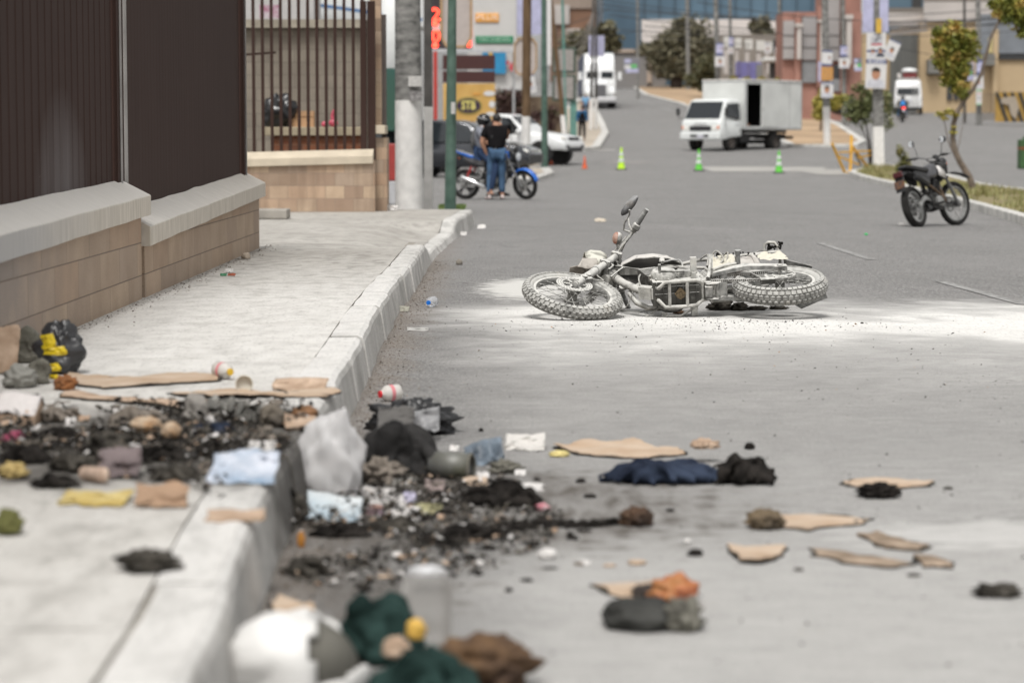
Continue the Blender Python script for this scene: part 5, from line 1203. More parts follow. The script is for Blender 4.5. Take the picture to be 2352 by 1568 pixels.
mb = MB(); q = [(1.965, .80, 2.0), (1.965, -.80, 2.0), (2.34, -.86, 1.31), (2.34, .86, 1.31)]; n = Vector((.69, 0, .37)).normalized(); mb.prism([Vector(a) + n * .012 for a in q], n * .01); mb.build('windscreen', GLS, cab)
for s in (1, -1):
    mb = MB(); mb.prism([(1.10, .975 * s, 1.32), (1.25, .975 * s, 1.25), (2.0, .985 * s, 1.40), (2.14, .97 * s, 1.42), (1.92, .925 * s, 1.92), (1.12, .935 * s, 1.95)], (0, .02 * s, 0)); mb.build('side_window', GLS, cab)
    mb = MB(); mb.box((2.45, .72 * s, .93), (.07, .34, .19)); hl = mb.build('headlight', M('clear_lamp', (.75, .74, .7)), cab, bevel=.02)
    mb = MB(); mb.box((2.46, .88 * s, .96), (.06, .08, .12)); mb.build('indicator', ORL, hl, bevel=.01)
    mb = MB(); mb.tube([(2.1, .95 * s, 1.3), (2.35, 1.18 * s, 1.34), (2.35, 1.2 * s, 1.5)], .012, 6); mr_ = mb.build('mirror_arm', PLAS, cab, smooth=True)
    mb = MB(); mb.box((2.36, 1.2 * s, 1.6), (.06, .17, .3)); mb.build('mirror_head', PLAS, mr_, bevel=.03)
    mb = MB(); mb.bar((1.08, .99 * s, .75), (1.08, .985 * s, 1.95), .012, .012); mb.bar((2.12, .99 * s, 1.0), (2.12, .985 * s, 1.35), .012, .012); mb.box((1.28, .99 * s, 1.08), (.12, .02, .035)); mb.build('door_trim', M('trim_grey', (.15, .15, .15)), cab)
mb = MB(); mb.box((2.47, 0, .92), (.05, 1.05, .19)); 
for i in range(4): mb.box((2.495, 0, .86 + i * .04), (.01, 1.0, .012))
mb.build('grille', M('dark_grille', (.05, .05, .055)), cab, bevel=.01)
mb = MB(); mb.box((2.46, 0, .62), (.16, 1.98, .30)); bp = mb.build('bumper', WT, t, bevel=.05)
mb = MB(); mb.box((2.545, 0, .62), (.01, .9, .10)); mb.build('bumper_slot', PLAS, bp)
mb = MB(); mb.box((2.555, .05, .60), (.01, .32, .14)); mb.build('number_plate', M('plate_grey', (.5, .5, .55)), bp)
mb = MB()
for r_i in range(2):
    for i in range(9): mb.box((2.475, -.28 + i * .07, 1.13 - r_i * .08), (.01, .035, .05))
mb.build('faded_lettering', M('faded_letter_grey', (.35, .35, .36)), cab)
mb = MB(); mb.box((-.4, .42, .62), (5.4, .08, .18)); mb.box((-.4, -.42, .62), (5.4, .08, .18)); mb.box((-1.0, 0, .80), (4.2, 1.0, .12)); mb.box((.35, .55, .5), (.7, .4, .3)); mb.box((-2.9, 0, .55), (.08, 1.9, .12)); mb.cyl((-1.4, .8, .38), (-1.4, -.8, .38), .09, n=10); mb.build('chassis', M('chassis_black', (.02, .02, .02), .7), t)
# cargo box with a real opening
x0, x1, w, z0, z1 = -3.35, .82, 1.06, .95, 2.86; o0, o1 = -.35, .70
mb = MB(); mb.box(((x0 + x1) / 2, 0, z0 - .04), (x1 - x0, 2 * w, .08)); mb.box((x0, 0, (z0 + z1) / 2), (.04, 2 * w, z1 - z0)); mb.box((x1, 0, (z0 + z1) / 2), (.04, 2 * w, z1 - z0)); mb.box(((x0 + x1) / 2, -w, (z0 + z1) / 2), (x1 - x0 - .04, .04, z1 - z0))
mb.box(((x0 + o0) / 2, w, (z0 + z1) / 2), (o0 - x0 - .02, .04, z1 - z0)); mb.box(((x1 + o1) / 2, w, (z0 + z1) / 2), (x1 - o1 - .02, .04, z1 - z0)); mb.box(((o1 + o0) / 2, w, z1 - .06), (o1 - o0, .04, .12)); mb.box(((o1 + o0) / 2, w, z0 + .03), (o1 - o0, .04, .06)); mb.box(((x0 + x1) / 2, 0, z1), (x1 - x0, 2 * w, .03))
cb_ = mb.build('cargo_box', WB, t)
mb = MB()
for zz in (z0 - .02, z1 + .0): mb.box(((x0 + x1) / 2, w + .012, zz), (x1 - x0 + .06, .05, .07)); mb.box((x1 + .01, 0, zz), (.05, 2 * w + .06, .07))
for xx in (x0, x1): mb.box((xx, w + .012, (z0 + z1) / 2), (.07, .05, z1 - z0))
mb.build('box_trim', M('aluminium_trim', (.42, .43, .43), .5, .3), cb_, bevel=.01)
mb = MB(); mb.box(((x0 + x1) / 2, 0, z1 + .05), (x1 - x0 + .04, 2 * w + .04, .05)); mb.build('roof', M('box_roof', (.62, .58, .54), .6), cb_, bevel=.02)
mb = MB(); mb.box((-.95, w + .035, 1.9), (1.15, .03, 1.8)); mb.build('sliding_door', WB, cb_, bevel=.01)
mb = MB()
mb.box(((x0 + x1) / 2, -w + .05, 1.9), (x1 - x0 - .2, .02, 1.7)); mb.box((-1.0, 0, 1.9), (.02, 1.9, 1.8)); mb.build('dark_interior_sheet', M('interior_black', (.008, .008, .008), .95), cb_)  # black sheets put inside to make the open cargo box look dark
mb = MB()
for xx in (-1.55, -2.45): mb.box((xx, w + .0215, (z0 + z1) / 2), (.018, .003, z1 - z0 - .1))
mb.box((-.42, w + .055, 1.7), (.03, .02, .16)); mb.build('panel_seam', M('seam_grey', (.22, .22, .215)), cb_)
mb = MB(); mb.box((.3, .6, 1.04), (.4, .4, .16)); mb.build('cargo_crate', M('brown_crate', (.2, .1, .06)), cb_)
for wx, dy in ((1.6, 0), (-1.55, 0)):
    for s in (1, -1): wheel4(t, 'wheel', (wx, .83 * s, .375), .375, .24 if wx > 0 else .40, M('dusty_rim_brown', (.10, .085, .075), .7), out=s)
# ---- semi truck
p = P(1376, 252, 185); gz = zg(p.x, 185)
t = thing('lorry', 'white long-nosed lorry driving down the far road towards the crossing', 'truck', loc=(p.x, 185, gz), rot=(0, 0, R(-90)))
sx = [(3.0, .55, .9, .6, 1.5, .5, 1.75), (2.6, .62, .8, .7, 1.6, .58, 1.95), (1.2, .7, .8, .85, 1.7, .7, 2.1), (1.15, 1.15, .8, 1.2, 2.0, 1.05, 2.15)]
mb = MB(); mb.loft([ring8(*q) for q in sx]); mb.build('hood', WPT, t, smooth=2, bevel=.05)
mb = MB(); mb.loft([ring8(*q) for q in [(1.15, 1.2, .8, 1.22, 2.0, 1.1, 2.9), (.9, 1.2, .8, 1.22, 2.1, 1.1, 3.7), (.3, 1.2, .8, 1.25, 2.1, 1.1, 4.15), (-1.6, 1.2, .8, 1.25, 2.1, 1.15, 4.2)]]); cb_ = mb.build('sleeper_cab', WPT, t, smooth=2, bevel=.1)
mb = MB(); mb.box((1.17, .55, 2.5), (.05, .9, .5)); mb.box((1.17, -.55, 2.5), (.05, .9, .5)); mb.build('windscreen', GLS, cb_, bevel=.03)
mb = MB(); mb.box((3.02, 0, 1.3), (.06, .85, .9)); mb.build('grille', M('steel_grille', (.16, .16, .17), .4, .6), t, bevel=.03)
mb = MB(); mb.box((3.05, 0, .6), (.25, 2.4, .4)); mb.build('bumper', M('steel_bumper', (.55, .55, .56), .35, .5), t, bevel=.08)
for s in (1, -1):
    mb = MB(); mb.ell((2.3, .88 * s, 1.1), (.9, .34, .55), 16, 10); mb.build('wheel_fender', WPT, t, smooth=2)
    mb = MB(); mb.ell((3.0, .88 * s, 1.05), (.1, .2, .1), 12, 8); mb.build('headlight', M('clear_lamp', (.75, .74, .7)), t, smooth=2)
    mb = MB(); mb.box((1.5, 1.5 * s, 2.4), (.1, .25, .6)); mb.bar((1.2, 1.2 * s, 2.3), (1.5, 1.45 * s, 2.3), .04, .04); mb.build('mirror', WPT, t, bevel=.06)
    wheel4(t, 'wheel', (2.2, 1.0 * s, .52), .52, .3, out=s); wheel4(t, 'wheel', (-1.2, 1.0 * s, .52), .52, .55, out=s)
mb = MB(); mb.box((-7.5, 0, 2.6), (11, 2.55, 3.0)); mb.build('trailer', M('navy_trailer', (.04, .05, .09), .6), t, bevel=.05)
# ---- minivan seen from behind
p = P(2086, 266, 166); gz = zg(p.x, 166)
t = thing('minivan', 'white high-roof minivan seen from behind with luggage on its roof rack', 'van', loc=(p.x, 166, gz), rot=(0, 0, R(80)))
st = [(-2.5, .88, .35, .94, 1.1, .80, 2.05), (-2.3, .9, .3, .96, 1.1, .84, 2.25), (1.2, .9, .3, .96, 1.1, .84, 2.25), (1.9, .9, .3, .96, 1.1, .80, 1.5), (2.5, .85, .3, .9, .9, .7, 1.1)]
mb = MB(); mb.loft([ring8(*q) for q in st]); b_ = mb.build('body', WPT, t, smooth=2, bevel=.05)
mb = MB(); mb.box((-2.50, 0, 1.52), (.05, 1.45, .48), (0, .12, 0)); mb.build('rear_window', GLS, b_, bevel=.05)
mb = MB(); mb.box((-2.52, 0, .34), (.16, 1.8, .22)); mb.build('rear_bumper', PLAS, b_, bevel=.04)
mb = MB(); mb.box((-2.53, .05, .85), (.02, .5, .2)); mb.build('number_plate', M('plate_grey', (.5, .5, .55)), b_)
for s in (1, -1):
    mb = MB(); mb.box((-2.45, .90 * s, .95), (.08, .1, .35)); mb.build('tail_light', REDL, b_, bevel=.02); wheel4(t, 'wheel', (-1.6, .84 * s, .33), .33, .2, out=s); wheel4(t, 'wheel', (1.6, .84 * s, .33), .33, .2, out=s)
mb = MB()
for y in (-.62, -.32): mb.tube([(-2.58, y, .5), (-2.60, y, 1.3), (-2.50, y, 2.2), (-2.3, y, 2.34)], .015, 6)
for i in range(7): mb.cyl((-2.6, -.62, .6 + i * .25), (-2.6, -.32, .6 + i * .25), .012, n=6)
mb.build('rear_ladder', ALU, t)
mb = MB()
for y in (-.7, .7): mb.cyl((-2.2, y, 2.38), (1.0, y, 2.38), .02, n=6)
for i in range(6): mb.cyl((-2.2 + i * .6, -.7, 2.38), (-2.2 + i * .6, .7, 2.38), .015, n=6); mb.cyl((-2.2 + i * .6, .7, 2.25), (-2.2 + i * .6, .7, 2.38), .015, n=6); mb.cyl((-2.2 + i * .6, -.7, 2.25), (-2.2 + i * .6, -.7, 2.38), .015, n=6)
mb.build('roof_rack', ALU, t)
vm = MAT[t.name]
def onv(o, p): o.matrix_world = vm @ Matrix.Translation(Vector(p)); return o
mb = MB(); mb.box((0, 0, .17), (.8, .9, .34)); mb.box((0, 0, .35), (.7, .8, .04)); tag(onv(mb.build('luggage_crate', M('dark_red_crate', (.16, .03, .03), .7), bevel=.03), (-1.6, -.1, 2.4)), 'dark red crate strapped on the minivan roof rack', 'crate')
mb = MB(); mb.ell((0, 0, 0), (.5, .55, .22), 16, 8, None, .1, 3, 2, -.06); tag(onv(mb.build('covered_bundle', WPT, smooth=2), (-1.6, -.05, 2.88)), 'white domed bundle on top of the red crate on the minivan roof', 'bundle')
mb = MB(); mb.ell((0, 0, .15), (.2, .14, .18), 12, 8, None, .15, 5); tag(onv(mb.build('roof_sack', M('pale_sack', (.6, .57, .55), .8), smooth=2), (-1.9, .62, 2.40)), 'small pale sack at the left edge of the minivan roof rack', 'sack')
# rider behind the van
p = G(2072, 281); k = 1.0
mm2 = Matrix.Translation(p) @ Matrix.Rotation(R(86), 4, 'Z')
r2 = bike('small_motorcycle', 'small dark motorcycle with glowing red tail lamp riding behind the white minivan', 'motorcycle', mm2, 'street', mset(tail=M('lit_tail', (.8, .03, .03), .3, emit=((1, .05, .04), 2.5)), plate=M('plate_grey', (.5, .5, .55))), 0)
q = mm2 @ Vector((-.25, 0, 0))
person('rider with a bright blue backpack on the small motorcycle behind the white minivan', (q.x, q.y, q.z - .14), R(-4), 1.7, M('olive_jacket', (.09, .075, .05), .9), DENIM, PLAS, HAIR, long=True, small=True,
       pose=dict(hL=(-.12, .02, .96), hR=(.12, .02, .96), kL=(-.24, .36, .78), kR=(.24, .36, .78), aL=(-.26, .20, .40), aR=(.26, .20, .40), tL=(-.27, .36, .36), tR=(.27, .36, .36), eL=(-.32, .16, 1.16), wL=(-.28, .40, 1.10), eR=(.32, .16, 1.16), wR=(.28, .40, 1.10)), headgear='helmet', bag_=M('blue_backpack', (.02, .22, .6), .6))
# dark car glimpsed behind the bush
p = P(1948, 262, 150)
t = car('dark_car', 'dark car partly hidden behind the round bush and the posters', 'car', (p.x, 150, zg(p.x, 150)), R(75), [(a, b, c, d, e - .05, f, g - .2) for a, b, c, d, e, f, g in [(-2.3, .70, .50, .86, .95, .78, 1.02), (-2.2, .80, .35, .90, 1.0, .72, 1.50), (-1.0, .85, .30, .93, 1.02, .76, 1.72), (.45, .85, .30, .93, 1.0, .76, 1.60), (1.12, .85, .30, .93, .98, .80, 1.10), (2.2, .80, .36, .86, .78, .66, .86)]], STEELBLK, (1.35, -1.3), .31,
        [[(.47, .70, 1.38), (.47, -.70, 1.38), (1.10, -.76, .92), (1.10, .76, .92)], [(-2.27, .62, .98), (-2.22, .62, 1.25), (-2.22, -.62, 1.25), (-2.27, -.62, .98)]], None, None)
for s in (1, -1):
    mb = MB(); mb.box((-2.28, .68 * s, .85), (.06, .22, .12)); mb.build('tail_light', REDL, t, bevel=.02)
# ================================================================ POLES, SIGNS, BACKGROUND
CONC = M('pole_concrete', (.15, .148, .142), .9, var=.35, scale=5, bmp=.4, stretch=(1, 1, 2.2), col2=(.29, .285, .27)); WHTP = M('pole_whitewash', (.68, .665, .64), .85, var=.12, scale=6, bmp=.2)
DKC = M('dark_pole_concrete', (.085, .08, .075), .9, var=.3, scale=4); WOOD = M('pole_wood', (.13, .085, .05), .9, var=.35, scale=3, stretch=(6, 6, .6), bmp=.4); GRN = M('green_pole_paint', (.055, .115, .085), .5, var=.3, scale=5, col2=(.09, .15, .12)); TEAL = M('teal_paint', (.10, .22, .19), .6, var=.15)
def pole(label, xb, yb, xt, wb, wt, Y, mat, cut=None, foot=None, zb=None, square=False, name='utility_pole', cat='pole', group=None):
    # xb,yb: foot in the picture; xt: centre at the picture's top edge
    b = P(xb, yb, Y); b.z = zg(b.x, Y) - .03 if zb is None else zb; tp = P(xt, -30, Y); rb = wb / 2 / (F / Y); rt = wt / 2 / (F / Y)
    t = thing(name, label, cat, loc=b, group=group); n = 4 if square else 20
    def seg(p, q, r0, r1, nm, m_, mtl):
        mb = MB()
        if square:
            u = Vector((1, 0, 0)); w = Vector((0, 1, 0)); mb.loft([[p + (u * a + w * c) * r0 for a, c in ((-1, -1), (1, -1), (1, 1), (-1, 1))], [q + (u * a + w * c) * r1 for a, c in ((-1, -1), (1, -1), (1, 1), (-1, 1))]])
        else: mb.cyl(p, q, r0, r1, 20)
        return mb.build(nm, mtl, t, world=True, smooth=True, bevel=.01 if square else 0)
    if cut is None: seg(b, tp, rb, rt, 'shaft', 0, mat)
    else:
        f = (P(xb, cut, Y).z - b.z) / (tp.z - b.z); c = b.lerp(tp, f); rc = rb + (rt - rb) * f
        seg(b, c, rb + .002, rc + .002, 'painted_foot', 0, foot or WHTP); seg(c, tp, rc, rt, 'shaft', 0, mat)
    return t
bp = pole('thick grey concrete pole with a white painted foot at the sidewalk corner', 940, 471, 936, 64, 58, 38.5, CONC, 231)
bz = F / 38.3
def patch(t, x0, y0, x1, y1, Y, mat, name='torn_paper'):
    a = P(x0, y1, Y); b = P(x1, y0, Y); mb = MB(); mb.grid(lambda u, v: (a.x + (b.x - a.x) * u, Y - .02 * math.sin(u * 3.1), a.z + (b.z - a.z) * v + .02 * noise.noise(Vector((u * 5, v * 5, 1)))), 5, 5); return mb.build(name, mat, t, world=True, solid=.002)
PAP = M('old_paper', (.48, .47, .45), .85, var=.15, scale=30)
patch(bp, 938, 175, 968, 199, 38.27, PAP); patch(bp, 941, 210, 970, 232, 38.27, M('printed_scrap', (.42, .41, .40), .85, scale=25, col2=(.12, .11, .11)))
pole('narrow dark concrete pole with a white foot just right of the thick pole', 984, 470, 983, 20, 18, 40.0, DKC, 246, M('dull_whitewash', (.48, .47, .45), .85), square=True)
gp = pole('thick green steel pole with peeling paper beside the narrow dark pole', 1034, 478, 1039, 27, 19, 38.0, GRN)
patch(gp, 1036, 235, 1046, 262, 37.85, PAP)
pole('brown wooden pole with a white foot in front of the white pickup', 1207, 408, 1211, 20, 20, 74, WOOD, 268)
pole('slim green steel pole standing by the hood of the white pickup', 1251, 374, 1249, 15, 12, 84, GRN)
pole('thin teal post beside the two framed sign backs', 1301, 312, 1291, 7, 6, 112, TEAL)
pole('leaning dark pole with a white foot behind the slim green pole', 1299, 316, 1262, 12, 8, 108, WOOD, 265)
pole('twin thin poles with white foot in front of the lorry, left one', 1357, 292, 1363, 8, 5, 125, DKC, 226, square=True, group='twin thin poles')
pole('twin thin poles with white foot in front of the lorry, right one', 1369, 292, 1369, 8, 5, 126, DKC, 226, square=True, group='twin thin poles')
pole('pale concrete pole with campaign posters rising behind the box truck cab', 1652, 215, 1643, 13, 10, 150, CONC)
pole('thin concrete pole behind the trees with a yellow mark', 1581, 170, 1578, 10, 8, 236, CONC)
pole('thin grey pole with purple posters beside the white gate columns', 1681, 180, 1676, 7, 7, 160, CONC)
mp_ = pole('tall grey square pole with a white foot and stacked campaign posters on the median tip', 2018, 381, 2014, 24, 19, G(2018, 381, .15).y, CONC, 291, square=True)
pole('grey pole with white foot and four stacked posters right of the box truck', 1900, 304, 1894, 17, 15, 104, CONC, 245)
pole('distant concrete pole with two small posters in front of the brick building', 1939, 270, 1936, 11, 9, 135, CONC)
pole('grey pole with posters in front of the beige warehouse', 2249, 268, 2246, 14, 11, 138, CONC)
pole('dark pole behind the yellow-green sapling crown', 2216, 262, 2215, 7, 6, 142, DKC)
pole('distant pole left of the brick building', 1791, 90, 1790, 8, 7, 190, CONC)
pole('distant pole at the left of the white flat-roofed building', 1466, 165, 1464, 6, 6, 210, CONC)
# ---- posters
PW = M('poster_white', (.60, .59, .585), .6, var=.04); PB = M('poster_navy', (.03, .05, .16), .6); PLB = M('poster_lilac', (.42, .42, .58), .6, var=.15, scale=3); PO = M('poster_orange', (.62, .30, .06), .6, var=.1); PSK = M('portrait_skin', (.40, .20, .12), .7); PHR = M('portrait_hair', (.02, .015, .012), .7); PSH = M('portrait_shirt', (.50, .50, .54), .7); PRD = M('poster_red', (.55, .03, .05), .6); PGN = M('poster_green', (.12, .42, .14), .6); PGR = M('poster_grey', (.18, .18, .2), .6)
def poster(label, x0, y0, x1, y1, Y, kind, skew=0.0, group=None, back=PW, name='campaign_poster', rz=0.0):
    a = P(x0, y1, Y); b = P(x1, y0, Y); w = b.x - a.x; h = b.z - a.z; c = (a + b) / 2
    t = thing(name, label, 'poster', loc=c, rot=(0, skew, rz), group=group)
    mb = MB(); mb.box((0, .004, 0), (w, .008, h)); bd = mb.build('board', back, t)
    fl = lambda x, z, ww, hh, m_, nm, d=.0: (lambda q: q.build(nm, m_, t))(MB().box((x * w, -.004 - d, z * h), (ww * w, .004, hh * h)))
    def face(x, z, s, shirt=PSH):
        q = MB(); q.prism([(x * w + math.cos(i * .5236) * .20 * s * w, -.006, z * h + math.sin(i * .5236) * .27 * s * w) for i in range(12)], (0, -.004, 0)); q.build('portrait_face', PSK, t)
        q = MB(); q.prism([(x * w + math.cos(math.pi * i / 8) * .21 * s * w, -.009, z * h + .12 * s * w + math.sin(math.pi * i / 8) * .19 * s * w) for i in range(9)], (0, -.004, 0)); q.build('portrait_hair', PHR, t)
        q = MB(); q.prism([(x * w - .44 * s * w, -.0035, z * h - .62 * s * w), (x * w - .36 * s * w, -.0035, z * h - .32 * s * w), (x * w - .1 * s * w, -.0035, z * h - .2 * s * w), (x * w + .1 * s * w, -.0035, z * h - .2 * s * w), (x * w + .36 * s * w, -.0035, z * h - .32 * s * w), (x * w + .44 * s * w, -.0035, z * h - .62 * s * w)], (0, -.004, 0)); q.build('portrait_shirt', shirt, t)
    if kind == 'man':
        fl(0, .43, 1, .14, PB, 'name_band'); text('RUANO', h * .16, M('name_letters', (.62, .62, .66)), t, facing((0, -.012, .425 * h)), fit=w * .8, bold=h * .004); face(.0, .0, 1.05); fl(.05, -.45, .7, .012, PGR, 'small_print')
    elif kind == 'small': fl(0, .46, 1, .06, PB, 'name_band'); face(.02, -.02, .8)
    elif kind == 'vota':
        text('VOTA', h * .12, PB, t, facing((0, -.012, .42 * h)), fit=w * .36); fl(0, .2, .60, .30, M('emblem_frame', (.45, .45, .47)), 'emblem_panel')
        q = MB(); q.bar((-.18 * w, -.009, .28 * h), (.2 * w, -.009, .10 * h), .006, .03 * w); q.bar((-.15 * w, -.009, .10 * h), (.12 * w, -.009, .30 * h), .006, .05 * w); q.bar((-.02 * w, -.009, .27 * h), (.2 * w, -.009, .29 * h), .006, .05 * w); q.build('crossed_emblem', PGR, t)
        fl(.02, .07, .56, .045, PRD, 'red_band', .004); fl(0, -.17, .96, .075, PB, 'blue_band'); face(-.17, -.18, .42); face(.22, -.16, .50, M('portrait_suit', (.05, .06, .09)))
    elif kind == 'blue': fl(0, .44, 1, .10, PB, 'name_band'); fl(0, -.42, 1, .14, PB, 'lower_band'); face(.22, .05, .5)
    elif kind == 'block':
        for i in range(5): text(('UNIDAD', 'VAMOS', 'POR MIXCO', 'VAMOS', 'UNIDAD')[i], h * .16, PGR, t, facing((0, -.01, (.38 - .19 * i) * h)), fit=w * .86)
    elif kind == 'many':
        for x, z, m_ in ((-.25, .3, PLB), (.2, .25, PGR), (.15, -.05, PGN), (-.25, -.1, PW), (-.15, -.35, PLB), (.25, -.35, PLB)): fl(x, z, .42, .26, m_, 'pasted_sheet')
    elif kind == 'green': fl(0, .44, 1, .08, PGN, 'green_band'); fl(0, -.44, 1, .06, PGN, 'green_band'); text('SI', h * .35, PGR, t, facing((0, -.01, -.05 * h)), fit=w * .5); fl(0, .25, .7, .04, PRD, 'red_line')
    return t
YM = G(2018, 381, .15).y - .35
poster('white poster with a large man portrait under a navy name band, on the median pole', 1988, 137, 2036, 204, YM, 'man', R(2))
poster('white poster with crossed emblem and two small portraits, above the name-band poster', 1990, 75, 2035, 139, YM + .04, 'vota')
poster('tilted white poster sticking out to the right of the median pole', 2033, 92, 2063, 138, YM + .1, 'small', R(24))
mb = MB(); a = P(1981, 74, YM + .15); b = P(2041, -25, YM + .15); t = thing('hanging_banner', 'large plain pale lilac banner hanging at the top of the median pole', 'banner', loc=((a.x + b.x) / 2, YM + .15, a.z))
for u0, u1 in ((0, .42), (.66, 1)):
    mb = MB(); mb.grid(lambda u, v: (a.x + (b.x - a.x) * (u0 + (u1 - u0) * u), YM + .12 + .03 * math.sin(u * 5 + v * 3), a.z + (b.z - a.z) * v), 8, 8); mb.build('cloth_half', PLB, t, world=True, solid=.004)
mb = MB(); q = P(2018, 58, YM); mb.box((q.x, YM - .05, P(0, 60, YM).z), (.18, .02, .48)); mb.build('yellow_strap', M('yellow_tag', (.55, .35, .05)), t, world=True)
poster('white portrait poster lowest on the pole right of the box truck', 1885, 330 / 1.74 - .5, 1914, 223, 103.3, 'man')
poster('orange poster full of dark lettering on the pole right of the box truck', 1886, 154, 1913, 185, 103.3, 'block', back=PO)
poster('blue and white poster highest on the pole right of the box truck', 1888, 116, 1912, 153, 103.3, 'blue', R(3))
poster('long pale lilac banner edge behind the orange poster', 1879, 142, 1887, 188, 103.6, 'plain', back=PLB)
poster('small lilac poster on the distant pole before the brick building', 1930, 105, 1947, 130, 134.5, 'blue', back=PLB)
poster('small white portrait poster under the lilac one on the distant pole', 1927, 132, 1951, 157, 134.5, 'small')
poster('lilac portrait poster on the pole rising behind the truck cab', 1645, 99, 1661, 127, 149.4, 'blue', back=PLB)
poster('white portrait poster on the pole rising behind the truck cab', 1642, 128, 1665, 154, 149.4, 'small')
poster('lilac poster on the thin pole by the white gate columns', 1674, 85, 1685, 106, 159.5, 'blue', back=PLB)
poster('white poster on the thin pole by the white gate columns', 1672, 107, 1685, 124, 159.5, 'small')
poster('portrait poster on the rightmost white gate column', 1756, 100, 1770, 124, 158, 'small')
poster('small portrait poster left of the grey panels of the brick building', 1779, 107, 1797, 128, 158, 'small')
poster('dark poster with green middle left of the median pole', 1961, 134, 1980, 164, 100, 'many', back=PGR)
poster('lilac portrait poster highest on the pole by the warehouse', 2243, 139, 2260, 171, 137.5, 'blue', back=PLB)
poster('white portrait poster in the middle of the pole by the warehouse', 2237, 172, 2259, 205, 137.5, 'small', R(-4))
poster('green edged poster lowest on the pole by the warehouse', 2242, 206, 2255, 242, 137.5, 'green')
poster('colourful poster half hidden by the sapling crown', 2218, 144, 2237, 186, 139, 'many', back=PLB)
poster('campaign poster tilted at the foot of the octagonal sign back', 1207, 172, 1230, 214, 86, 'small', R(-9))
poster('board of pasted sheets on the grey roadside wall beside the lorry', 1433, 134, 1468, 168, 178, 'many', back=PGR)
# ---- filling station signs
YS = 97.0
def rect(t, name, x0, y0, x1, y1, Y, mat, th=.1, bevel=0):
    a = P(x0, y1, Y); b = P(x1, y0, Y); mb = MB(); mb.box(((a.x + b.x) / 2, Y + th / 2, (a.z + b.z) / 2), (b.x - a.x, th, b.z - a.z)); return mb.build(name, mat, t, world=True, bevel=bevel)
SG = M('sign_white', (.50, .49, .475), .5, var=.05, scale=2); MAR = M('maroon_panel', (.055, .016, .014), .5, var=.1); YEL = M('yellow_board', (.55, .32, .08), .6, var=.15, scale=1.5, col2=(.60, .38, .12))
t = thing('fuel_price_sign', 'white filling station price sign with red digits and orange and green fuel names', 'sign', loc=(P(1085, 0, YS).x, YS, zg(0, YS)))
rect(t, 'sign_board', 1085, -40, 1187, 115, YS, SG, .5, .05)
rect(t, 'digit_panel', 992, -40, 1082, 113, YS + .1, M('digit_panel_black', (.03, .025, .028), .4), .4)
rect(t, 'bottom_trim', 992, 113, 1190, 120, YS - .02, M('trim_pale', (.45, .45, .46)), .5)
for y in (58,): rect(t, 'white_divider', 992, y - 2, 1082, y + 12, YS + .08, SG, .05)
LED = M('red_led', (.6, .02, .01), .4, emit=((1, .06, .03), 3.0))
for row, s in ((22, '2'), (72, '0')):
    for i, xx in enumerate((1001, 1040, 1072)):
        w = P(xx, 0, YS); q = text((s, '0', '9')[i] if row == 22 else (s, '1', '5')[i], .72, LED, t, Matrix.Translation(MAT[t.name].inverted() @ Vector((w.x, YS + .03, P(0, row + 13, YS).z))) @ Matrix.Rotation(R(90), 4, 'X'), 'digit', ext=.01, bold=.008)
    w = P(999, 0, YS); mb = MB(); mb.ell((w.x, YS + .05, P(0, row + 33, YS).z), (.13, .05, .10), 10, 6); mb.build('decimal_point', LED, t, world=True)
mb = MB(); w0 = P(1076, 50, YS); mb.box((P(1078, 0, YS).x, YS + .05, P(0, 85, YS).z), (.12, .04, .75)); mb.box((P(1070, 0, YS).x, YS + .05, P(0, 105, YS).z), (.38, .04, .10)); mb.build('digit_segment', LED, t, world=True)
o = rect(t, 'plus_plate', 1092, 31, 1146, 52, YS - .06, M('orange_plate_sign', (.70, .33, .06), .5), .06, .03)
w = P(1119, 41, YS); L_ = lambda x, y, Y: Matrix.Translation(MAT[t.name].inverted() @ P(x, y, Y)) @ Matrix.Rotation(R(90), 4, 'X')
text('PLUS', .27, M('plus_text', (.85, .72, .6)), t, L_(1119, 41, YS - .08), fit=.80, ext=.004)
rect(t, 'diesel_plate', 1092, 83, 1179, 101, YS - .06, M('green_plate_sign', (.02, .19, .09), .5), .06, .03)
text('TECDIESEL', .24, M('diesel_text', (.35, .55, .42)), t, L_(1136, 92, YS - .08), fit=1.35, ext=.004)
for x in (1000, 1180): rect(t, 'leg', x - 3, 118, x + 3, 330, YS + .3, M('leg_grey', (.3, .3, .3)), .2)
t = thing('station_fascia', 'white and blue filling station fascia with red lettering behind the signs', 'building', loc=(P(1100, 0, 120).x, 125, zg(0, 120)))
rect(t, 'white_wall', 1075, 112, 1215, 206, 122, SG, 3)
rect(t, 'blue_banner', 1108, 115, 1162, 170, 121.7, M('cyan_banner', (.02, .22, .42), .6), .1)
rect(t, 'yellow_stripe', 1123, 115, 1131, 131, 121.6, M('yellow_stripe', (.6, .36, .06)), .05)
rect(t, 'grey_base', 1158, 206, 1215, 219, 121.6, M('base_grey', (.13, .14, .15)), 3)
text('TO', .75, PRD, t, Matrix.Translation(MAT[t.name].inverted() @ P(1174, 156, 121.8)) @ Matrix.Rotation(R(90), 4, 'X'), ext=.02, fit=1.3, bold=.03)
t = thing('snack_billboard', 'yellow advertising board with dark oval emblem under two maroon panels', 'billboard', loc=(P(1077, 0, 85).x, 85, zg(0, 85)))
rect(t, 'maroon_panel', 1017, 127, 1137, 160, 85, MAR, .08); rect(t, 'maroon_panel', 1017, 164, 1137, 190, 85, MAR, .08)
rect(t, 'yellow_board', 1018, 192, 1137, 278, 85, YEL, .08)
Lw = lambda x, y, Y: MAT[t.name].inverted() @ P(x, y, Y)
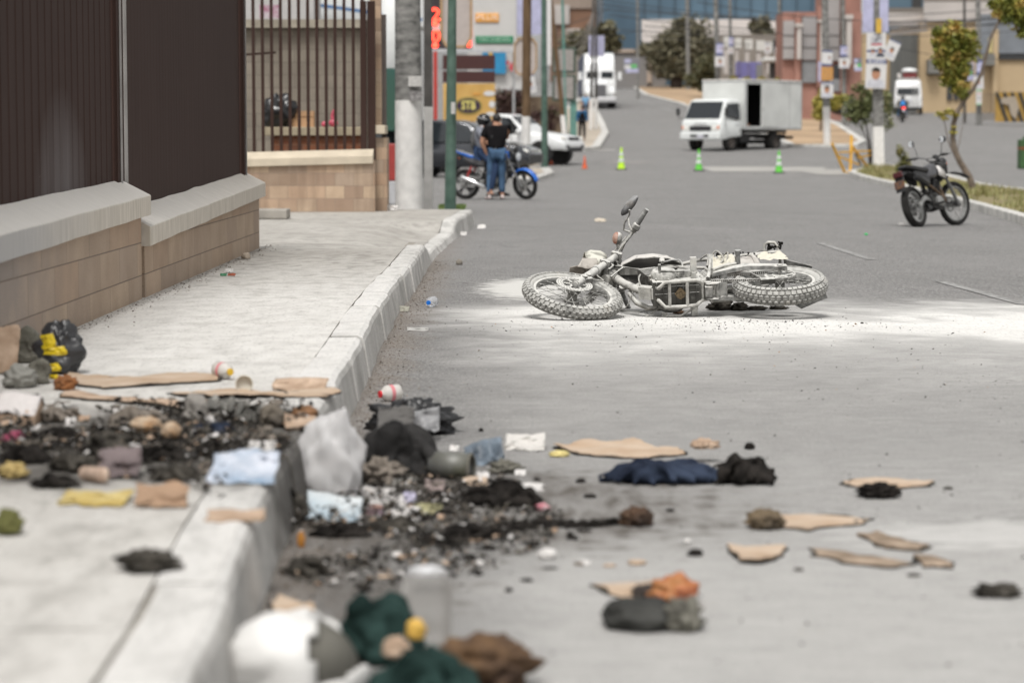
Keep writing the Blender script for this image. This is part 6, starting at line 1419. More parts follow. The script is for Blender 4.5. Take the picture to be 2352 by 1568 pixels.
def ov(nm, x, y, rx, ry, d, m_):
    c = Lw(x, y, 85 - d); k = 85 / F; q = MB(); q.prism([(c.x + math.cos(i * .2618) * rx * k, c.y, c.z + math.sin(i * .2618) * ry * k) for i in range(24)], (0, -.01, 0)); q.build(nm, m_, t)
ov('emblem_rim', 1076, 243, 31, 20, .01, M('olive_rim', (.30, .24, .06))); ov('emblem_oval', 1076, 243, 27, 16, .025, M('emblem_purple', (.03, .012, .04)))
text('STB', .42, M('emblem_text', (.62, .55, .16)), t, Matrix.Translation(Lw(1076, 243, 84.955)) @ Matrix.Rotation(R(90), 4, 'X'), ext=.005, fit=.50, bold=.015)
for x, y, rx, ry, m_ in ((1124, 215, 13, 6, PW), (1130, 240, 7, 8, PW), (1126, 262, 10, 5, PW), (1095, 216, 10, 3, PO), (1035, 225, 5, 9, PRD)): ov('printed_blob', x, y, rx, ry, .012, m_)
t.children[0]
for x in (1021, 1134): rect(t, 'leg', x - 3, 278, x + 3, 405, 85.1, M('rust_leg', (.2, .06, .03)), .08)
rect(thing('red_post', 'red steel post of the filling station left of the green pole', 'post', loc=(P(1000, 0, 92).x, 92, zg(0, 92))), 'post_shaft', 996, 118, 1004, 300, 92, M('red_post_paint', (.42, .03, .02), .5), .15)
def octo(label, xc, yc, hw, hh, Y):
    t = thing('sign_back', label, 'sign', loc=P(xc, yc, Y)); k = Y / F; c = .28
    pts = [(-hw, -hh + hh * c * 1.2), (-hw + hw * c * 1.3, -hh), (hw - hw * c * 1.3, -hh), (hw, -hh + hh * c * 1.2), (hw, hh - hh * c * 1.2), (hw - hw * c * 1.3, hh), (-hw + hw * c * 1.3, hh), (-hw, hh - hh * c * 1.2)]
    q = MB(); q.prism([(x * k, 0, z * k) for x, z in pts], (0, .03, 0)); q.build('panel', M('raw_board', (.42, .37, .345), .8, var=.06), t)
    q = MB()
    for (x, z), (x2, z2) in zip(pts, pts[1:] + pts[:1]): q.bar((x * k, -.03, z * k), (x2 * k, -.03, z2 * k), .05, .06)
    q.build('timber_frame', M('pale_timber', (.36, .24, .13), .8), t); return t
octo('tall octagonal sign seen from its beige back with timber frame, behind the green pole', 1048, 40, 34, 67, 60)
octo('smaller octagonal sign back behind the wooden pole', 1207, 130, 25, 41, 88)
t = thing('framed_board', 'two grey panels in a dark green frame on a teal leg beside the leaning pole', 'sign', loc=(P(1296, 0, 112).x, 112, zg(0, 112)))
for y0, y1 in ((109, 168), (172, 232)):
    rect(t, 'frame', 1269, y0, 1323, y1, 112, M('frame_green', (.05, .075, .055)), .1); rect(t, 'panel', 1274, y0 + 5, 1317, y1 - 5, 111.95, M('panel_grey', (.27, .25, .235)), .04)
rect(t, 'leg', 1309, 232, 1325, 315, 112.1, TEAL, .15)
poster('lilac banner behind the wooden pole left of the slim green pole', 1183, -20, 1243, 80, 100, 'plain', back=PLB)
poster('long white banner on the right side of the slim green pole', 1256, -10, 1266, 150, 90, 'plain')
poster('pale double banner above the lorry cab on the twin poles', 1352, 82, 1388, 130, 126.5, 'plain', back=PLB)
# red and white block by the pillar
t = thing('barrier_block', 'red and white traffic barrier seen between pillar and thick pole', 'barrier', loc=(P(896, 0, 45).x, 45, 0))
a = P(884, 415, 45); b = P(910, 330, 45)
mb = MB(); mb.loft([[(a.x - .1, 44.8, P(0, 415, 45).z), (b.x + .2, 44.8, P(0, 415, 45).z), (b.x + .2, 45.2, P(0, 415, 45).z), (a.x - .1, 45.2, P(0, 415, 45).z)], [(a.x - .1, 44.9, b.z), (b.x + .2, 44.9, b.z), (b.x + .2, 45.1, b.z), (a.x - .1, 45.1, b.z)]]); mb.build('red_top', M('barrier_red', (.25, .02, .015), .5), t, world=True, bevel=.02)
mb = MB(); mb.box(((a.x + b.x) / 2, 45, a.z / 2 - .005), (b.x - a.x + .4, .45, a.z - .01)); mb.build('white_base', M('barrier_white', (.42, .42, .43), .5), t, world=True, bevel=.02)
# white canopy of the station seen over the yard wall
t = thing('station_canopy', 'white curved canopy with a thin blue line behind the yard wall and poles', 'canopy', loc=(P(850, 0, 70).x, 72, zg(0, 70)))
rect(t, 'canopy_edge', 700, -60, 972, 62, 75, M('canopy_white', (.62, .63, .62), .5, var=.05), 3)
mb = MB(); a, b = P(700, 8, 74.8), P(970, 46, 74.8); mb.bar(a, b, .05, .10); mb.build('blue_line', M('blue_line', (.05, .13, .28)), t, world=True)
mb = MB(); c = P(905, 100, 76); mb.ell((c.x, 76, c.z), (.8, 1.5, 2.2), 20, 12); mb.build('tank_end', M('canopy_white', (.6, .6, .6)), t, world=True, smooth=2)
rect(thing('green_kiosk', 'green and teal kiosk wall between the pillar and thick pole', 'kiosk', loc=(P(890, 0, 70).x, 70, 0)), 'kiosk_wall', 860, 157, 930, 300, 71, M('kiosk_green', (.03, .12, .11), .6, var=.3, scale=.4, col2=(.03, .07, .03)), 2)
poster('torn pink and white banner hung on the yard wall top', 596, 12, 640, 42, 37.6, 'plain', back=M('pink_banner', (.45, .05, .18), .7, scale=9, var=.4, col2=(.5, .48, .5)))
t = thing('white_house', 'pale house front above the yard wall behind the railing', 'building', loc=(P(620, 0, 55).x, 56, 0)); rect(t, 'wall', 440, -60, 720, 70, 55, M('house_pale', (.42, .41, .40), .7, var=.1, scale=3), 2)
# ================================================================ BUILDINGS BEHIND
def bld(name, label, x0, y0, x1, y1, Y, mat, depth=12, parts=(), cat='building', down=True):
    a = P(x0, y1, Y); b = P(x1, y0, Y); z0 = min(a.z, zg(0, Y)) - 1 if down else a.z
    t = thing(name, label, cat, loc=((a.x + b.x) / 2, Y, max(zg(0, Y), z0)))
    mb = MB(); mb.box(((a.x + b.x) / 2, Y + depth / 2, (z0 + b.z) / 2), (b.x - a.x, depth, b.z - z0)); mb.build('wall', mat, t, world=True)
    for (nm, px0, py0, px1, py1, pm, out) in parts: rect(t, nm, px0, py0, px1, py1, Y - out, pm, out + .05)
    return t
GB = M('blue_glazing', (.07, .125, .18), .4, var=.35, scale=.10, col2=(.12, .20, .27)); LB = M('pale_band', (.60, .55, .52), .7, var=.07, scale=.5); GP = M('grey_panel_b', (.30, .285, .28), .6, var=.25, scale=.35); BRK = M('red_brick', (.33, .18, .145), .85, var=.2, scale=.6); CREAM = M('cream_wall', (.46, .35, .22), .85, var=.10, scale=.35); OFFW = M('offwhite_wall', (.46, .425, .40), .8, var=.12, scale=.4); DKW = M('dark_window', (.04, .042, .045), .3); PUR = M('purple_fence', (.17, .155, .30), .6, var=.2, scale=.4); CORR = M('corrugated_grey', (.12, .122, .115), .6, var=.25, scale=.6, stretch=(4, 1, .4)); BLG = M('bluegrey_sheet', (.17, .185, .205), .6, var=.2, scale=.8)  # distant haze mixed into these wall colours, lighter and greyer
MUL = M('mullion', (.05, .07, .09))
def mull(x0, x1, n, y0, y1): return [('mullion', x0 + (x1 - x0) * i / n - 1, y0, x0 + (x1 - x0) * i / n + 1, y1, MUL, .25) for i in range(n + 1)]
bld('glass_building', 'long blue glazed building with a pale band across its front', 1385, -80, 1960, 150, 250, GB, 30, [('pale_band', 1474, 45, 1800, 98, LB, 1.2), ('dark_base', 1480, 128, 1800, 152, M('base_dark', (.13, .12, .12)), .8)] + mull(1480, 1900, 12, -80, 44) + mull(1480, 1800, 9, 99, 127))
bld('hill_building', 'brown brick hillside building with white windows behind the wires', 1270, -80, 1398, 60, 270, M('brown_brick', (.27, .16, .11), .9, var=.25, scale=.2), 20, [('upper_band', 1270, -30, 1398, 20, M('upper_brown', (.30, .235, .19)), .2)] + [('window', 1274, 12, 1308, 56, OFFW, .4), ('window', 1387 - 4, 47, 1398, 60, OFFW, .3), ('window', 1300, 66, 1332, 88, OFFW, .3), ('window', 1370, 47, 1396, 78, OFFW, .3)])
bld('blue_corner_block', 'narrow blue glass block with purple base left of the glazed building', 1398, -80, 1450, 68, 262, M('cyan_glass', (.12, .21, .26), .3, var=.4, scale=.2), 12, [('purple_base', 1399, 44, 1438, 68, PUR, .3), ('dark_column', 1405, -20, 1413, 50, M('olive_column', (.12, .11, .08)), .3)])
bld('hill_house', 'small pale block house at the top of the far road', 1290, 70, 1345, 120, 268, M('pale_block', (.30, .26, .22), .9), 10, [('window', 1306, 75, 1316, 86, DKW, .1), ('purple_awning', 1287, 92, 1342, 104, PUR, .5)])
bld('roadside_wall', 'grey retaining wall with a pale coping beside the far road', 1408, 118, 1530, 190, 246, M('grey_retaining', (.235, .225, .22), .85, var=.1), 1.5, [('coping', 1408, 113, 1530, 121, M('pale_coping', (.42, .34, .28)), .2), ('buttress', 1486, 112, 1497, 190, M('pale_coping', (.42, .34, .28)), .3)], cat='wall')
bld('purple_fence', 'purple panel fence on the hill left of the trees', 1397, 98, 1470, 120, 258, PUR, .3, [('post', 1430, 96, 1434, 122, GP, .1)], cat='fence', down=False)
bld('gate_lodge', 'grey recessed wall behind the white columns of the works entrance', 1655, 80, 1800, 175, 172, M('lodge_grey', (.22, .195, .17), .8, var=.12), 4, [('dark_doorway', 1775, 92, 1800, 120, DKW, .1)])
for i, (x0, x1) in enumerate(((1662, 1680), (1687, 1702), (1710, 1728), (1736, 1755), (1755, 1773))):
    Y = 168; a = P(x0, 170, Y); b = P(x1, 85 + i * 3, Y); t = thing('gate_column', ('white entrance column with bracket top, first from the truck cab side', 'white entrance column with bracket top, second from the truck cab side', 'white entrance column with bracket top, middle one of five', 'white entrance column with bracket top, fourth and before the tilted poster', 'white entrance column carrying the tilted portrait poster')[i], 'column', loc=((a.x + b.x) / 2, Y, a.z), group='white entrance columns')
    cw = (b.x - a.x); mb = MB(); mb.box((a.x + cw * .3, Y, (a.z + b.z) / 2), (cw * .55, .5, b.z - a.z)); mb.build('shaft', OFFW, t, world=True); mb = MB(); mb.box((a.x + cw * .5, Y - .05, b.z - .35), (cw, .62, .7)); mb.build('bracket_top', M('bracket_white', (.55, .54, .51), .7), t, world=True)
bld('entrance_fence', 'low purple and lilac fence below the white entrance columns', 1690, 143, 1748, 176, 162, M('lilac_fence', (.17, .16, .36), .6, var=.1), .3, [('dark_post', 1694, 140, 1700, 172, PUR, .1), ('dark_post', 1716, 146, 1722, 174, PUR, .1), ('grey_end', 1737, 148, 1750, 178, M('end_grey', (.2, .2, .2)), .2)], cat='fence')
t = thing('bus_shelter', 'flat white roofed bus shelter with a red brick patterned poster', 'shelter', loc=(P(1800, 0, 155).x, 155, zg(0, 155)))
rect(t, 'roof', 1755, 132, 1844, 143, 154, M('shelter_white', (.6, .6, .58)), 2.4, .1); rect(t, 'back_panel', 1768, 143, 1835, 181, 155.5, M('shelter_dark', (.12, .125, .13)), .1)
rect(t, 'brick_poster', 1784, 147, 1823, 177, 155.3, M('brick_poster', (.34, .15, .10), .8, scale=2, var=.3, col2=(.40, .30, .24)), .1)
for x in (1758, 1841): rect(t, 'leg', x - 3, 143, x + 3, 200, 154.5, OFFW, .2)
BP = [('grey_panel', 1799, 48, 1825, 136, GP, .3), ('brick_pier', 1826, 30, 1840, 185, BRK, .5), ('white_column', 1831, 62, 1841, 136, OFFW, .9), ('white_cap', 1828, 54, 1845, 62, OFFW, 1.0), ('grey_panel', 1842, 38, 1876, 138, M('grey_panel_light', (.30, .29, .29), .6, var=.12, scale=.4), .3), ('brick_pier', 1877, 14, 1891, 200, BRK, .6),
      ('white_column', 1884, 52, 1893, 150, OFFW, .9), ('white_cap', 1880, 46, 1897, 52, OFFW, 1.0), ('grey_panel', 1893, -80, 1930, 140, GP, .3), ('dark_window', 1914, 149, 1930, 182, DKW, .2), ('lower_grey', 1896, 182, 1930, 210, M('lower_grey', (.22, .23, .24)), .2), ('brick_pier', 1931, -80, 1943, 210, BRK, .6), ('white_cap', 1941, 34, 1960, 44, OFFW, 1.0), ('white_column', 1944, 44, 1957, 148, OFFW, .9), ('lower_grey', 1842, 141, 1876, 190, M('lower_grey', (.22, .23, .24)), .2), ('grey_joint', 1799, 80, 1930, 82, M('joint', (.16, .15, .15)), .35), ('grey_joint', 1799, 108, 1930, 110, M('joint', (.16, .15, .15)), .35)]
bld('brick_works', 'red brick factory front with tall grey panels and slim white columns', 1797, 28, 1979, 210, 148, BRK, 4, BP)
bld('brick_tower', 'tall grey and brick wall rising above the brick factory', 1890, -80, 1979, 60, 152.5, BRK, 4, [('grey_panel', 1893, -80, 1930, 40, M('grey_panel_light', (.3, .29, .29)), .2)])
bld('cream_annex', 'cream wall strip between the brick factory and the grey gate', 1979, 78, 2045, 250, 173, CREAM, 12, [('pale_top', 1979, 30, 2130, 60, OFFW, .3)])
# truss and gate
t = thing('works_gate', 'tall dark grey corrugated gate under a steel truss beam', 'gate', loc=(P(2080, 0, 172).x, 172, zg(0, 172)))
rect(t, 'gate_leaf', 2044, 80, 2112, 262, 172, CORR, .4)
for i in range(9): rect(t, 'gate_rib', 2047 + i * 7.6, 82, 2048.6 + i * 7.6, 262, 171.85, M('rib_pale', (.22, .22, .21)), .1)
mb = MB(); Yt = 169; 
for i in range(12):
    x0 = 2043 + i * 7.2; yt = 55 - i * .8; yb = 79 - i * .9; mb.bar(P(x0, yt, Yt), P(x0 + 3.6, yb, Yt), .06, .06); mb.bar(P(x0 + 3.6, yb, Yt), P(x0 + 7.2, yt - .8, Yt), .06, .06)
mb.bar(P(2040, 55, Yt), P(2130, 45, Yt), .1, .1); mb.bar(P(2040, 80, Yt), P(2130, 70, Yt), .14, .14); mb.build('truss_beam', M('truss_grey', (.24, .22, .21)), t, world=True)
WHP = [('upper_band', 2122, -80, 2560, 50, OFFW, .2), ('roof_shadow_line', 2122, -6, 2560, 2, M('roof_shadow_tone', (.2, .17, .15)), .25), ('canopy', 2132, 137, 2160, 169, M('canopy_grey', (.17, .165, .15)), .9), ('window', 2175, 180, 2188, 230, DKW, .15), ('window', 2191, 180, 2202, 230, DKW, .15), ('window', 2204, 180, 2214, 230, DKW, .15), ('bluegrey_sheeting', 2252, 33, 2560, 123, BLG, .3), ('cream_column', 2279, 68, 2294, 280, CREAM, .5), ('yellow_panel', 2270, 88, 2280, 122, M('yellow_panel', (.5, .42, .2)), .4), ('hanging_box', 2256, 124, 2286, 150, M('canopy_grey', (.17, .165, .15)), 1.1), ('window_band', 2296, 122, 2560, 137, DKW, .2), ('canopy_shadow_strip', 2130, 168, 2162, 172, DKW, .3)]  # roof line and strip under the canopy: shadows painted as dark boxes
bld('beige_warehouse', 'beige warehouse with grey sheeting, small dark windows and a pale upper storey', 2111, 50, 2560, 290, 171, CREAM, 25, WHP)
bld('upper_glass_wing', 'blue glass and dark upper wing above the truss gate', 2035, -80, 2125, 33, 185, GB, 10, [('dark_panel', 2095, -80, 2118, 30, DKW, .2), ('grey_base', 2035, 18, 2125, 34, M('lodge_grey2', (.14, .13, .12)), .3)])
t = thing('slatted_fence', 'brown vertical slat fence left of the striped barrier', 'fence', loc=(P(2272, 0, 139).x, 139, zg(0, 139)))
for i in range(9): rect(t, 'slat', 2258 + i * 3.3, 213, 2260 + i * 3.3, 277, 139, M('slat_brown', (.16, .12, .08)), .06)
t = thing('striped_barrier', 'large steel barrier with diagonal yellow and black stripes by the warehouse', 'barrier', loc=(P(2330, 0, 137).x, 137, zg(0, 137)))
rect(t, 'panel', 2286, 212, 2560, 280, 137, M('barrier_yellow', (.36, .22, .05), .6, var=.2), .12)
mb = MB()
for i in range(16):
    x = 2286 + i * 17.5; a = P(x, 212, 136.9); b = P(x + 7, 212, 136.9); c = P(x + 7 + 24, 280, 136.9); d = P(x + 24, 280, 136.9)
    if x + 31 < 2560: mb.prism([d, c, b, a], (0, .03, 0))
mb.build('black_stripes', M('barrier_black', (.03, .03, .028), .7), t, world=True)
mb = MB(); c = P(2320, 250, 136.8)
mb.prism([(c.x + x, 136.85, c.z + z) for x, z in ((-.5, .6), (.3, .7), (.5, .1), (.35, -.6), (.05, -.3), (-.05, .2), (-.5, .3))], (0, .02, 0)); mb.build('grey_paint_patch', M('patch_grey', (.33, .28, .22)), t, world=True)
# green litter bin / post at the right edge
t = thing('green_post_box', 'green painted concrete block post at the right edge of the picture', 'post', loc=G(2360, 388))
mb = MB(); a = G(2360, 388); k = a.y / F
mb.box((a.x, a.y, a.z + 34 * k), (40 * k, 40 * k, 66 * k)); mb.box((a.x + .03, a.y, a.z + 70 * k), (24 * k, 24 * k, 8 * k)); mb.build('block', M('green_block_paint', (.04, .10, .03), .7, var=.3, scale=4), t, world=True, bevel=.02)
mb = MB(); mb.box((a.x, a.y - .01, a.z + 47 * k), (40.6 * k, 40.6 * k, 5 * k)); mb.build('red_stripe', M('stripe_rust', (.25, .05, .02)), t, world=True)
# ---- overhead wires
WIR = M('wire_black', (.03, .03, .032), .6)
wl_ = 0
for (x0, y0, x1, y1, Y, sag, rr_) in [(1380, 10, 2420, 28, 150, .9, .03), (1380, 22, 2420, 8, 152, .7, .028), (1400, 35, 2420, 40, 155, 1.0, .028), (1380, -2, 2420, 52, 150, .8, .024), (1480, 60, 2420, 20, 147, .9, .024), (1380, 66, 2420, 66, 160, .6, .024), (1600, 5, 2420, 30, 120, .7, .02), (1480, 82, 2020, 92, 165, .5, .02), (1980, 56, 2420, 36, 110, .3, .018), (1990, 90, 2420, 120, 115, .6, .014), (1040, 60, 1400, 20, 130, .8, .02), (1240, 78, 1480, 70, 170, .3, .02)]:
    a, b = P(x0, y0, Y), P(x1, y1, Y + 6); mb = MB(); mb.tube([a.lerp(b, i / 16) - Vector((0, 0, sag * 4 * (i / 16) * (1 - i / 16))) for i in range(17)], rr_, 5)
    wl_ += 1; tag(mb.build('overhead_wire', WIR, smooth=True), 'thin dark overhead wire sagging across the buildings in the background', 'wire', 'overhead wires')
mb = MB()
for i in range(5):
    a, b = P(1275, 60 + i * 5, 118), P(1362, 30 + i * 4, 122); mb = MB(); mb.tube([a.lerp(b, j / 14) - Vector((0, 0, (1.0 + .2 * i) * 4 * (j / 14) * (1 - j / 14))) for j in range(15)], .018, 5)
    tag(mb.build('slack_cable', M('cable_grey', (.22, .20, .18)), smooth=True), 'grey slack cable looping between the leaning pole and the twin poles', 'cable', 'slack looping cables')
# ---- cones
def cone(label, px, py, hpx, cols, group, stripes=True):
    b = G(px, py); k = b.y / F; h = hpx * k; t = thing('traffic_cone', label, 'traffic cone', loc=b, group=group); w = h * .42
    mb = MB(); mb.box((0, 0, .02), (w * 1.18, w * 1.18, .04)); mb.build('base', cols[2], t, bevel=.01)
    mb = MB(); mb.lathe([(w * .42, .04), (w * .40, .06), (w * .24, h * .45), (w * .10, h * .93), (w * .08, h), (0, h)], n=24); c = mb.build('body', cols[0], t, smooth=True)
    if stripes:
        for z0, z1 in ((.34, .52), (.62, .78)):
            rr = lambda z: w * (.42 - .34 * z) + .004
            mb = MB(); mb.lathe([(rr(z0), h * z0), (rr(z1), h * z1)], n=24); mb.build('reflective_band', M('cone_band', (.55, .62, .55), .4), c, smooth=True)
LIM = M('lime_cone', (.50, .80, .02), .5); GRC = M('green_cone', (.11, .52, .05), .5); ORC = M('orange_cone', (.70, .11, .03), .55, var=.15)
CB = M('cone_base_black', (.03, .03, .03)); CBO = M('orange_base', (.45, .10, .03))
cone('lime yellow cone with pale band, left of the three tall cones on the road', 1427, 390, 51, (LIM, 0, CB), 'tall reflective cones')
cone('green banded cone standing in front of the box truck cab', 1605, 393, 50, (GRC, 0, CB), 'tall reflective cones')
cone('green banded cone on the pale road patch nearest the yellow barricade', 1789, 398, 52, (GRC, 0, CB), 'tall reflective cones')
cone('plain orange cone beside the slim green pole', 1265, 379, 28, (ORC, 0, CBO), 'orange cones', False)
cone('plain orange cone on the open road left of the lime cone', 1343, 388, 30, (ORC, 0, CBO), 'orange cones', False)
# ---- broken yellow barricade
b0 = G(1950, 398); Yb = b0.y; t = thing('broken_barricade', 'broken orange-yellow steel barricade leaning on the median tip', 'barricade', loc=b0)
YP_ = M('barricade_yellow', (.62, .33, .02), .5, var=.2, scale=5); k = Yb / F
def bar2(nm, pts, w=6, th=.05):
    mb = MB()
    for i in range(len(pts) - 1): mb.bar(P(*pts[i][:2], Yb + pts[i][2]), P(*pts[i + 1][:2], Yb + pts[i + 1][2]), w * k, th)
    mb.build(nm, YP_, t, world=True, bevel=.004)
bar2('upright', [(1911, 330, -.5), (1940, 396, 0)]); bar2('upright', [(1956, 310, .3), (1953, 398, .1)]); bar2('brace', [(1957, 336, .3), (1993, 384, 1.2)]); bar2('rail', [(1928, 350, -.2), (1955, 349, .2)], 4); bar2('rail', [(1958, 348, .3), (2000, 347, 1.0)], 4)
bar2('rail', [(1924, 358, -.3), (1972, 378, .6)], 4); bar2('rail', [(1972, 362, .5), (2000, 356, 1.1)], 4); bar2('foot', [(1940, 396, 0), (1956, 397, .1)], 4)
mb = MB(); mb.bar(P(1964, 353, Yb + .5), P(1978, 380, Yb + .7), 5 * k, .03); mb.build('dark_strut', M('strut_dark', (.15, .13, .09)), t, world=True)
# ================================================================ VEGETATION
def leafmat(name, a, b, c): 
    m, nt, bs = newmat(name); tc = nd(nt, 'ShaderNodeTexCoord').outputs['Object']; n = noi(nt, tc, 3.0, 4); n2 = nd(nt, 'ShaderNodeTexWhiteNoise'); ge = nd(nt, 'ShaderNodeNewGeometry')
    n3 = noi(nt, tc, 14, 2)
    r = ramp(nt, mth(nt, 'ADD', mth(nt, 'MULTIPLY', n.outputs[0], .7), mth(nt, 'MULTIPLY', n3.outputs[0], .3)), [(.35, a), (.5, b), (.65, c)])
    lk(nt, r.outputs[0], bs.inputs['Base Color']); bs.inputs['Roughness'].default_value = .6; bs.inputs['Subsurface Weight'].default_value = 0
    return m
def crown(blobs, n, size, seed, name, mat, parent, flat=.6, hang=0.0):
    rr = random.Random(seed); mb = MB(); tot = sum(b[3] ** 2 for b in blobs)
    vs = []; fs = []
    for (x, y, z, r, *e) in blobs:
        sq = e[0] if e else 1.0
        for _ in range(int(n * r * r / tot)):
            d = Vector((rr.gauss(0, 1), rr.gauss(0, 1), rr.gauss(0, 1))).normalized() * (rr.random() ** .45)
            k = 1 + .7 * noise.noise(d * 2.3 + Vector((x, y, z)))
            p = Vector((x + d.x * r * k, y + d.y * r * k, z + d.z * r * k * sq))
            if noise.noise(p * (2.2 / r)) < -.12: continue
            s = size * rr.uniform(.6, 1.4); u = Vector((rr.gauss(0, 1), rr.gauss(0, 1), rr.gauss(0, flat) - hang)).normalized(); w = u.cross(Vector((rr.gauss(0, 1), rr.gauss(0, 1), rr.gauss(0, 1)))).normalized()
            o = len(vs); vs += [p - u * s, p + w * s * .42, p + u * s, p - w * s * .42]; fs.append((o, o + 1, o + 2, o + 3))
    mb.add(vs, fs); return mb.build(name, mat, parent, world=True, fix=False)
BARK = M('bark', (.16, .13, .105), .95, var=.3, scale=8, bmp=.5); DBARK = M('dark_bark', (.045, .035, .03), .95, var=.3)
LF1 = leafmat('olive_leaves', (.08, .08, .045), (.155, .145, .09), (.25, .21, .14)); LF2 = leafmat('sapling_leaves', (.07, .10, .015), (.20, .20, .03), (.42, .27, .07)); LF3 = leafmat('dark_leaves', (.02, .035, .012), (.045, .062, .025), (.09, .085, .045)); LF4 = leafmat('lime_leaves', (.22, .22, .04), (.34, .30, .06), (.42, .34, .10)); LF5 = leafmat('bush_leaves', (.065, .08, .028), (.13, .15, .05), (.21, .21, .09))
def tree(name, label, base, trunks, blobs, n, size, mat, seed, bark=BARK, cat='tree', flat=.6, group=None, hang=0.0):
    t = thing(name, label, cat, loc=base, group=group); mb = MB()
    for pts, r in trunks: mb.tube(pts, [r * (1 - .75 * i / (len(pts) - 1)) for i in range(len(pts))], 8)
    if trunks: mb.build('trunk', bark, t, world=True, smooth=True)
    crown(blobs, n, size, seed, 'crown', mat, t, flat, hang); return t
def PB_(lst, Y, k=None): # blobs given in picture units
    out = []
    for (x, y, r, dy, *e) in lst: q = P(x, y, Y + dy); out.append((q.x, q.y, q.z, r * Y / F) + tuple(e))
    return out
g1 = G(1550, 205); Y1 = g1.y
tree('shade_tree', 'wide olive green tree on the median dirt left of the truck, thick dark trunk', g1, [([P(1552, 208, Y1), P(1548, 180, Y1), P(1530, 150, Y1), P(1505, 110, Y1)], .55), ([P(1556, 208, Y1), P(1562, 170, Y1), P(1585, 130, Y1), P(1600, 90, Y1)], .45)],
     PB_([(1510, 130, 34, 0), (1545, 105, 42, 0), (1590, 120, 46, 0), (1560, 75, 34, 1), (1600, 75, 34, 0), (1520, 160, 26, 0), (1570, 160, 30, 0), (1480, 118, 18, 0), (1630, 105, 28, 1), (1570, 55, 18, 0)], Y1), 9500, .28, LF1, 3, DBARK)
g2 = G(1640, 225); Y2 = g2.y
tree('shade_tree', 'smaller yellowish bushy tree directly above the truck cab', g2, [([P(1640, 228, Y2), P(1642, 190, Y2), P(1650, 150, Y2)], .2), ([P(1622, 225, Y2), P(1612, 190, Y2), P(1600, 160, Y2)], .15)],
     PB_([(1635, 160, 36, 0), (1665, 150, 36, 0), (1690, 145, 30, 0), (1620, 190, 24, 0), (1655, 190, 26, 0), (1700, 172, 20, 0), (1590, 185, 18, 0)], Y2), 6500, .25, leafmat('dusty_leaves', (.05, .055, .022), (.10, .098, .045), (.16, .14, .07)), 5, DBARK)
Yh = 240
tree('hill_tree', 'loose olive tree behind the lorry cab below the hillside building', P(1365, 130, Yh), [([P(1370, 140, Yh), P(1365, 110, Yh), P(1360, 80, Yh)], .3)], PB_([(1340, 95, 26, 0), (1375, 90, 32, 0), (1405, 95, 24, 0), (1310, 105, 20, 0), (1395, 70, 20, 0), (1345, 115, 22, 0)], Yh), 5000, .35, leafmat('hill_leaves', (.06, .06, .03), (.12, .11, .055), (.18, .155, .09)), 8)
tree('palm_like_tree', 'thin dark topped trees in front of the pale band building', P(1745, 90, 200), [([P(1740, 95, 200), P(1745, 60, 200)], .15)], PB_([(1730, 60, 12, 0), (1755, 55, 14, 0), (1742, 72, 16, 0), (1765, 75, 12, 0)], 200), 1500, .3, LF1, 9)
# hedge tops behind the truck
tree('low_hedge', 'low yellow-green hedge showing over the box truck roof', P(1730, 182, 150), [], PB_([(1685, 182, 8, 0, .6), (1715, 184, 8, 0, .6), (1750, 184, 8, 0, .6), (1790, 183, 7, 0, .6)], 150), 1500, .15, LF4, 10, cat='hedge')
g3 = G(1885, 300, .12); Y3 = g3.y
tree('spiky_bush', 'yellow-green spiky bush behind the rear of the box truck', g3, [([g3, g3 + Vector((.05, 0, 1.0))], .08)], PB_([(1888, 238, 18, 0), (1915, 236, 20, 0, .7), (1935, 228, 14, 0, .6), (1880, 262, 12, 0), (1892, 215, 9, 0)], Y3), 3500, .16, LF4, 11, cat='bush')
# round bush around the median pole
g4 = G(1994, 378, .15); Y4 = g4.y + 1.0
tree('feathery_shrub', 'feathery green shrub growing behind the median pole', g4, [([P(2000, 380, Y4), P(1998, 330, Y4), P(1990, 290, Y4), P(1975, 250, Y4)], .045), ([P(1998, 380, Y4), P(1992, 320, Y4), P(1965, 270, Y4)], .03), ([P(2001, 380, Y4), P(2006, 310, Y4), P(2018, 260, Y4)], .03)],
     PB_([(1965, 245, 30, 0), (1990, 225, 30, 0), (1985, 260, 30, 0), (2035, 250, 24, .5), (2040, 285, 14, .3), (1975, 205, 18, 0), (2010, 240, 28, .5), (1960, 270, 18, 0), (2036, 222, 12, .4)], Y4), 3600, .075, LF5, 12, DBARK, cat='shrub')
g5 = G(2070, 400, .15); Y5 = g5.y
tree('small_shrub', 'small yellowish shrub behind the mirrors of the parked trail motorcycle', g5, [([g5, P(2072, 365, Y5), P(2065, 345, Y5)], .015)], PB_([(2066, 348, 9, 0, 1.6), (2078, 368, 12, 0, 1.4), (2070, 385, 13, 0), (2086, 385, 9, 0)], Y5), 1800, .05, leafmat('shrub_l', (.08, .09, .02), (.16, .16, .05), (.25, .2, .08)), 13, cat='shrub')
g6 = G(2237, 434, .15); Y6 = g6.y; pt = lambda x, y, d=0: P(x, y, Y6 + d)
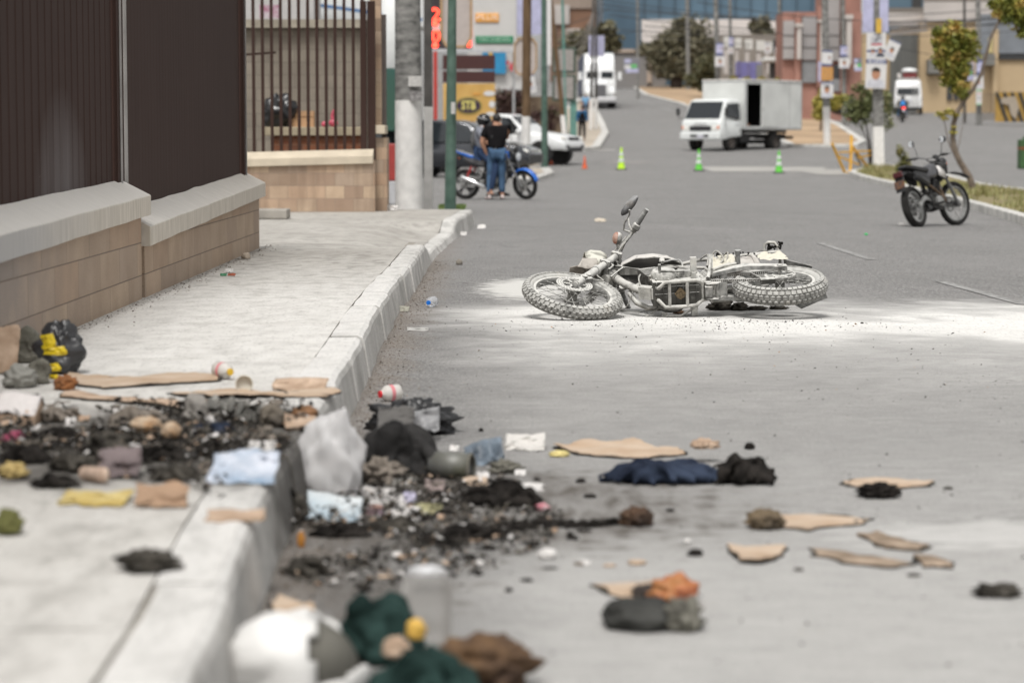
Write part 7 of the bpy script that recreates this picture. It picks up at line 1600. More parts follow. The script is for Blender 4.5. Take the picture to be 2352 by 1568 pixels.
tree('curved_sapling', 'young tree with a long bending trunk and yellow-green crown on the median verge', g6,
     [([pt(2237, 436), pt(2226, 405), pt(2205, 372), pt(2193, 345), pt(2188, 318), pt(2190, 285), pt(2200, 255), pt(2214, 232), pt(2236, 205), pt(2254, 170), pt(2266, 125), pt(2276, 85), pt(2292, 55), pt(2305, 28), pt(2318, -30)], .085),
      ([pt(2216, 232), pt(2205, 205), pt(2195, 170), pt(2190, 120)], .035), ([pt(2196, 365), pt(2178, 325), pt(2170, 285), pt(2168, 262)], .022), ([pt(2196, 365), pt(2205, 320), pt(2212, 285), pt(2222, 262)], .012)],
     PB_([(2190, 85, 30, 0), (2165, 92, 24, 0), (2215, 95, 26, 0), (2165, 120, 22, 0), (2190, 120, 30, 0), (2225, 118, 24, 0), (2190, 155, 28, 0), (2175, 180, 18, 0), (2210, 160, 22, 0), (2200, 195, 22, 0), (2212, 215, 14, 0), (2190, 62, 14, 0), (2150, 75, 8, 0), (2236, 80, 8, 0), (2160, 145, 16, 0),
          (2300, 15, 22, 0), (2330, 20, 26, 0), (2310, 40, 16, 0), (2345, 55, 16, 0), (2345, 10, 30, 0), (2345, 78, 10, 0), (2278, 10, 10, 0)], Y6), 8500, .09, LF2, 14, hang=.5)
tree('sprig', 'light yellow leafy sprig low on the curved sapling', pt(2170, 265, -.1), [], PB_([(2160, 262, 10, 0, .5), (2180, 258, 12, 0, .6), (2195, 265, 9, 0, .4), (2170, 272, 8, 0, .4), (2192, 292, 6, 0, .4), (2190, 305, 8, 0, .3)], Y6 - .1), 700, .05, LF4, 15, cat='shrub')
# grass on the verge: countless blades
def grass(name, pts, n, seed, h0, mat, off=.13):
    rr = random.Random(seed); mb = MB(); pts = [Vector((p.x, p.y, 0)) for p in pts]; xs = [p.x for p in pts]; ys = [p.y for p in pts]; vs = []; fs = []; c = 0
    while c < n:
        x = rr.uniform(min(xs), max(xs)); y = rr.uniform(min(ys), max(ys)); c += 1; ins = False
        for a, b in zip(pts, pts[1:] + pts[:1]):
            if (a.y > y) != (b.y > y) and x < (b.x - a.x) * (y - a.y) / (b.y - a.y) + a.x: ins = not ins
        if not ins or noise.noise(Vector((x * .7, y * .5, seed))) < -.05: continue
        z = zg(x, y) + off - .01; h = h0 * rr.uniform(.4, 1.3); a = rr.uniform(0, 6.28); w = .012 + h * .05; dx, dy = math.cos(a), math.sin(a); o = len(vs); le = rr.uniform(-.6, .6) * h
        vs += [Vector((x - dx * w, y - dy * w, z)), Vector((x + dx * w, y + dy * w, z)), Vector((x + le * dy, y - le * dx, z + h))]; fs.append((o, o + 1, o + 2))
    mb.add(vs, fs); return tag(mb.build(name, mat, fix=False), 'patchy yellow-green grass on the median verge' if off > .1 else 'tuft of short green grass at the pole feet', 'grass', kind='stuff')
gi = [G(x, y, .15) for x, y in ((1990, 380), (1965, 396), (2070, 420), (2150, 440), (2240, 462), (2350, 488), (2450, 515), (2450, 460), (2352, 438), (2230, 425), (2085, 386))]
grass('verge_grass', gi, 20000, 3, .15, leafmat('grass_blades', (.14, .15, .05), (.23, .22, .08), (.32, .26, .14)))
grass('pole_grass', [G(x, y) for x, y in ((1010, 474), (1070, 474), (1065, 486), (1005, 486))], 2500, 4, .06, leafmat('grass_blades2', (.06, .11, .02), (.10, .16, .03), (.14, .18, .05)), .0)
# scrub bank behind the filling station, and dry slope
bld('planter_bank', 'dark reddish flowering bank behind the billboard and pickup', 1140, 222, 1300, 300, 116, M('bank_red', (.10, .055, .045), .9, var=.6, scale=1.5, col2=(.17, .13, .09)), 6, cat='bank')
tree('flower_bank', 'scrubby reddish brown bushes above the white pickup', P(1180, 250, 112), [], PB_([(1150, 225, 16, 0), (1175, 222, 18, 0), (1195, 228, 18, 0), (1170, 250, 20, 0), (1150, 255, 16, 0), (1190, 255, 18, 0), (1235, 265, 16, 0), (1270, 262, 14, 0), (1265, 290, 14, 0)], 112), 4000, .12, leafmat('bank_leaves', (.05, .03, .022), (.10, .05, .045), (.09, .09, .04)), 16, cat='bush')
# ================================================================ LITTER AND BURNT REMAINS
def T_(name, label, cat, o, group=None): o.name = name; return tag(o, label, cat, group)
CARD = M('cardboard', (.52, .42, .33), .9, var=.0, scale=5, col2=(.40, .29, .20), bmp=.2); CARD2 = M('scorched_cardboard', (.44, .30, .20), .9, var=.35, scale=9, col2=(.55, .42, .32)); CHAR = M('charred', (.008, .007, .006), .95, var=.6, scale=18, bmp=.6, bscale=30, col2=(.032, .028, .025)); CHAR2 = M('ashy_char', (.018, .016, .014), .95, var=.5, scale=14, col2=(.11, .10, .085), bmp=.6, bscale=30)
RAG = M('grey_brown_rag', (.17, .145, .12), .95, var=.35, scale=9, col2=(.27, .235, .20), bmp=.6, bscale=25); OLV = M('olive_rag', (.13, .125, .10), .95, var=.3, scale=7, col2=(.21, .20, .17), bmp=.6, bscale=25); PPR = M('white_paper', (.60, .58, .56), .85, var=.08, scale=5); CRM = M('cream_foam', (.58, .49, .38), .9, var=.2, scale=14, col2=(.34, .19, .09))
YLW = M('yellow_plastic', (.55, .36, .04), .6, var=.3, scale=10, col2=(.62, .52, .25)); NAV = M('navy_cloth', (.015, .020, .038), .95, var=.5, scale=7, col2=(.045, .06, .095), bmp=.7, bscale=20); MAG = M('magenta_cloth', (.30, .07, .12), .9, var=.3, scale=9); BLC = M('charcoal_cloth', (.018, .0175, .0175), .9, var=.3, scale=6, col2=(.05, .048, .047), bmp=.5, bscale=20); DGN = M('dark_green_cloth', (.008, .022, .019), .85, var=.4, scale=9, col2=(.032, .065, .058), bmp=.5, bscale=15)
WPL = M('white_plastic', (.66, .65, .63), .6, var=.05, bmp=.2); SKYP = M('light_blue_print', (.22, .36, .52), .5, var=.3, scale=7, col2=(.60, .62, .68))
def lump(name, label, cat, x0, y0, x1, y1, mat, seed=1, wob=.45, fs=2.4, dep=1.0, rise=1.0, nu=44, nv=28, group=None, off=None, tilt=0.0, pts=None, up=0.0):
    # heap standing on the ground whose outline in the picture is x0..x1, y0..y1
    xc = (x0 + x1) / 2; off = off if off is not None else (SW if is_sw(xc, y1) else 0.0)
    b = G(xc, y1 - (y1 - y0) * .12, off); k = b.y / F; w = (x1 - x0) * k; h = (y1 - y0) * k * rise; d = min(w, h * 2.2) * dep
    h = max(.004, h - d * .5 * H / b.y)
    mb = MB(); rot = Matrix.Rotation(tilt, 3, 'Y')
    mb.ell((0, 0, h * .42), (w * .53, d * .5, h * .62), nu, nv, rot, wob, seed, fs)
    for p in mb.v: p.z = max(p.z, 0.001)
    o = mb.build(name, mat, smooth=2); o.location = (b.x, b.y + d * .45, zg(b.x, b.y) + off + up); return tag(o, label, cat, group)
def is_sw(x, y):
    p = G(x, y, SW); return p.x < kx(p.y) - .0 and p.y < 34.5
def plate(name, label, cat, pts, mat, th=.004, curl=.012, seed=0, off=None, group=None, raised=0.0, n=9):
    # flat torn sheet lying on the ground, outline traced on the ground
    xc = sum(p[0] for p in pts) / len(pts); yc = sum(p[1] for p in pts) / len(pts); off = off if off is not None else (SW if is_sw(xc, yc) else 0.0)
    W_ = [G(x, y, off) for x, y in pts]; c = sum(W_, Vector()) / len(W_); rr = random.Random(seed)
    # finer ragged outline
    out = []
    for a, b in zip(W_, W_[1:] + W_[:1]):
        m = max(1, int((b - a).length / .035))
        for i in range(m):
            p = a.lerp(b, i / m); j = .007; out.append(p + Vector((rr.uniform(-j, j), rr.uniform(-j, j) * 2, 0)))
    import bmesh
    bm = bmesh.new(); f = bm.faces.new([bm.verts.new(p - c) for p in out]); bmesh.ops.triangulate(bm, faces=[f])
    bmesh.ops.subdivide_edges(bm, edges=bm.edges[:], cuts=2, use_grid_fill=True)
    for v in bm.verts:
        p = v.co + c; v.co.z = raised + .004 + abs(noise.noise(Vector((p.x * 5, p.y * 4, seed)))) * curl * 2 + curl * .15 * rr.random()
    me = bpy.data.meshes.new(name); bm.to_mesh(me); bm.free(); me.materials.append(mat)
    o = bpy.data.objects.new(name, me); C.objects.link(o); o.location = c; s = o.modifiers.new('solid', 'SOLIDIFY'); s.thickness = th; s.offset = 1
    mb = MB(); q = [(p - c) * 1.0 + (p - c).normalized() * rr.uniform(.0, .022) for p in out]; mb.prism([(p.x, p.y, raised + .0015) for p in q], (0, 0, .0035)); mb.build('burnt_edge', CHAR2 if seed % 3 else CHAR, o)
    return tag(o, label, cat, group)
def crump(name, label, cat, x0, y0, x1, y1, mat, seed=1, amp=.35, n=16, lean=1.0, off=None, roll=0.0, group=None, up=0.0):
    # crumpled sheet standing or leaning: spans the picture box
    xc = (x0 + x1) / 2; off = off if off is not None else (SW if is_sw(xc, y1) else 0.0)
    b = G(xc, y1, off); k = b.y / F; w = (x1 - x0) * k; h = (y1 - y0) * k; rr = random.Random(seed); mb = MB()
    dpt = min(w, .25) * lean; hh = max(.006, h - dpt * H / b.y)
    def fn(u, v):
        q = noise.noise_vector(Vector((u * 2.6 + seed, v * 2.2, seed * .7))); q2 = noise.noise_vector(Vector((u * 7 + seed, v * 6, seed)))
        x = (u - .5) * w * (1 - .12 * abs(q.x)) + q.z * w * .05; t = v
        z = hh * (t ** 1.2) * (1 + .25 * q.x * amp) + abs(q.y) * hh * amp * .5 + abs(q2.x) * hh * .12; y = dpt * t + q.x * dpt * amp + q2.y * dpt * .15
        cr, sr = math.cos(roll), math.sin(roll); return Vector((x * cr - z * sr, y, max(.002, x * sr + z * cr)))
    mb.grid(fn, n, n); o = mb.build(name, mat, smooth=2, solid=.0025); o.location = (b.x, b.y, zg(b.x, b.y) + off + up); return tag(o, label, cat, group)
def rag(name, label, cat, x0, y0, x1, y1, mat, seed=1, folds=9, group=None, off=None, dep=1.0, up=0.0):
    # cloth fallen in a heap: thick bunched folds fused into one skin, then wrinkled
    xc = (x0 + x1) / 2; off = off if off is not None else (SW if is_sw(xc, y1) else 0.0); rr = random.Random(seed)
    b = G(xc, y1 - 2, off); k = b.y / F; w = (x1 - x0) * k; h = (y1 - y0) * k; d = min(w * .8, max(.10, h * 1.5)) * dep; hh = max(.02, h - d * H / b.y * .4)
    mb = MB(); big_ = w > .16; R0 = hh * (.20 if big_ else .28)
    mb.ell((0, 0, hh * .16), (w * .38, d * .34, hh * (.26 if big_ else .34)), 18, 10, None, .35, seed)
    for q in range(folds * 3 if big_ else folds + 4):
        a = rr.uniform(0, 6.28); c0 = Vector((math.cos(a) * w * .33 * rr.random() ** .5, math.sin(a) * d * .3, 0)); an = rr.gauss(0, .6); L = w * (rr.uniform(.10, .24) if big_ else rr.uniform(.16, .34)); e = 1 - (abs(c0.x) / (w * .5)) ** 2
        pk = hh * (.25 + .62 * e * rr.random()); r_ = R0 * rr.uniform(.5, 1.05); pts = []
        bend = rr.uniform(-1, 1)
        for t in range(7):
            u = t / 6 * 2 - 1; p = c0 + Vector((math.cos(an) * u * L, (math.sin(an) * u * L + bend * u * u * L * .5) * min(1, d / w * 1.6), 0)); p.z = max(r_ * .5, pk * (1 - u * u * rr.uniform(.4, 1.0)) - r_ * .3); pts.append(p)
        mb.tube(pts, [r_ * (.45 + .55 * math.sin(math.pi * (t + .6) / 7.2)) for t in range(7)], 7, flat=rr.uniform(.5, 1.0))
    o = mb.build(name, mat, smooth=2); m_ = o.modifiers.new('fuse', 'REMESH'); m_.mode = 'VOXEL'; m_.voxel_size = max(.0035, (w * d * hh) ** (1 / 3) / 26)
    me = bpy.data.meshes.new_from_object(o.evaluated_get(bpy.context.evaluated_depsgraph_get())); o.modifiers.clear(); old = o.data; o.data = me; bpy.data.meshes.remove(old); me.name = name
    nn = [v.normal.copy() for v in me.vertices]
    for v, n in zip(me.vertices, nn):
        p = v.co * (1 / max(hh, .05)); f = noise.ridged_multi_fractal(Vector((p.x * .9 + seed, p.y * .9, p.z * 1.3)), 1, 2.1, 4, 1, 2) - 1.0
        v.co += n * (hh * .085 * f); v.co.z = max(.001, v.co.z)
    me.polygons.foreach_set('use_smooth', [True] * len(me.polygons))
    if not me.materials: me.materials.append(mat)
    o.location = (b.x, b.y + d * .5, zg(b.x, b.y) + off + up); return tag(o, label, cat, group)
# bottles (thing > cap, band)
def bottle(label, x, y, r, L, az, body, capc, band=None, off=None, tilt=.05, round_=True):
    off = off if off is not None else (SW if is_sw(x, y) else 0.0); b = G(x, y, off); k = b.y / F; r *= k; L *= k
    t = thing('plastic_bottle', label, 'bottle', loc=(b.x, b.y, zg(b.x, b.y) + off + r * .98), rot=(0, tilt, az))
    mb = MB(); mb.lathe([(0, -L * .5), (r * .7, -L * .49), (r * .97, -L * .43), (r, -L * .2), (r * .96, -L * .1), (r, L * .05), (r * .96, L * .2), (r * .6, L * .36), (r * .36, L * .42), (r * .36, L * .46)], (0, 0, 0), (1, 0, 0), 28); mb.build('bottle_body', body, t, smooth=2)
    mb = MB(); mb.lathe([(0, L * .54), (r * .42, L * .535), (r * .44, L * .45), (r * .40, L * .44)], (0, 0, 0), (1, 0, 0), 24); mb.build('cap', capc, t, smooth=True)
    if band: mb = MB(); mb.lathe([(r * 1.015, -L * .12), (r * 1.02, L * .06)], (0, 0, 0), (1, 0, 0), 28); mb.build('label_band', band, t, smooth=True)
    return t
def clearp(name, col, a):
    m, nt, bs = newmat(name); bs.inputs['Base Color'].default_value = tuple(col) + (1,); bs.inputs['Roughness'].default_value = .25; bs.inputs['Transmission Weight'].default_value = a; bs.inputs['IOR'].default_value = 1.15; return m
CLR = clearp('clear_plastic', (.85, .87, .9), .75); MLK = clearp('milky_plastic', (.70, .67, .63), .25)
REDC = M('red_cap', (.60, .02, .03), .4, var=.05); PNK = M('pink_band', (.62, .22, .24), .6)
bottle('clear empty bottle with a bright blue cap lying on the road by the kerb', 991, 705, 12, 34, R(-112), CLR, M('blue_cap', (.01, .16, .62), .4, var=.05))
bottle('milky round bottle with a red cap and pink band lying below the kerb', 896, 921, 19, 52, R(-150), MLK, REDC, PNK)
bottle('milky bottle with a yellow cap and pink band on the sidewalk', 514, 869, 19, 56, R(-50), MLK, M('yellow_cap', (.68, .43, .03), .4, var=.05), PNK)
# sidewalk pile, back to front
lump('striped_bag', 'black crumpled plastic bag with yellow stripes beside the wall end of the pile', 'plastic bag', 80, 762, 179, 872, M('striped_bag_black', (.03, .03, .032), .35, var=.4, scale=5, bmp=.9, bscale=14), 4, .38, 2.2)
ob = bpy.context.scene.objects['striped_bag']
for x0, y0, x1, y1, r_, s_ in ((96, 768, 124, 800, .3, 3), (98, 795, 150, 815, -.05, 5), (94, 835, 136, 853, .1, 7), (110, 860, 134, 870, 0, 9)):
    a = P(x0, y1, 9.96); b = P(x1, y0, 9.96); mb = MB(); mb.grid(lambda u, v: Vector((a.x + (b.x - a.x) * u + .006 * math.sin(v * 5), 9.97 - .012 * math.sin(u * 3.1) + .01 * noise.noise(Vector((u * 4, v * 4, s_))), a.z + (b.z - a.z) * v + (u - .5) * r_ * .03)), 6, 6)
    q = mb.build('yellow_stripe', M('bag_yellow', (.62, .46, .01), .4, var=.15), solid=.003); q.parent = ob; q.matrix_parent_inverse = Matrix.Translation(ob.location).inverted()
crump('cardboard_box', 'brown battered cardboard box standing at the left edge of the picture', 'box', -40, 752, 37, 858, CARD2, 3, .15, 12, .8)
crump('crumpled_cardboard', 'crumpled brown cardboard on top of the battered box at the left edge', 'cardboard', -30, 722, 30, 762, CARD2, 9, .8, 14, .6, up=.16)
rag('olive_rag', 'tall olive grey rag behind the striped black and yellow bag', 'rag', 30, 738, 92, 835, OLV, 6, 5)
rag('olive_rag', 'folded grey sleeve in front of the striped black and yellow bag', 'rag', 52, 815, 112, 884, OLV, 8, 7)
lump('grey_bundle', 'pale grey fabric bundle above the open book', 'bundle', 2, 846, 76, 897, M('pale_grey_fabric', (.27, .265, .24), .9, var=.2), 7, .3)
crump('paper_scrap', 'pale pink paper sticking up behind the striped bag', 'paper', 68, 743, 106, 775, M('pink_white_paper', (.58, .50, .52), .8), 5, .3)
lump('yellow_scrap', 'small bright yellow scrap against the battered box', 'scrap', 28, 802, 43, 823, YLW, 3, .2, up=.03)
lump('charred_chunk', 'orange brown scorched chunk right of the grey sleeve', 'chunk', 124, 867, 170, 899, M('scorched_orange', (.24, .095, .03), .8, var=.5, scale=20), 5, .5)
t = thing('open_book', 'thick open book with white pages and scorched edges at the left edge', 'book', loc=G(30, 975, SW)); bk = MAT[t.name].translation; k = bk.y / F
mb = MB(); mb.grid(lambda u, v: Vector((bk.x + (u - .5) * 100 * k, bk.y + v * .13, bk.z + .035 + 48 * k * v * .8 + .008 * math.sin(u * 5))), 10, 8); mb.build('pages', M('printed_page', (.60, .565, .55), .9, var=.12, scale=30, stretch=(1, 8, 8)), t, world=True, smooth=True, solid=.012)
mb = MB(); mb.loft([[Vector((bk.x + (u - .5) * 104 * k, bk.y - .005 + q[0], bk.z + q[1])) for q in ((0, 0), (0, .03), (.14, .07), (.14, 0))] for u in (0, .33, .66, 1)]); mb.build('scorched_cover', CARD2, t, world=True)
lump('charred_block', 'black charred block beside the open book', 'block', 60, 910, 96, 948, CHAR, 6, .25)
rag('magenta_cloth', 'magenta cloth ball at the left edge under the book', 'cloth', -10, 980, 56, 1020, MAG, 4, 4)
plate('cardboard_strip', 'long pale cardboard strip across the kerb above the pile', 'cardboard', [(395, 905), (500, 898), (640, 902), (745, 893), (785, 903), (740, 914), (600, 912), (480, 915)], CARD, seed=3)
plate('cardboard_strip', 'flat peach cardboard on the sidewalk left of the yellow-capped bottle', 'cardboard', [(160, 862), (300, 868), (420, 858), (510, 862), (500, 875), (380, 882), (240, 893), (150, 880)], CARD, seed=4)
plate('cardboard_strip', 'thin scorched strip crossing the sidewalk behind the rags', 'cardboard', [(150, 905), (260, 912), (440, 930), (420, 936), (260, 922), (140, 913)], CARD2, seed=5)
crump('torn_cardboard', 'torn upturned cardboard on the kerb edge of the sidewalk', 'cardboard', 622, 867, 750, 896, CARD2, 12, .5, 16, .6)
t = thing('paper_cup', 'round cream paper cup facing up beside the yellow-capped bottle', 'cup', loc=G(561, 900, SW)); cc_ = MAT[t.name].translation; k = cc_.y / F
mb = MB(); mb.lathe([(0, 0), (19 * k, 0), (21 * k, .03), (19 * k, .032), (17 * k, .006), (0, .006)], cc_ + Vector((0, .0, 18 * k)), (.1, -1, .15), 26); mb.build('cup_wall', M('cream_cup', (.60, .57, .50), .7), t, world=True, smooth=True)
rag('brown_rag', 'large grey brown rag in the middle of the burnt pile', 'rag', 228, 922, 398, 995, RAG, 3, 8)
rag('spiky_rag', 'grey torn rag standing up behind the navy cloth', 'rag', 420, 895, 470, 975, M('ash_grey_rag', (.25, .235, .215), .95, var=.3, bmp=.5), 13, 6)
for i, (x0, y0, x1, y1, l) in enumerate(((471, 918, 536, 968, 'curled grey metal sheet left of the beige rags'), (538, 925, 598, 972, 'second curled grey sheet touching the beige rags'))):
    crump('curled_sheet', l, 'metal sheet', x0, y0, x1, y1, M('sooty_metal', (.16, .155, .14), .5, .4, var=.5), 20 + i, .9, 16, .7)
rag('beige_rag', 'beige and black rags left of the brown domed cardboard', 'rag', 590, 918, 648, 982, M('beige_rag', (.30, .26, .21), .95, var=.4, col2=(.08, .07, .06), scale=12), 15, 7)
lump('domed_cardboard', 'brown domed cardboard with a dark hollow on the kerb edge', 'cardboard', 668, 934, 728, 966, M('brown_dome', (.20, .11, .06), .85, var=.5), 3, .15)
plate('cardboard_layers', 'layered scorched cardboard under the brown dome', 'cardboard', [(645, 962), (690, 956), (726, 962), (724, 982), (660, 988), (640, 975)], CARD2, .012, seed=6, raised=.004)
lump('foam_piece', 'cream foam slab with scorched rim, larger of the pair', 'foam', 296, 974, 365, 1014, CRM, 6, .18, up=.02)
lump('foam_piece', 'cream foam square with scorched rim, smaller of the pair', 'foam', 368, 987, 412, 1025, CRM, 8, .15, up=.02)
rag('navy_rag', 'navy and black cloth across the middle right of the burnt pile', 'cloth', 420, 965, 545, 1003, NAV, 5, 8)
crump('white_wrapper', 'small white wrapper below the foam slabs', 'wrapper', 262, 1018, 320, 1040, PPR, 7, .6)
t = crump('printed_sheet', 'glossy light blue printed sheet at the kerb corner of the pile', 'printed sheet', 466, 1028, 630, 1113, SKYP, 31, .25, 16, 1.2)
crump('white_paper_roll', 'white curved paper behind the light blue printed sheet', 'paper', 565, 1010, 630, 1048, PPR, 33, .4)
crump('purple_grey_fabric', 'purple grey fabric fold in the lower middle of the pile', 'fabric', 212, 1030, 318, 1098, M('purple_grey', (.16, .13, .13), .9, var=.25), 35, .6)
t = thing('cardboard_tube', 'beige cardboard tube with round pale end in the lower pile', 'tube', loc=G(220, 1108, SW)); k = t.location.y / F; q_ = MAT[t.name].translation
mb = MB(); mb.cyl(q_ + Vector((-36 * k, .05, 17 * k)), q_ + Vector((22 * k, -.01, 19 * k)), 16 * k, 18 * k, 22); mb.build('tube_wall', M('beige_tube', (.44, .33, .26), .85, var=.3, scale=15), t, world=True, smooth=True, bevel=.004)
mb = MB(); mb.ell(q_ + Vector((24 * k, -.012, 19 * k)), (8 * k, 17 * k, 17 * k), 14, 10); mb.build('pale_end', M('pale_end', (.58, .44, .34)), t, world=True, smooth=True)
lump('tan_scrap', 'yellow beige crumple at the left edge of the pile', 'scrap', -8, 1068, 58, 1102, M('yellow_beige', (.42, .32, .14), .9, var=.3), 11, .5)
crump('yellow_wrapper', 'long yellow plastic wrapper at the front of the pile', 'wrapper', 120, 1122, 286, 1162, YLW, 14, .4, 16, .8)
crump('folded_cardboard', 'folded brown cardboard standing at the front of the pile', 'cardboard', 305, 1112, 432, 1166, M('folded_brown_card', (.34, .23, .155), .9, var=.12), 16, .5, 14, .5)
crump('scorched_cardboard', 'curved tan cardboard with black edge lying on the kerb', 'cardboard', 466, 1166, 604, 1198, CARD2, 18, .35, 14, .7)
lump('olive_lump', 'olive green lump at the left edge in front of the pile', 'lump', -15, 1175, 46, 1236, M('olive_lump', (.13, .13, .05), .9, var=.4), 12, .35)
lump('charred_lump', 'black charred lump lying alone on the near sidewalk', 'charred lump', 272, 1268, 396, 1320, CHAR2, 14, .65, 2.8)
for i, (x0, y0, x1, y1, m_, l) in enumerate(((60, 975, 190, 1020, CHAR, 'black burnt cloth mass right of the magenta cloth'), (180, 985, 300, 1050, CHAR2, 'ashy burnt mass left of the foam slabs'), (-20, 1010, 110, 1068, CHAR, 'black burnt mass at the left edge under the magenta cloth'), (100, 1030, 220, 1085, CHAR2, 'sooty burnt cloth left of the purple grey fabric'), (300, 1015, 430, 1062, CHAR, 'black burnt mass under the foam slabs'), (420, 1000, 560, 1050, CHAR, 'black burnt mass under the navy cloth'), (330, 1060, 470, 1108, CHAR2, 'ashy burnt cloth left of the light blue printed sheet'), (40, 1082, 190, 1124, CHAR, 'long black burnt cloth along the front left of the pile'), (385, 915, 480, 950, CHAR, 'black burnt cloth behind the navy cloth'), (560, 985, 660, 1020, RAG, 'brown rag on the kerb corner of the pile'), (80, 925, 175, 972, RAG, 'brown upright rag between open book and big brown rag'), (640, 1108, 700, 1200, CHAR2, 'sooty shred hanging down the kerb face'), (655, 1010, 700, 1120, OLV, 'olive sooty shred on the kerb face behind the translucent bag'))):
    rag('burnt_cloth', l, 'burnt cloth', x0, y0, x1, y1, m_, 300 + i, 7, **({'off': 0, 'dep': .5} if 'kerb face' in l else {}))
for i, (x0, y0, x1, y1, m_, l) in enumerate(((700, 1195, 860, 1240, CHAR, 'black burnt mass under the light blue card'), (830, 1185, 990, 1225, CHAR2, 'ashy mass below the lowest white paper'), (1000, 1200, 1180, 1242, CHAR, 'black burnt strip leading towards the ash trail'), (650, 1270, 760, 1330, CHAR2, 'dark burnt cloth at the kerb foot above the cardboard'))):
    rag('burnt_mass', l, 'burnt mass', x0, y0, x1, y1, m_, 330 + i, 8, off=0)
# smaller loose pieces scattered through the pile: each its own thing
names = [('paper_scrap', 'paper', PPR), ('cardboard_scrap', 'cardboard', CARD2), ('charred_scrap', 'charred scrap', CHAR), ('cloth_scrap', 'cloth', RAG), ('wood_splinter', 'splinter', CARD)]
rr = random.Random(11)
for i in range(70):
    kx_ = rr.random(); x = rr.uniform(0, 640); y = rr.uniform(925, 1118); y0 = y; nm, ct, mt_ = names[min(4, int(rr.random() ** 1.1 * 5))]
    if nm == 'charred_scrap' or rr.random() < .35: nm, ct, mt_ = names[2]
    w = rr.uniform(12, 42); h = rr.uniform(8, 24)
    lab = {'paper_scrap': 'small pale paper scrap among the ashes of the sidewalk pile', 'cardboard_scrap': 'small scorched cardboard scrap among the ashes of the sidewalk pile', 'charred_scrap': 'small black charred scrap in the sidewalk pile', 'cloth_scrap': 'small grey brown cloth scrap in the sidewalk pile', 'wood_splinter': 'small tan splinter in the sidewalk pile'}[nm]
    (crump if nm != 'charred_scrap' else lump)(nm, lab, ct, x, y - h, x + w, y, mt_, seed=i + 40, group=ct + ' scraps in the sidewalk pile', **({'n': 8, 'amp': .6} if nm != 'charred_scrap' else {'nu': 14, 'nv': 9, 'wob': .6}))
rr = random.Random(77)
for i in range(34):
    x = rr.uniform(20, 620) if i < 20 else rr.uniform(700, 1250); y = rr.uniform(930, 1105) if i < 20 else rr.uniform(1110, 1240); a = G(x, y, SW if is_sw(x, y) else 0); L = rr.uniform(.03, .10); an = rr.gauss(0, .7); pts = [a + Vector((math.cos(an) * L * (t - 2.5) / 2.5, math.sin(an) * L * (t - 2.5) / 2.5 + rr.uniform(-.01, .01), .008 + rr.random() * .035)) for t in range(6)]
    mb = MB(); mb.tube(pts, [rr.uniform(.003, .009) for _ in range(6)], 6, flat=.4); tag(mb.build('charred_strip', CHAR if rr.random() < .6 else RAG, smooth=True), 'thin curled charred strip in the sidewalk pile' if i < 20 else 'thin curled charred strip in the road litter', 'charred strip', 'charred strips in the pile' if i < 20 else 'charred strips on the road')
def chips(name, label, area, n, seed, smin, smax, mats, off, hmax=.03, tall=1.0):
    rr = random.Random(seed); mb = MB()
    for _ in range(n):
        if callable(area): x, y = area(rr)
        b = Vector((x, y, 0)); of = off(x, y) if callable(off) else off; z = zg(x, y) + of + rr.random() ** 3 * hmax * max(0, 1)
        s = smin * (smax / smin) ** (rr.random() ** 2.6); a = rr.uniform(0, 6.28); mb.mat(rr.randrange(len(mats)) if rr.random() < .22 else rr.randrange(2))
        u = Vector((math.cos(a), math.sin(a), rr.uniform(-.5, .7))).normalized() * s; v_ = Vector((-math.sin(a), math.cos(a), rr.uniform(-.5, .7))).normalized() * s * rr.uniform(.3, .9); n_ = Vector((0, 0, s * rr.uniform(.15, .7) * tall)); p = Vector((x, y, z + s * .3))
        mb.add([p - u - v_ * .6, p + u * .8 - v_, p + u + v_ * .7, p - u * .7 + v_, p + n_ + u * .1, ], [(3, 2, 1, 0), (0, 1, 4), (1, 2, 4), (2, 3, 4), (3, 0, 4)])
    o = mb.build(name, mats, fix=False); return tag(o, label, 'debris', kind='stuff')
def inarea(cx, cy, rx, ry, seed):
    def f(r):
        while True:
            a = r.uniform(0, 6.283); d = r.random() ** .6; x = cx + math.cos(a) * rx * d; y = cy + math.sin(a) * ry * d
            if noise.noise(Vector((x * 2.3, y * 2.0, seed))) > -.12: return x, y
    return f
offsw = lambda x, y: SW if x < kx(y) else 0.0
cm = [CHAR, CHAR2, RAG, CARD2, PPR]
c1 = G(300, 1015, SW); chips('sidewalk_ashes', 'black ashes and charred crumbs covering the sidewalk pile', inarea(c1.x, c1.y + .1, 1.15, .85, 1), 16000, 5, .003, .019, cm, offsw, .05)
c2 = G(880, 1180); chips('road_ashes', 'black ashes and crumbs spread below the kerb', inarea(c2.x - .04, c2.y - .05, .62, 1.25, 2), 7500, 6, .0028, .016, cm, offsw, .02)
def line(r):
    t = r.random(); p = G(960 + 480 * t, 1240 - 48 * t + 8 * math.sin(t * 9)); return p.x + r.gauss(0, .012), p.y + r.gauss(0, .05 * (1.2 - t))
LN = [G(960 + 480 * i / 40, 1240 - 48 * i / 40 + 8 * math.sin(i / 40 * 9)) for i in range(41)]
def line(r):
    t = r.random(); p = LN[int(t * 40)]; return p.x + r.gauss(0, .012), p.y + r.gauss(0, .06 * (1.2 - t))
chips('ash_trail', 'dark trail of ash leading right across the road', line, 3000, 7, .004, .014, [CHAR, CHAR, CHAR2], 0, .012)
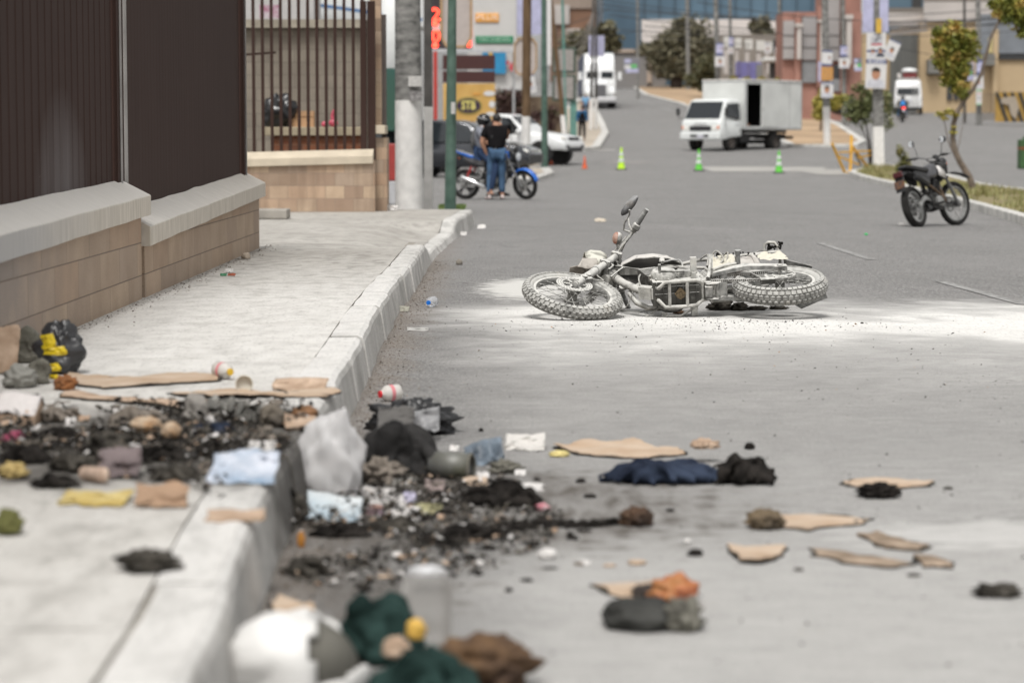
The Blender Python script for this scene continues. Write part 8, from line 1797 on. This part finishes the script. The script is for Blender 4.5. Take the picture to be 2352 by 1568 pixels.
chips('road_grit', 'loose grit and dirt along the foot of the kerb', lambda r: (lambda y: (kx(y) + .04 + abs(r.gauss(0, .10)), y))(r.uniform(5, 24)), 4500, 8, .002, .008, [M('grit_brown', (.13, .10, .075), .9, var=.4), RAG, CHAR2], 0, .0)
chips('scattered_crumbs', 'tiny dark crumbs scattered over the road surface', lambda r: (r.uniform(-.6, 2.6), r.uniform(5, 17.5)), 1500, 9, .002, .008, [CHAR2, CHAR, CARD2], 0, .0)
chips('bike_fragments', 'charred fragments strewn around the fallen motorcycle', lambda r: (1.3 + r.gauss(0, .75), 15.75 + r.gauss(0, .35)), 420, 10, .003, .013, [CHAR, CHAR2, CARD2], 0, .0)
chips('wall_grit', 'fine grit along the foot of the boundary wall', lambda r: (-2.31 + abs(r.gauss(0, .07)), r.uniform(9, 23)), 1400, 12, .002, .009, [M('grit_brown', (.13, .10, .075)), RAG], SW, .0)
# pieces under the motorcycle
rr = random.Random(3)
for i, (x, y, w, h, l) in enumerate(((1655, 716, 50, 22, 'charred lump under the middle of the fallen motorcycle'), (1700, 716, 34, 18, 'melted black lump under the rear of the fallen motorcycle'), (1740, 714, 40, 10, 'flat charred strip under the rear wheel of the fallen motorcycle'), (1560, 722, 22, 8, 'rusty brown crumb below the engine of the fallen motorcycle'), (1788, 712, 36, 8, 'charred crumb below the rear hub of the fallen motorcycle'))):
    lump('burnt_fragment', l, 'burnt fragment', x - w / 2, y - h, x + w / 2, y, CHAR2 if i != 3 else M('rust_crumb', (.2, .11, .06)), 30 + i, .7, 3.5, nu=22, nv=14)
mb = MB(); a = G(1395, 716); pts = [G(1405, 708), G(1430, 716), G(1470, 718), G(1500, 712), G(1530, 700)]; mb.tube([p + Vector((0, 0, .006)) for p in pts], .006, 6); tag(mb.build('loose_cable', mtB['cable'], smooth=True), 'thin loose cable curving on the powder below the engine', 'cable')
# ---- road side heap
rag('black_fabric_heap', 'large charcoal fabric heap against the kerb, biggest dark thing on the road', 'fabric heap', 796, 950, 1015, 1106, BLC, 5, 9, dep=.9)
crump('fabric_flap', 'lighter grey flap lying over the charcoal fabric heap', 'fabric', 866, 985, 952, 1032, M('grey_flap', (.12, .115, .11), .85, var=.2), 8, .4, 14, .5, up=.08)
lump('black_plastic_heap', 'shiny black melted plastic behind the charcoal fabric heap', 'plastic heap', 858, 930, 1030, 1012, M('black_melted_plastic', (.015, .015, .016), .35, var=.3, bmp=.7, bscale=16), 9, .5, 2.6)
crump('grey_plastic_piece', 'pale grey plastic piece on the black melted plastic', 'plastic', 944, 960, 1010, 1012, M('grey_plastic', (.24, .24, .245), .5), 10, .6, 12, .5, up=.03)
t = thing('tin_can', 'grey tin can lying open end out at the right of the fabric heap', 'can', loc=G(1040, 1100)); q_ = MAT[t.name].translation; k = q_.y / F
mb = MB(); mb.cyl(q_ + Vector((-46 * k, .04, 32 * k)), q_ + Vector((42 * k, -.02, 30 * k)), 30 * k, 30 * k, 26, cap=False); mb.build('can_wall', M('can_grey', (.30, .30, .30), .5, .2, var=.35, scale=7, col2=(.10, .10, .06)), t, world=True, smooth=True, solid=.003)
mb = MB(); mb.torus(q_ + Vector((42 * k, -.02, 30 * k)), (1, -.25, 0), 30 * k, .005, 24, 6); mb.build('can_rim', OLV, t, world=True, smooth=True)
crump('burnt_blue_strip', 'light blue and black burnt strip right of the tin can', 'plastic strip', 1072, 1014, 1164, 1068, M('blue_black', (.02, .025, .035), .5, var=.3, scale=4, col2=(.28, .35, .42)), 12, .5, 16, .6, roll=.25)
crump('crushed_cup', 'crushed white paper cup on the road above the burnt strip', 'cup', 1157, 997, 1253, 1036, M('crushed_cup_white', (.55, .53, .50), .8, var=.08), 14, .35, 16, .7)
BAGM = clearp('thin_white_bag', (.80, .79, .79), .45)
lump('clear_bag', 'crumpled translucent white plastic bag hanging over the kerb edge', 'plastic bag', 690, 984, 828, 1176, BAGM, 16, .30, 1.9, .7, off=0)
crump('blue_card', 'light blue card with tan edge below the translucent bag', 'card', 690, 1134, 824, 1198, M('blue_card', (.38, .52, .62), .6, var=.3, scale=5, col2=(.60, .62, .62)), 18, .2, 12, 1.0, roll=-.15)
rag('charred_remains', 'black charred log shaped remains right of the white papers', 'charred remains', 1048, 1098, 1266, 1170, CHAR, 20, 12)
crump('white_strip', 'white paper strip behind the charred log', 'paper', 1150, 1112, 1250, 1128, PPR, 22, .3)
lump('pink_tag', 'small bright pink and white wrapper at the end of the charred log', 'wrapper', 1231, 1158, 1262, 1177, M('hot_pink', (.60, .05, .12), .6, scale=30, var=.2, col2=(.6, .5, .5)), 3, .4)
for i, (x0, y0, x1, y1, m_, l) in enumerate(((826, 1120, 892, 1142, PPR, 'white paper directly right of the translucent bag'), (838, 1140, 936, 1168, PPR, 'wide white paper in the middle of the road litter'), (898, 1164, 964, 1194, PPR, 'white paper lowest in the road litter'), (925, 1130, 955, 1162, M('lilac_paper', (.45, .43, .55)), 'lilac curled paper right of the wide white paper'), (946, 1156, 1016, 1182, M('olive_tan', (.38, .36, .20), .8, var=.3), 'olive and tan wrapper right of the lowest paper'), (974, 1102, 1022, 1130, M('reddish_paper', (.50, .40, .38), .8, var=.3, col2=(.1, .08, .07), scale=20), 'scorched reddish paper left of the charred log'), (840, 1160, 880, 1182, M('blue_brown', (.2, .18, .3), .6, var=.5, col2=(.35, .18, .1), scale=12), 'small blue and brown foil between the papers'), (1060, 1096, 1120, 1114, CARD, 'peach paper above the charred log'), (822, 1060, 870, 1090, M('cream_green', (.48, .46, .34)), 'cream and green wrapper in front of the fabric heap'), (900, 1096, 956, 1116, M('grey_disc', (.25, .24, .22)), 'grey flat piece in front of the fabric heap'), (1092, 1084, 1124, 1104, PPR, 'small white lid right of the tin can'), (1032, 1022, 1054, 1036, PPR, 'small white piece above the tin can'))):
    crump('litter_paper', l, 'paper', x0, y0, x1, y1, m_, 60 + i, .4, 12, .8)
lump('brown_tangle', 'brown wiry tangle between the kerb and the fabric heap', 'tangle', 828, 1062, 920, 1118, RAG, 70, .6, 3.2)
lump('dark_crumple', 'small dark crumple right of the tin can', 'crumple', 1130, 1062, 1192, 1092, OLV, 71, .6, 3)
lump('orange_scrap', 'small orange scrap leaning at the foot of the kerb', 'scrap', 683, 1225, 700, 1262, M('orange_scrap', (.42, .18, .03), .8, var=.3), 72, .3, off=0)
rr = random.Random(21)
for i in range(45):
    x = rr.uniform(690, 1330); y = rr.uniform(1090, 1370); w = rr.uniform(10, 34); h = rr.uniform(5, 14); j = rr.choice([0, 1, 2, 2, 2, 3]); nm, ct, mt_ = names[j]
    lab = ('small pale paper scrap in the litter on the road', 'small scorched cardboard scrap in the litter on the road', 'small black charred scrap on the road', 'small grey brown cloth scrap on the road')[j]
    (crump if j != 2 else lump)(nm, lab, ct, x, y - h, x + w, y, mt_, seed=i + 140, off=0, group=ct + ' scraps on the road', **({'n': 7, 'amp': .6} if j != 2 else {'nu': 12, 'nv': 8, 'wob': .6}))
# ---- middle and right of the road
plate('flat_cardboard', 'long flat cardboard sheet behind the navy trousers', 'cardboard', [(1274, 1029), (1340, 1022), (1385, 1018), (1450, 1022), (1560, 1034), (1575, 1044), (1480, 1054), (1400, 1052), (1320, 1042)], CARD, .005, .02, seed=21)
lump('yellow_bit', 'small yellow and white bit at the left end of the long cardboard', 'scrap', 1264, 1036, 1306, 1052, M('yellow_white', (.62, .52, .22), .8, var=.3), 23, .3)
rag('navy_trousers', 'scorched navy trousers lying crumpled across the road', 'trousers', 1362, 1044, 1712, 1118, NAV, 3, 16, dep=1.1)
rag('scorched_cloth', 'charred black cloth joined to the right end of the navy trousers', 'charred cloth', 1615, 1036, 1812, 1118, CHAR, 25, 10)
lump('brown_scorched_patch', 'brown scorched scrap on top of the navy trousers', 'scrap', 1592, 1042, 1648, 1066, CARD2, 27, .5, up=.05)
plate('flat_cardboard', 'pointed cardboard sheet under a black lump, right part of the road', 'cardboard', [(1936, 1112), (1960, 1103), (2060, 1102), (2142, 1110), (2120, 1118), (2040, 1127), (1990, 1124)], CARD, .005, .012, seed=22)
lump('charred_lump', 'black lump resting on the pointed cardboard sheet', 'charred lump', 1982, 1114, 2066, 1150, CHAR, 28, .5, 3)
plate('flat_cardboard', 'long pale cardboard strip right of the tan lump', 'cardboard', [(1785, 1187), (1870, 1184), (1945, 1186), (1996, 1194), (1975, 1206), (1900, 1210), (1860, 1219), (1800, 1214)], CARD, .006, .008, seed=23)
lump('tan_lump', 'tan and black crumpled lump left of the long pale cardboard strip', 'crumpled lump', 1722, 1176, 1796, 1224, M('tan_black', (.36, .27, .17), .9, var=.4, scale=9, col2=(.06, .05, .04)), 29, .45, 3)
lump('burnt_lump', 'burnt brown lump at the right end of the ash trail', 'burnt lump', 1430, 1172, 1498, 1216, M('brown_burnt', (.22, .13, .08), .9, var=.5, scale=12, col2=(.05, .04, .035)), 31, .5, 3)
plate('torn_cardboard', 'torn tan cardboard below the tan lump', 'cardboard', [(1668, 1256), (1740, 1262), (1808, 1260), (1790, 1276), (1755, 1296), (1700, 1292), (1690, 1274)], CARD, .005, .014, seed=24)
plate('burnt_board', 'long narrow scorched board, leftmost of the three burnt boards', 'burnt board', [(1862, 1263), (1950, 1272), (2088, 1296), (2060, 1306), (1960, 1296), (1880, 1278)], M('burnt_board', (.22, .16, .11), .9, var=.5, scale=8, col2=(.42, .33, .25)), .012, .01, seed=25)
plate('burnt_board', 'forked scorched board, uppermost of the three burnt boards', 'burnt board', [(1966, 1230), (2020, 1226), (2060, 1240), (2126, 1256), (2110, 1268), (2040, 1262), (2010, 1248)], M('burnt_board', (.22, .16, .11)), .012, .014, seed=26)
plate('burnt_board', 'short scorched board, rightmost of the three burnt boards', 'burnt board', [(2096, 1282), (2140, 1284), (2184, 1294), (2180, 1306), (2120, 1302)], M('burnt_board', (.22, .16, .11)), .012, .012, seed=27)
lump('charred_lump', 'black charred lump near the right edge of the road', 'charred lump', 2248, 1344, 2344, 1378, CHAR2, 33, .6, 3)
lump('charred_crumb', 'small black crumb above the navy trousers', 'charred crumb', 1713, 1019, 1734, 1034, CHAR, 34, .5)
lump('dark_bundle', 'dark grey rolled bundle on the near road', 'bundle', 1388, 1382, 1562, 1464, M('dark_grey_bundle', (.03, .03, .028), .85, var=.3, scale=5, col2=(.07, .07, .065), bmp=.4), 35, .22, 1.8, 1.1)
lump('charred_lump', 'black and pale tattered lump at the right end of the dark bundle', 'charred lump', 1530, 1388, 1614, 1462, M('tattered', (.03, .027, .025), .9, var=.5, scale=10, col2=(.26, .25, .21)), 36, .55, 3)
lump('orange_wrapper', 'orange food wrapper with red and green spots behind the dark bundle', 'wrapper', 1500, 1328, 1602, 1400, M('orange_wrapper', (.50, .24, .07), .6, var=.3, scale=14, col2=(.38, .10, .05)), 37, .35, 2.2)
plate('torn_cardboard', 'torn tan cardboard left of the orange wrapper', 'cardboard', [(1368, 1345), (1430, 1342), (1500, 1338), (1500, 1362), (1440, 1380), (1405, 1366)], CARD, .005, .014, seed=28)
lump('dark_scrap', 'dark curled scrap left of the orange wrapper', 'scrap', 1454, 1347, 1514, 1380, M('dark_scrap', (.06, .05, .045), .9, var=.4), 38, .4)
lump('white_crumple', 'small round white crumple alone on the near road', 'paper', 1236, 1262, 1280, 1287, PPR, 39, .25)
rr = random.Random(31)
for i, (x, y, w, h, m_, l) in enumerate(((1464, 1300, 38, 14, CARD, 'small tan scrap right of the white crumple'), (1400, 1303, 30, 8, CARD, 'faint tan scrap directly right of the white crumple'), (1598, 1280, 34, 18, CHAR, 'small black scrap left of the torn tan cardboard'), (1355, 1145, 26, 10, CHAR, 'small black scrap between charred log and navy trousers'), (1580, 1250, 16, 12, PPR, 'tiny white scrap above the black scrap'), (1540, 1176, 16, 8, CHAR, 'tiny black scrap right of the burnt lump'), (2100, 1325, 30, 8, CHAR2, 'thin dark scrap below the short burnt board'), (1835, 1312, 20, 8, CHAR2, 'tiny dark scrap left of the long burnt board'), (2180, 1125, 20, 7, CHAR2, 'tiny dark scrap right of the pointed cardboard'), (885, 1330, 40, 10, CARD, 'tan scrap left of the standing jug'), (1105, 992, 10, 8, CHAR, 'tiny black scrap above the crushed cup'))):
    lump('road_scrap', l, 'scrap', x - w / 2, y - h, x + w / 2, y, m_, 90 + i, .45, nu=16, nv=10)
# ---- nearest things
def shell():
    b = G(670, 1640); k = b.y / F; t = thing('white_helmet', 'crumpled white plastic shell with a dark opening at the bottom edge of the picture', 'helmet', loc=b); c = b + Vector((-6 * k, .14, 78 * k)); r = 140 * k
    mb = MB(); nu, nv = 40, 24; vs = []; fs = []
    for j in range(nv + 1):
        th_ = math.pi * j / nv
        for i in range(nu):
            a = 2 * math.pi * i / nu; d = Vector((math.cos(th_), math.sin(th_) * math.cos(a), math.sin(th_) * math.sin(a))); q = noise.noise(d * 1.7 + Vector((3, 1, 2))) * .22 + noise.noise(d * 4) * .10 + 1; vs.append(c + Vector((d.x * r * 1.1, d.y * r * .95, d.z * r * 1.0)) * 1.0 + d * r * (q - 1))
    hole = lambda p: ((p.x - c.x) / r > .34 + .22 * noise.noise(p * 14) and (p.z - c.z) / r < 1.1 and (p.z - c.z) / r > -.05 + .3 * noise.noise(p * 12) and p.y < c.y + .45 * r)
    for j in range(nv):
        for i in range(nu):
            f = (j * nu + i, j * nu + (i + 1) % nu, (j + 1) * nu + (i + 1) % nu, (j + 1) * nu + i); m_ = sum((vs[q] for q in f), Vector()) / 4
            if not hole(m_) and m_.z > b.z: fs.append(f)
    mb.add(vs, fs); mb.build('shell', WPL, t, world=True, smooth=2, solid=.012)
    mb = MB(); mb.ell(c, (r * 1.1, r * .82, r * .86), 24, 16); mb.build('lining', M('grey_lining', (.12, .115, .10), .95, var=.4), t, world=True, smooth=2)
shell()
rag('green_cloth', 'dark green crumpled jacket behind the white helmet', 'jacket', 715, 1340, 985, 1530, DGN, 7, 9, off=0, dep=.9)
rag('green_cloth', 'dark green crumpled cloth at the bottom edge right of the helmet', 'cloth', 800, 1450, 1130, 1660, DGN, 11, 9, off=0, dep=.9)
lump('orange_peel', 'bright yellow orange scrap on the nearest green cloth', 'scrap', 934, 1505, 976, 1556, M('egg_yellow', (.62, .38, .07), .6), 41, .2, off=0, up=.08)
lump('brown_bit', 'brown scorched bit left of the yellow orange scrap', 'scrap', 880, 1520, 938, 1570, CARD2, 43, .4, off=0, up=.05)
lump('scorched_bread', 'scorched orange brown chunk at the bottom edge', 'chunk', 1015, 1476, 1215, 1610, M('scorched_bread', (.42, .25, .13), .85, var=.6, scale=9, col2=(.05, .035, .03)), 42, .45, 2.4, off=0)
plate('cardboard_piece', 'rounded tan cardboard behind the white helmet', 'cardboard', [(640, 1372), (680, 1384), (722, 1412), (716, 1440), (640, 1432), (626, 1400)], CARD, .006, .03, seed=30, off=0)
t = thing('milky_jug', 'tall translucent white plastic jug standing behind the green jacket', 'jug', loc=G(980, 1490)); q_ = MAT[t.name].translation; k = q_.y / F
JUG = clearp('jug_plastic', (.93, .92, .90), .93)
rg = []
for z, w, d in ((0, 50, 40), (6, 56, 46), (90, 58, 46), (150, 58, 46), (176, 54, 42), (190, 36, 28)):
    rg.append([q_ + Vector((math.copysign(abs(math.cos(a)) ** .6, math.cos(a)) * w * k, math.copysign(abs(math.sin(a)) ** .6, math.sin(a)) * d * k, z * k)) for a in [2 * math.pi * i / 24 for i in range(24)]])
mb = MB(); mb.loft(rg); mb.build('jug_body', JUG, t, world=True, smooth=2)
mb = MB(); mb.loft([[q_ + Vector((math.cos(a) * w * k, math.sin(a) * w * .75 * k, z * k)) for a in [2 * math.pi * i / 20 for i in range(20)]] for z, w in ((176, 54), (192, 37), (196, 20))]); mb.build('jug_shoulder', M('milky_white', (.55, .55, .56), .5), t, world=True, smooth=2)
# ---- small litter farther away
lump('stone', 'small round grey stone on the road right of the dropped kerb', 'stone', 1047, 597, 1062, 610, M('grey_stone', (.22, .20, .17), .9, var=.3), 50, .25, nu=16, nv=10)
lump('stone', 'pale broken stone at the foot of the wall corner', 'stone', 554, 582, 574, 597, M('pale_stone', (.38, .32, .26), .9, var=.3), 51, .3, nu=16, nv=10)
for i, (x0, y0, x1, y1, m_, l) in enumerate(((1096, 517, 1116, 525, PPR, 'flat white litter on the road past the raised kerb end'), (1052, 533, 1072, 541, PPR, 'white litter at the foot of the raised kerb end'), (914, 704, 940, 716, M('leafy', (.30, .29, .24)), 'pale folded leaf against the kerb'), (934, 752, 985, 760, M('paper_dim', (.42, .41, .39)), 'long pale paper on the powdered road near the kerb'), (515, 618, 535, 626, PPR, 'white wrapper at the foot of the second wall'), (505, 628, 520, 634, M('green_wrap', (.05, .2, .1)), 'tiny green wrapper at the foot of the second wall'), (522, 628, 540, 634, M('red_wrap', (.3, .08, .04)), 'tiny rust red wrapper beside the green one'), (1366, 502, 1392, 510, M('cream_leaf', (.48, .42, .34)), 'cream leaf on the road beyond the handlebar'), (2064, 512, 2082, 518, PPR, 'flat pale litter left of the parked trail motorcycle'), (872, 470, 892, 484, PPR, 'white crumpled bag at the pillar foot, left one'), (895, 472, 914, 484, PPR, 'white crumpled bag at the pole foot, right one'))):
    crump('small_litter', l, 'litter', x0, y0, x1, y1, m_, 80 + i, .5, 9, .8)
lump('bottle_top', 'tiny bright green bottle top on the road above the lane dash', 'bottle cap', 1986, 536, 1994, 541, M('cap_green', (.03, .45, .12), .5), 1, .05, nu=12, nv=8)
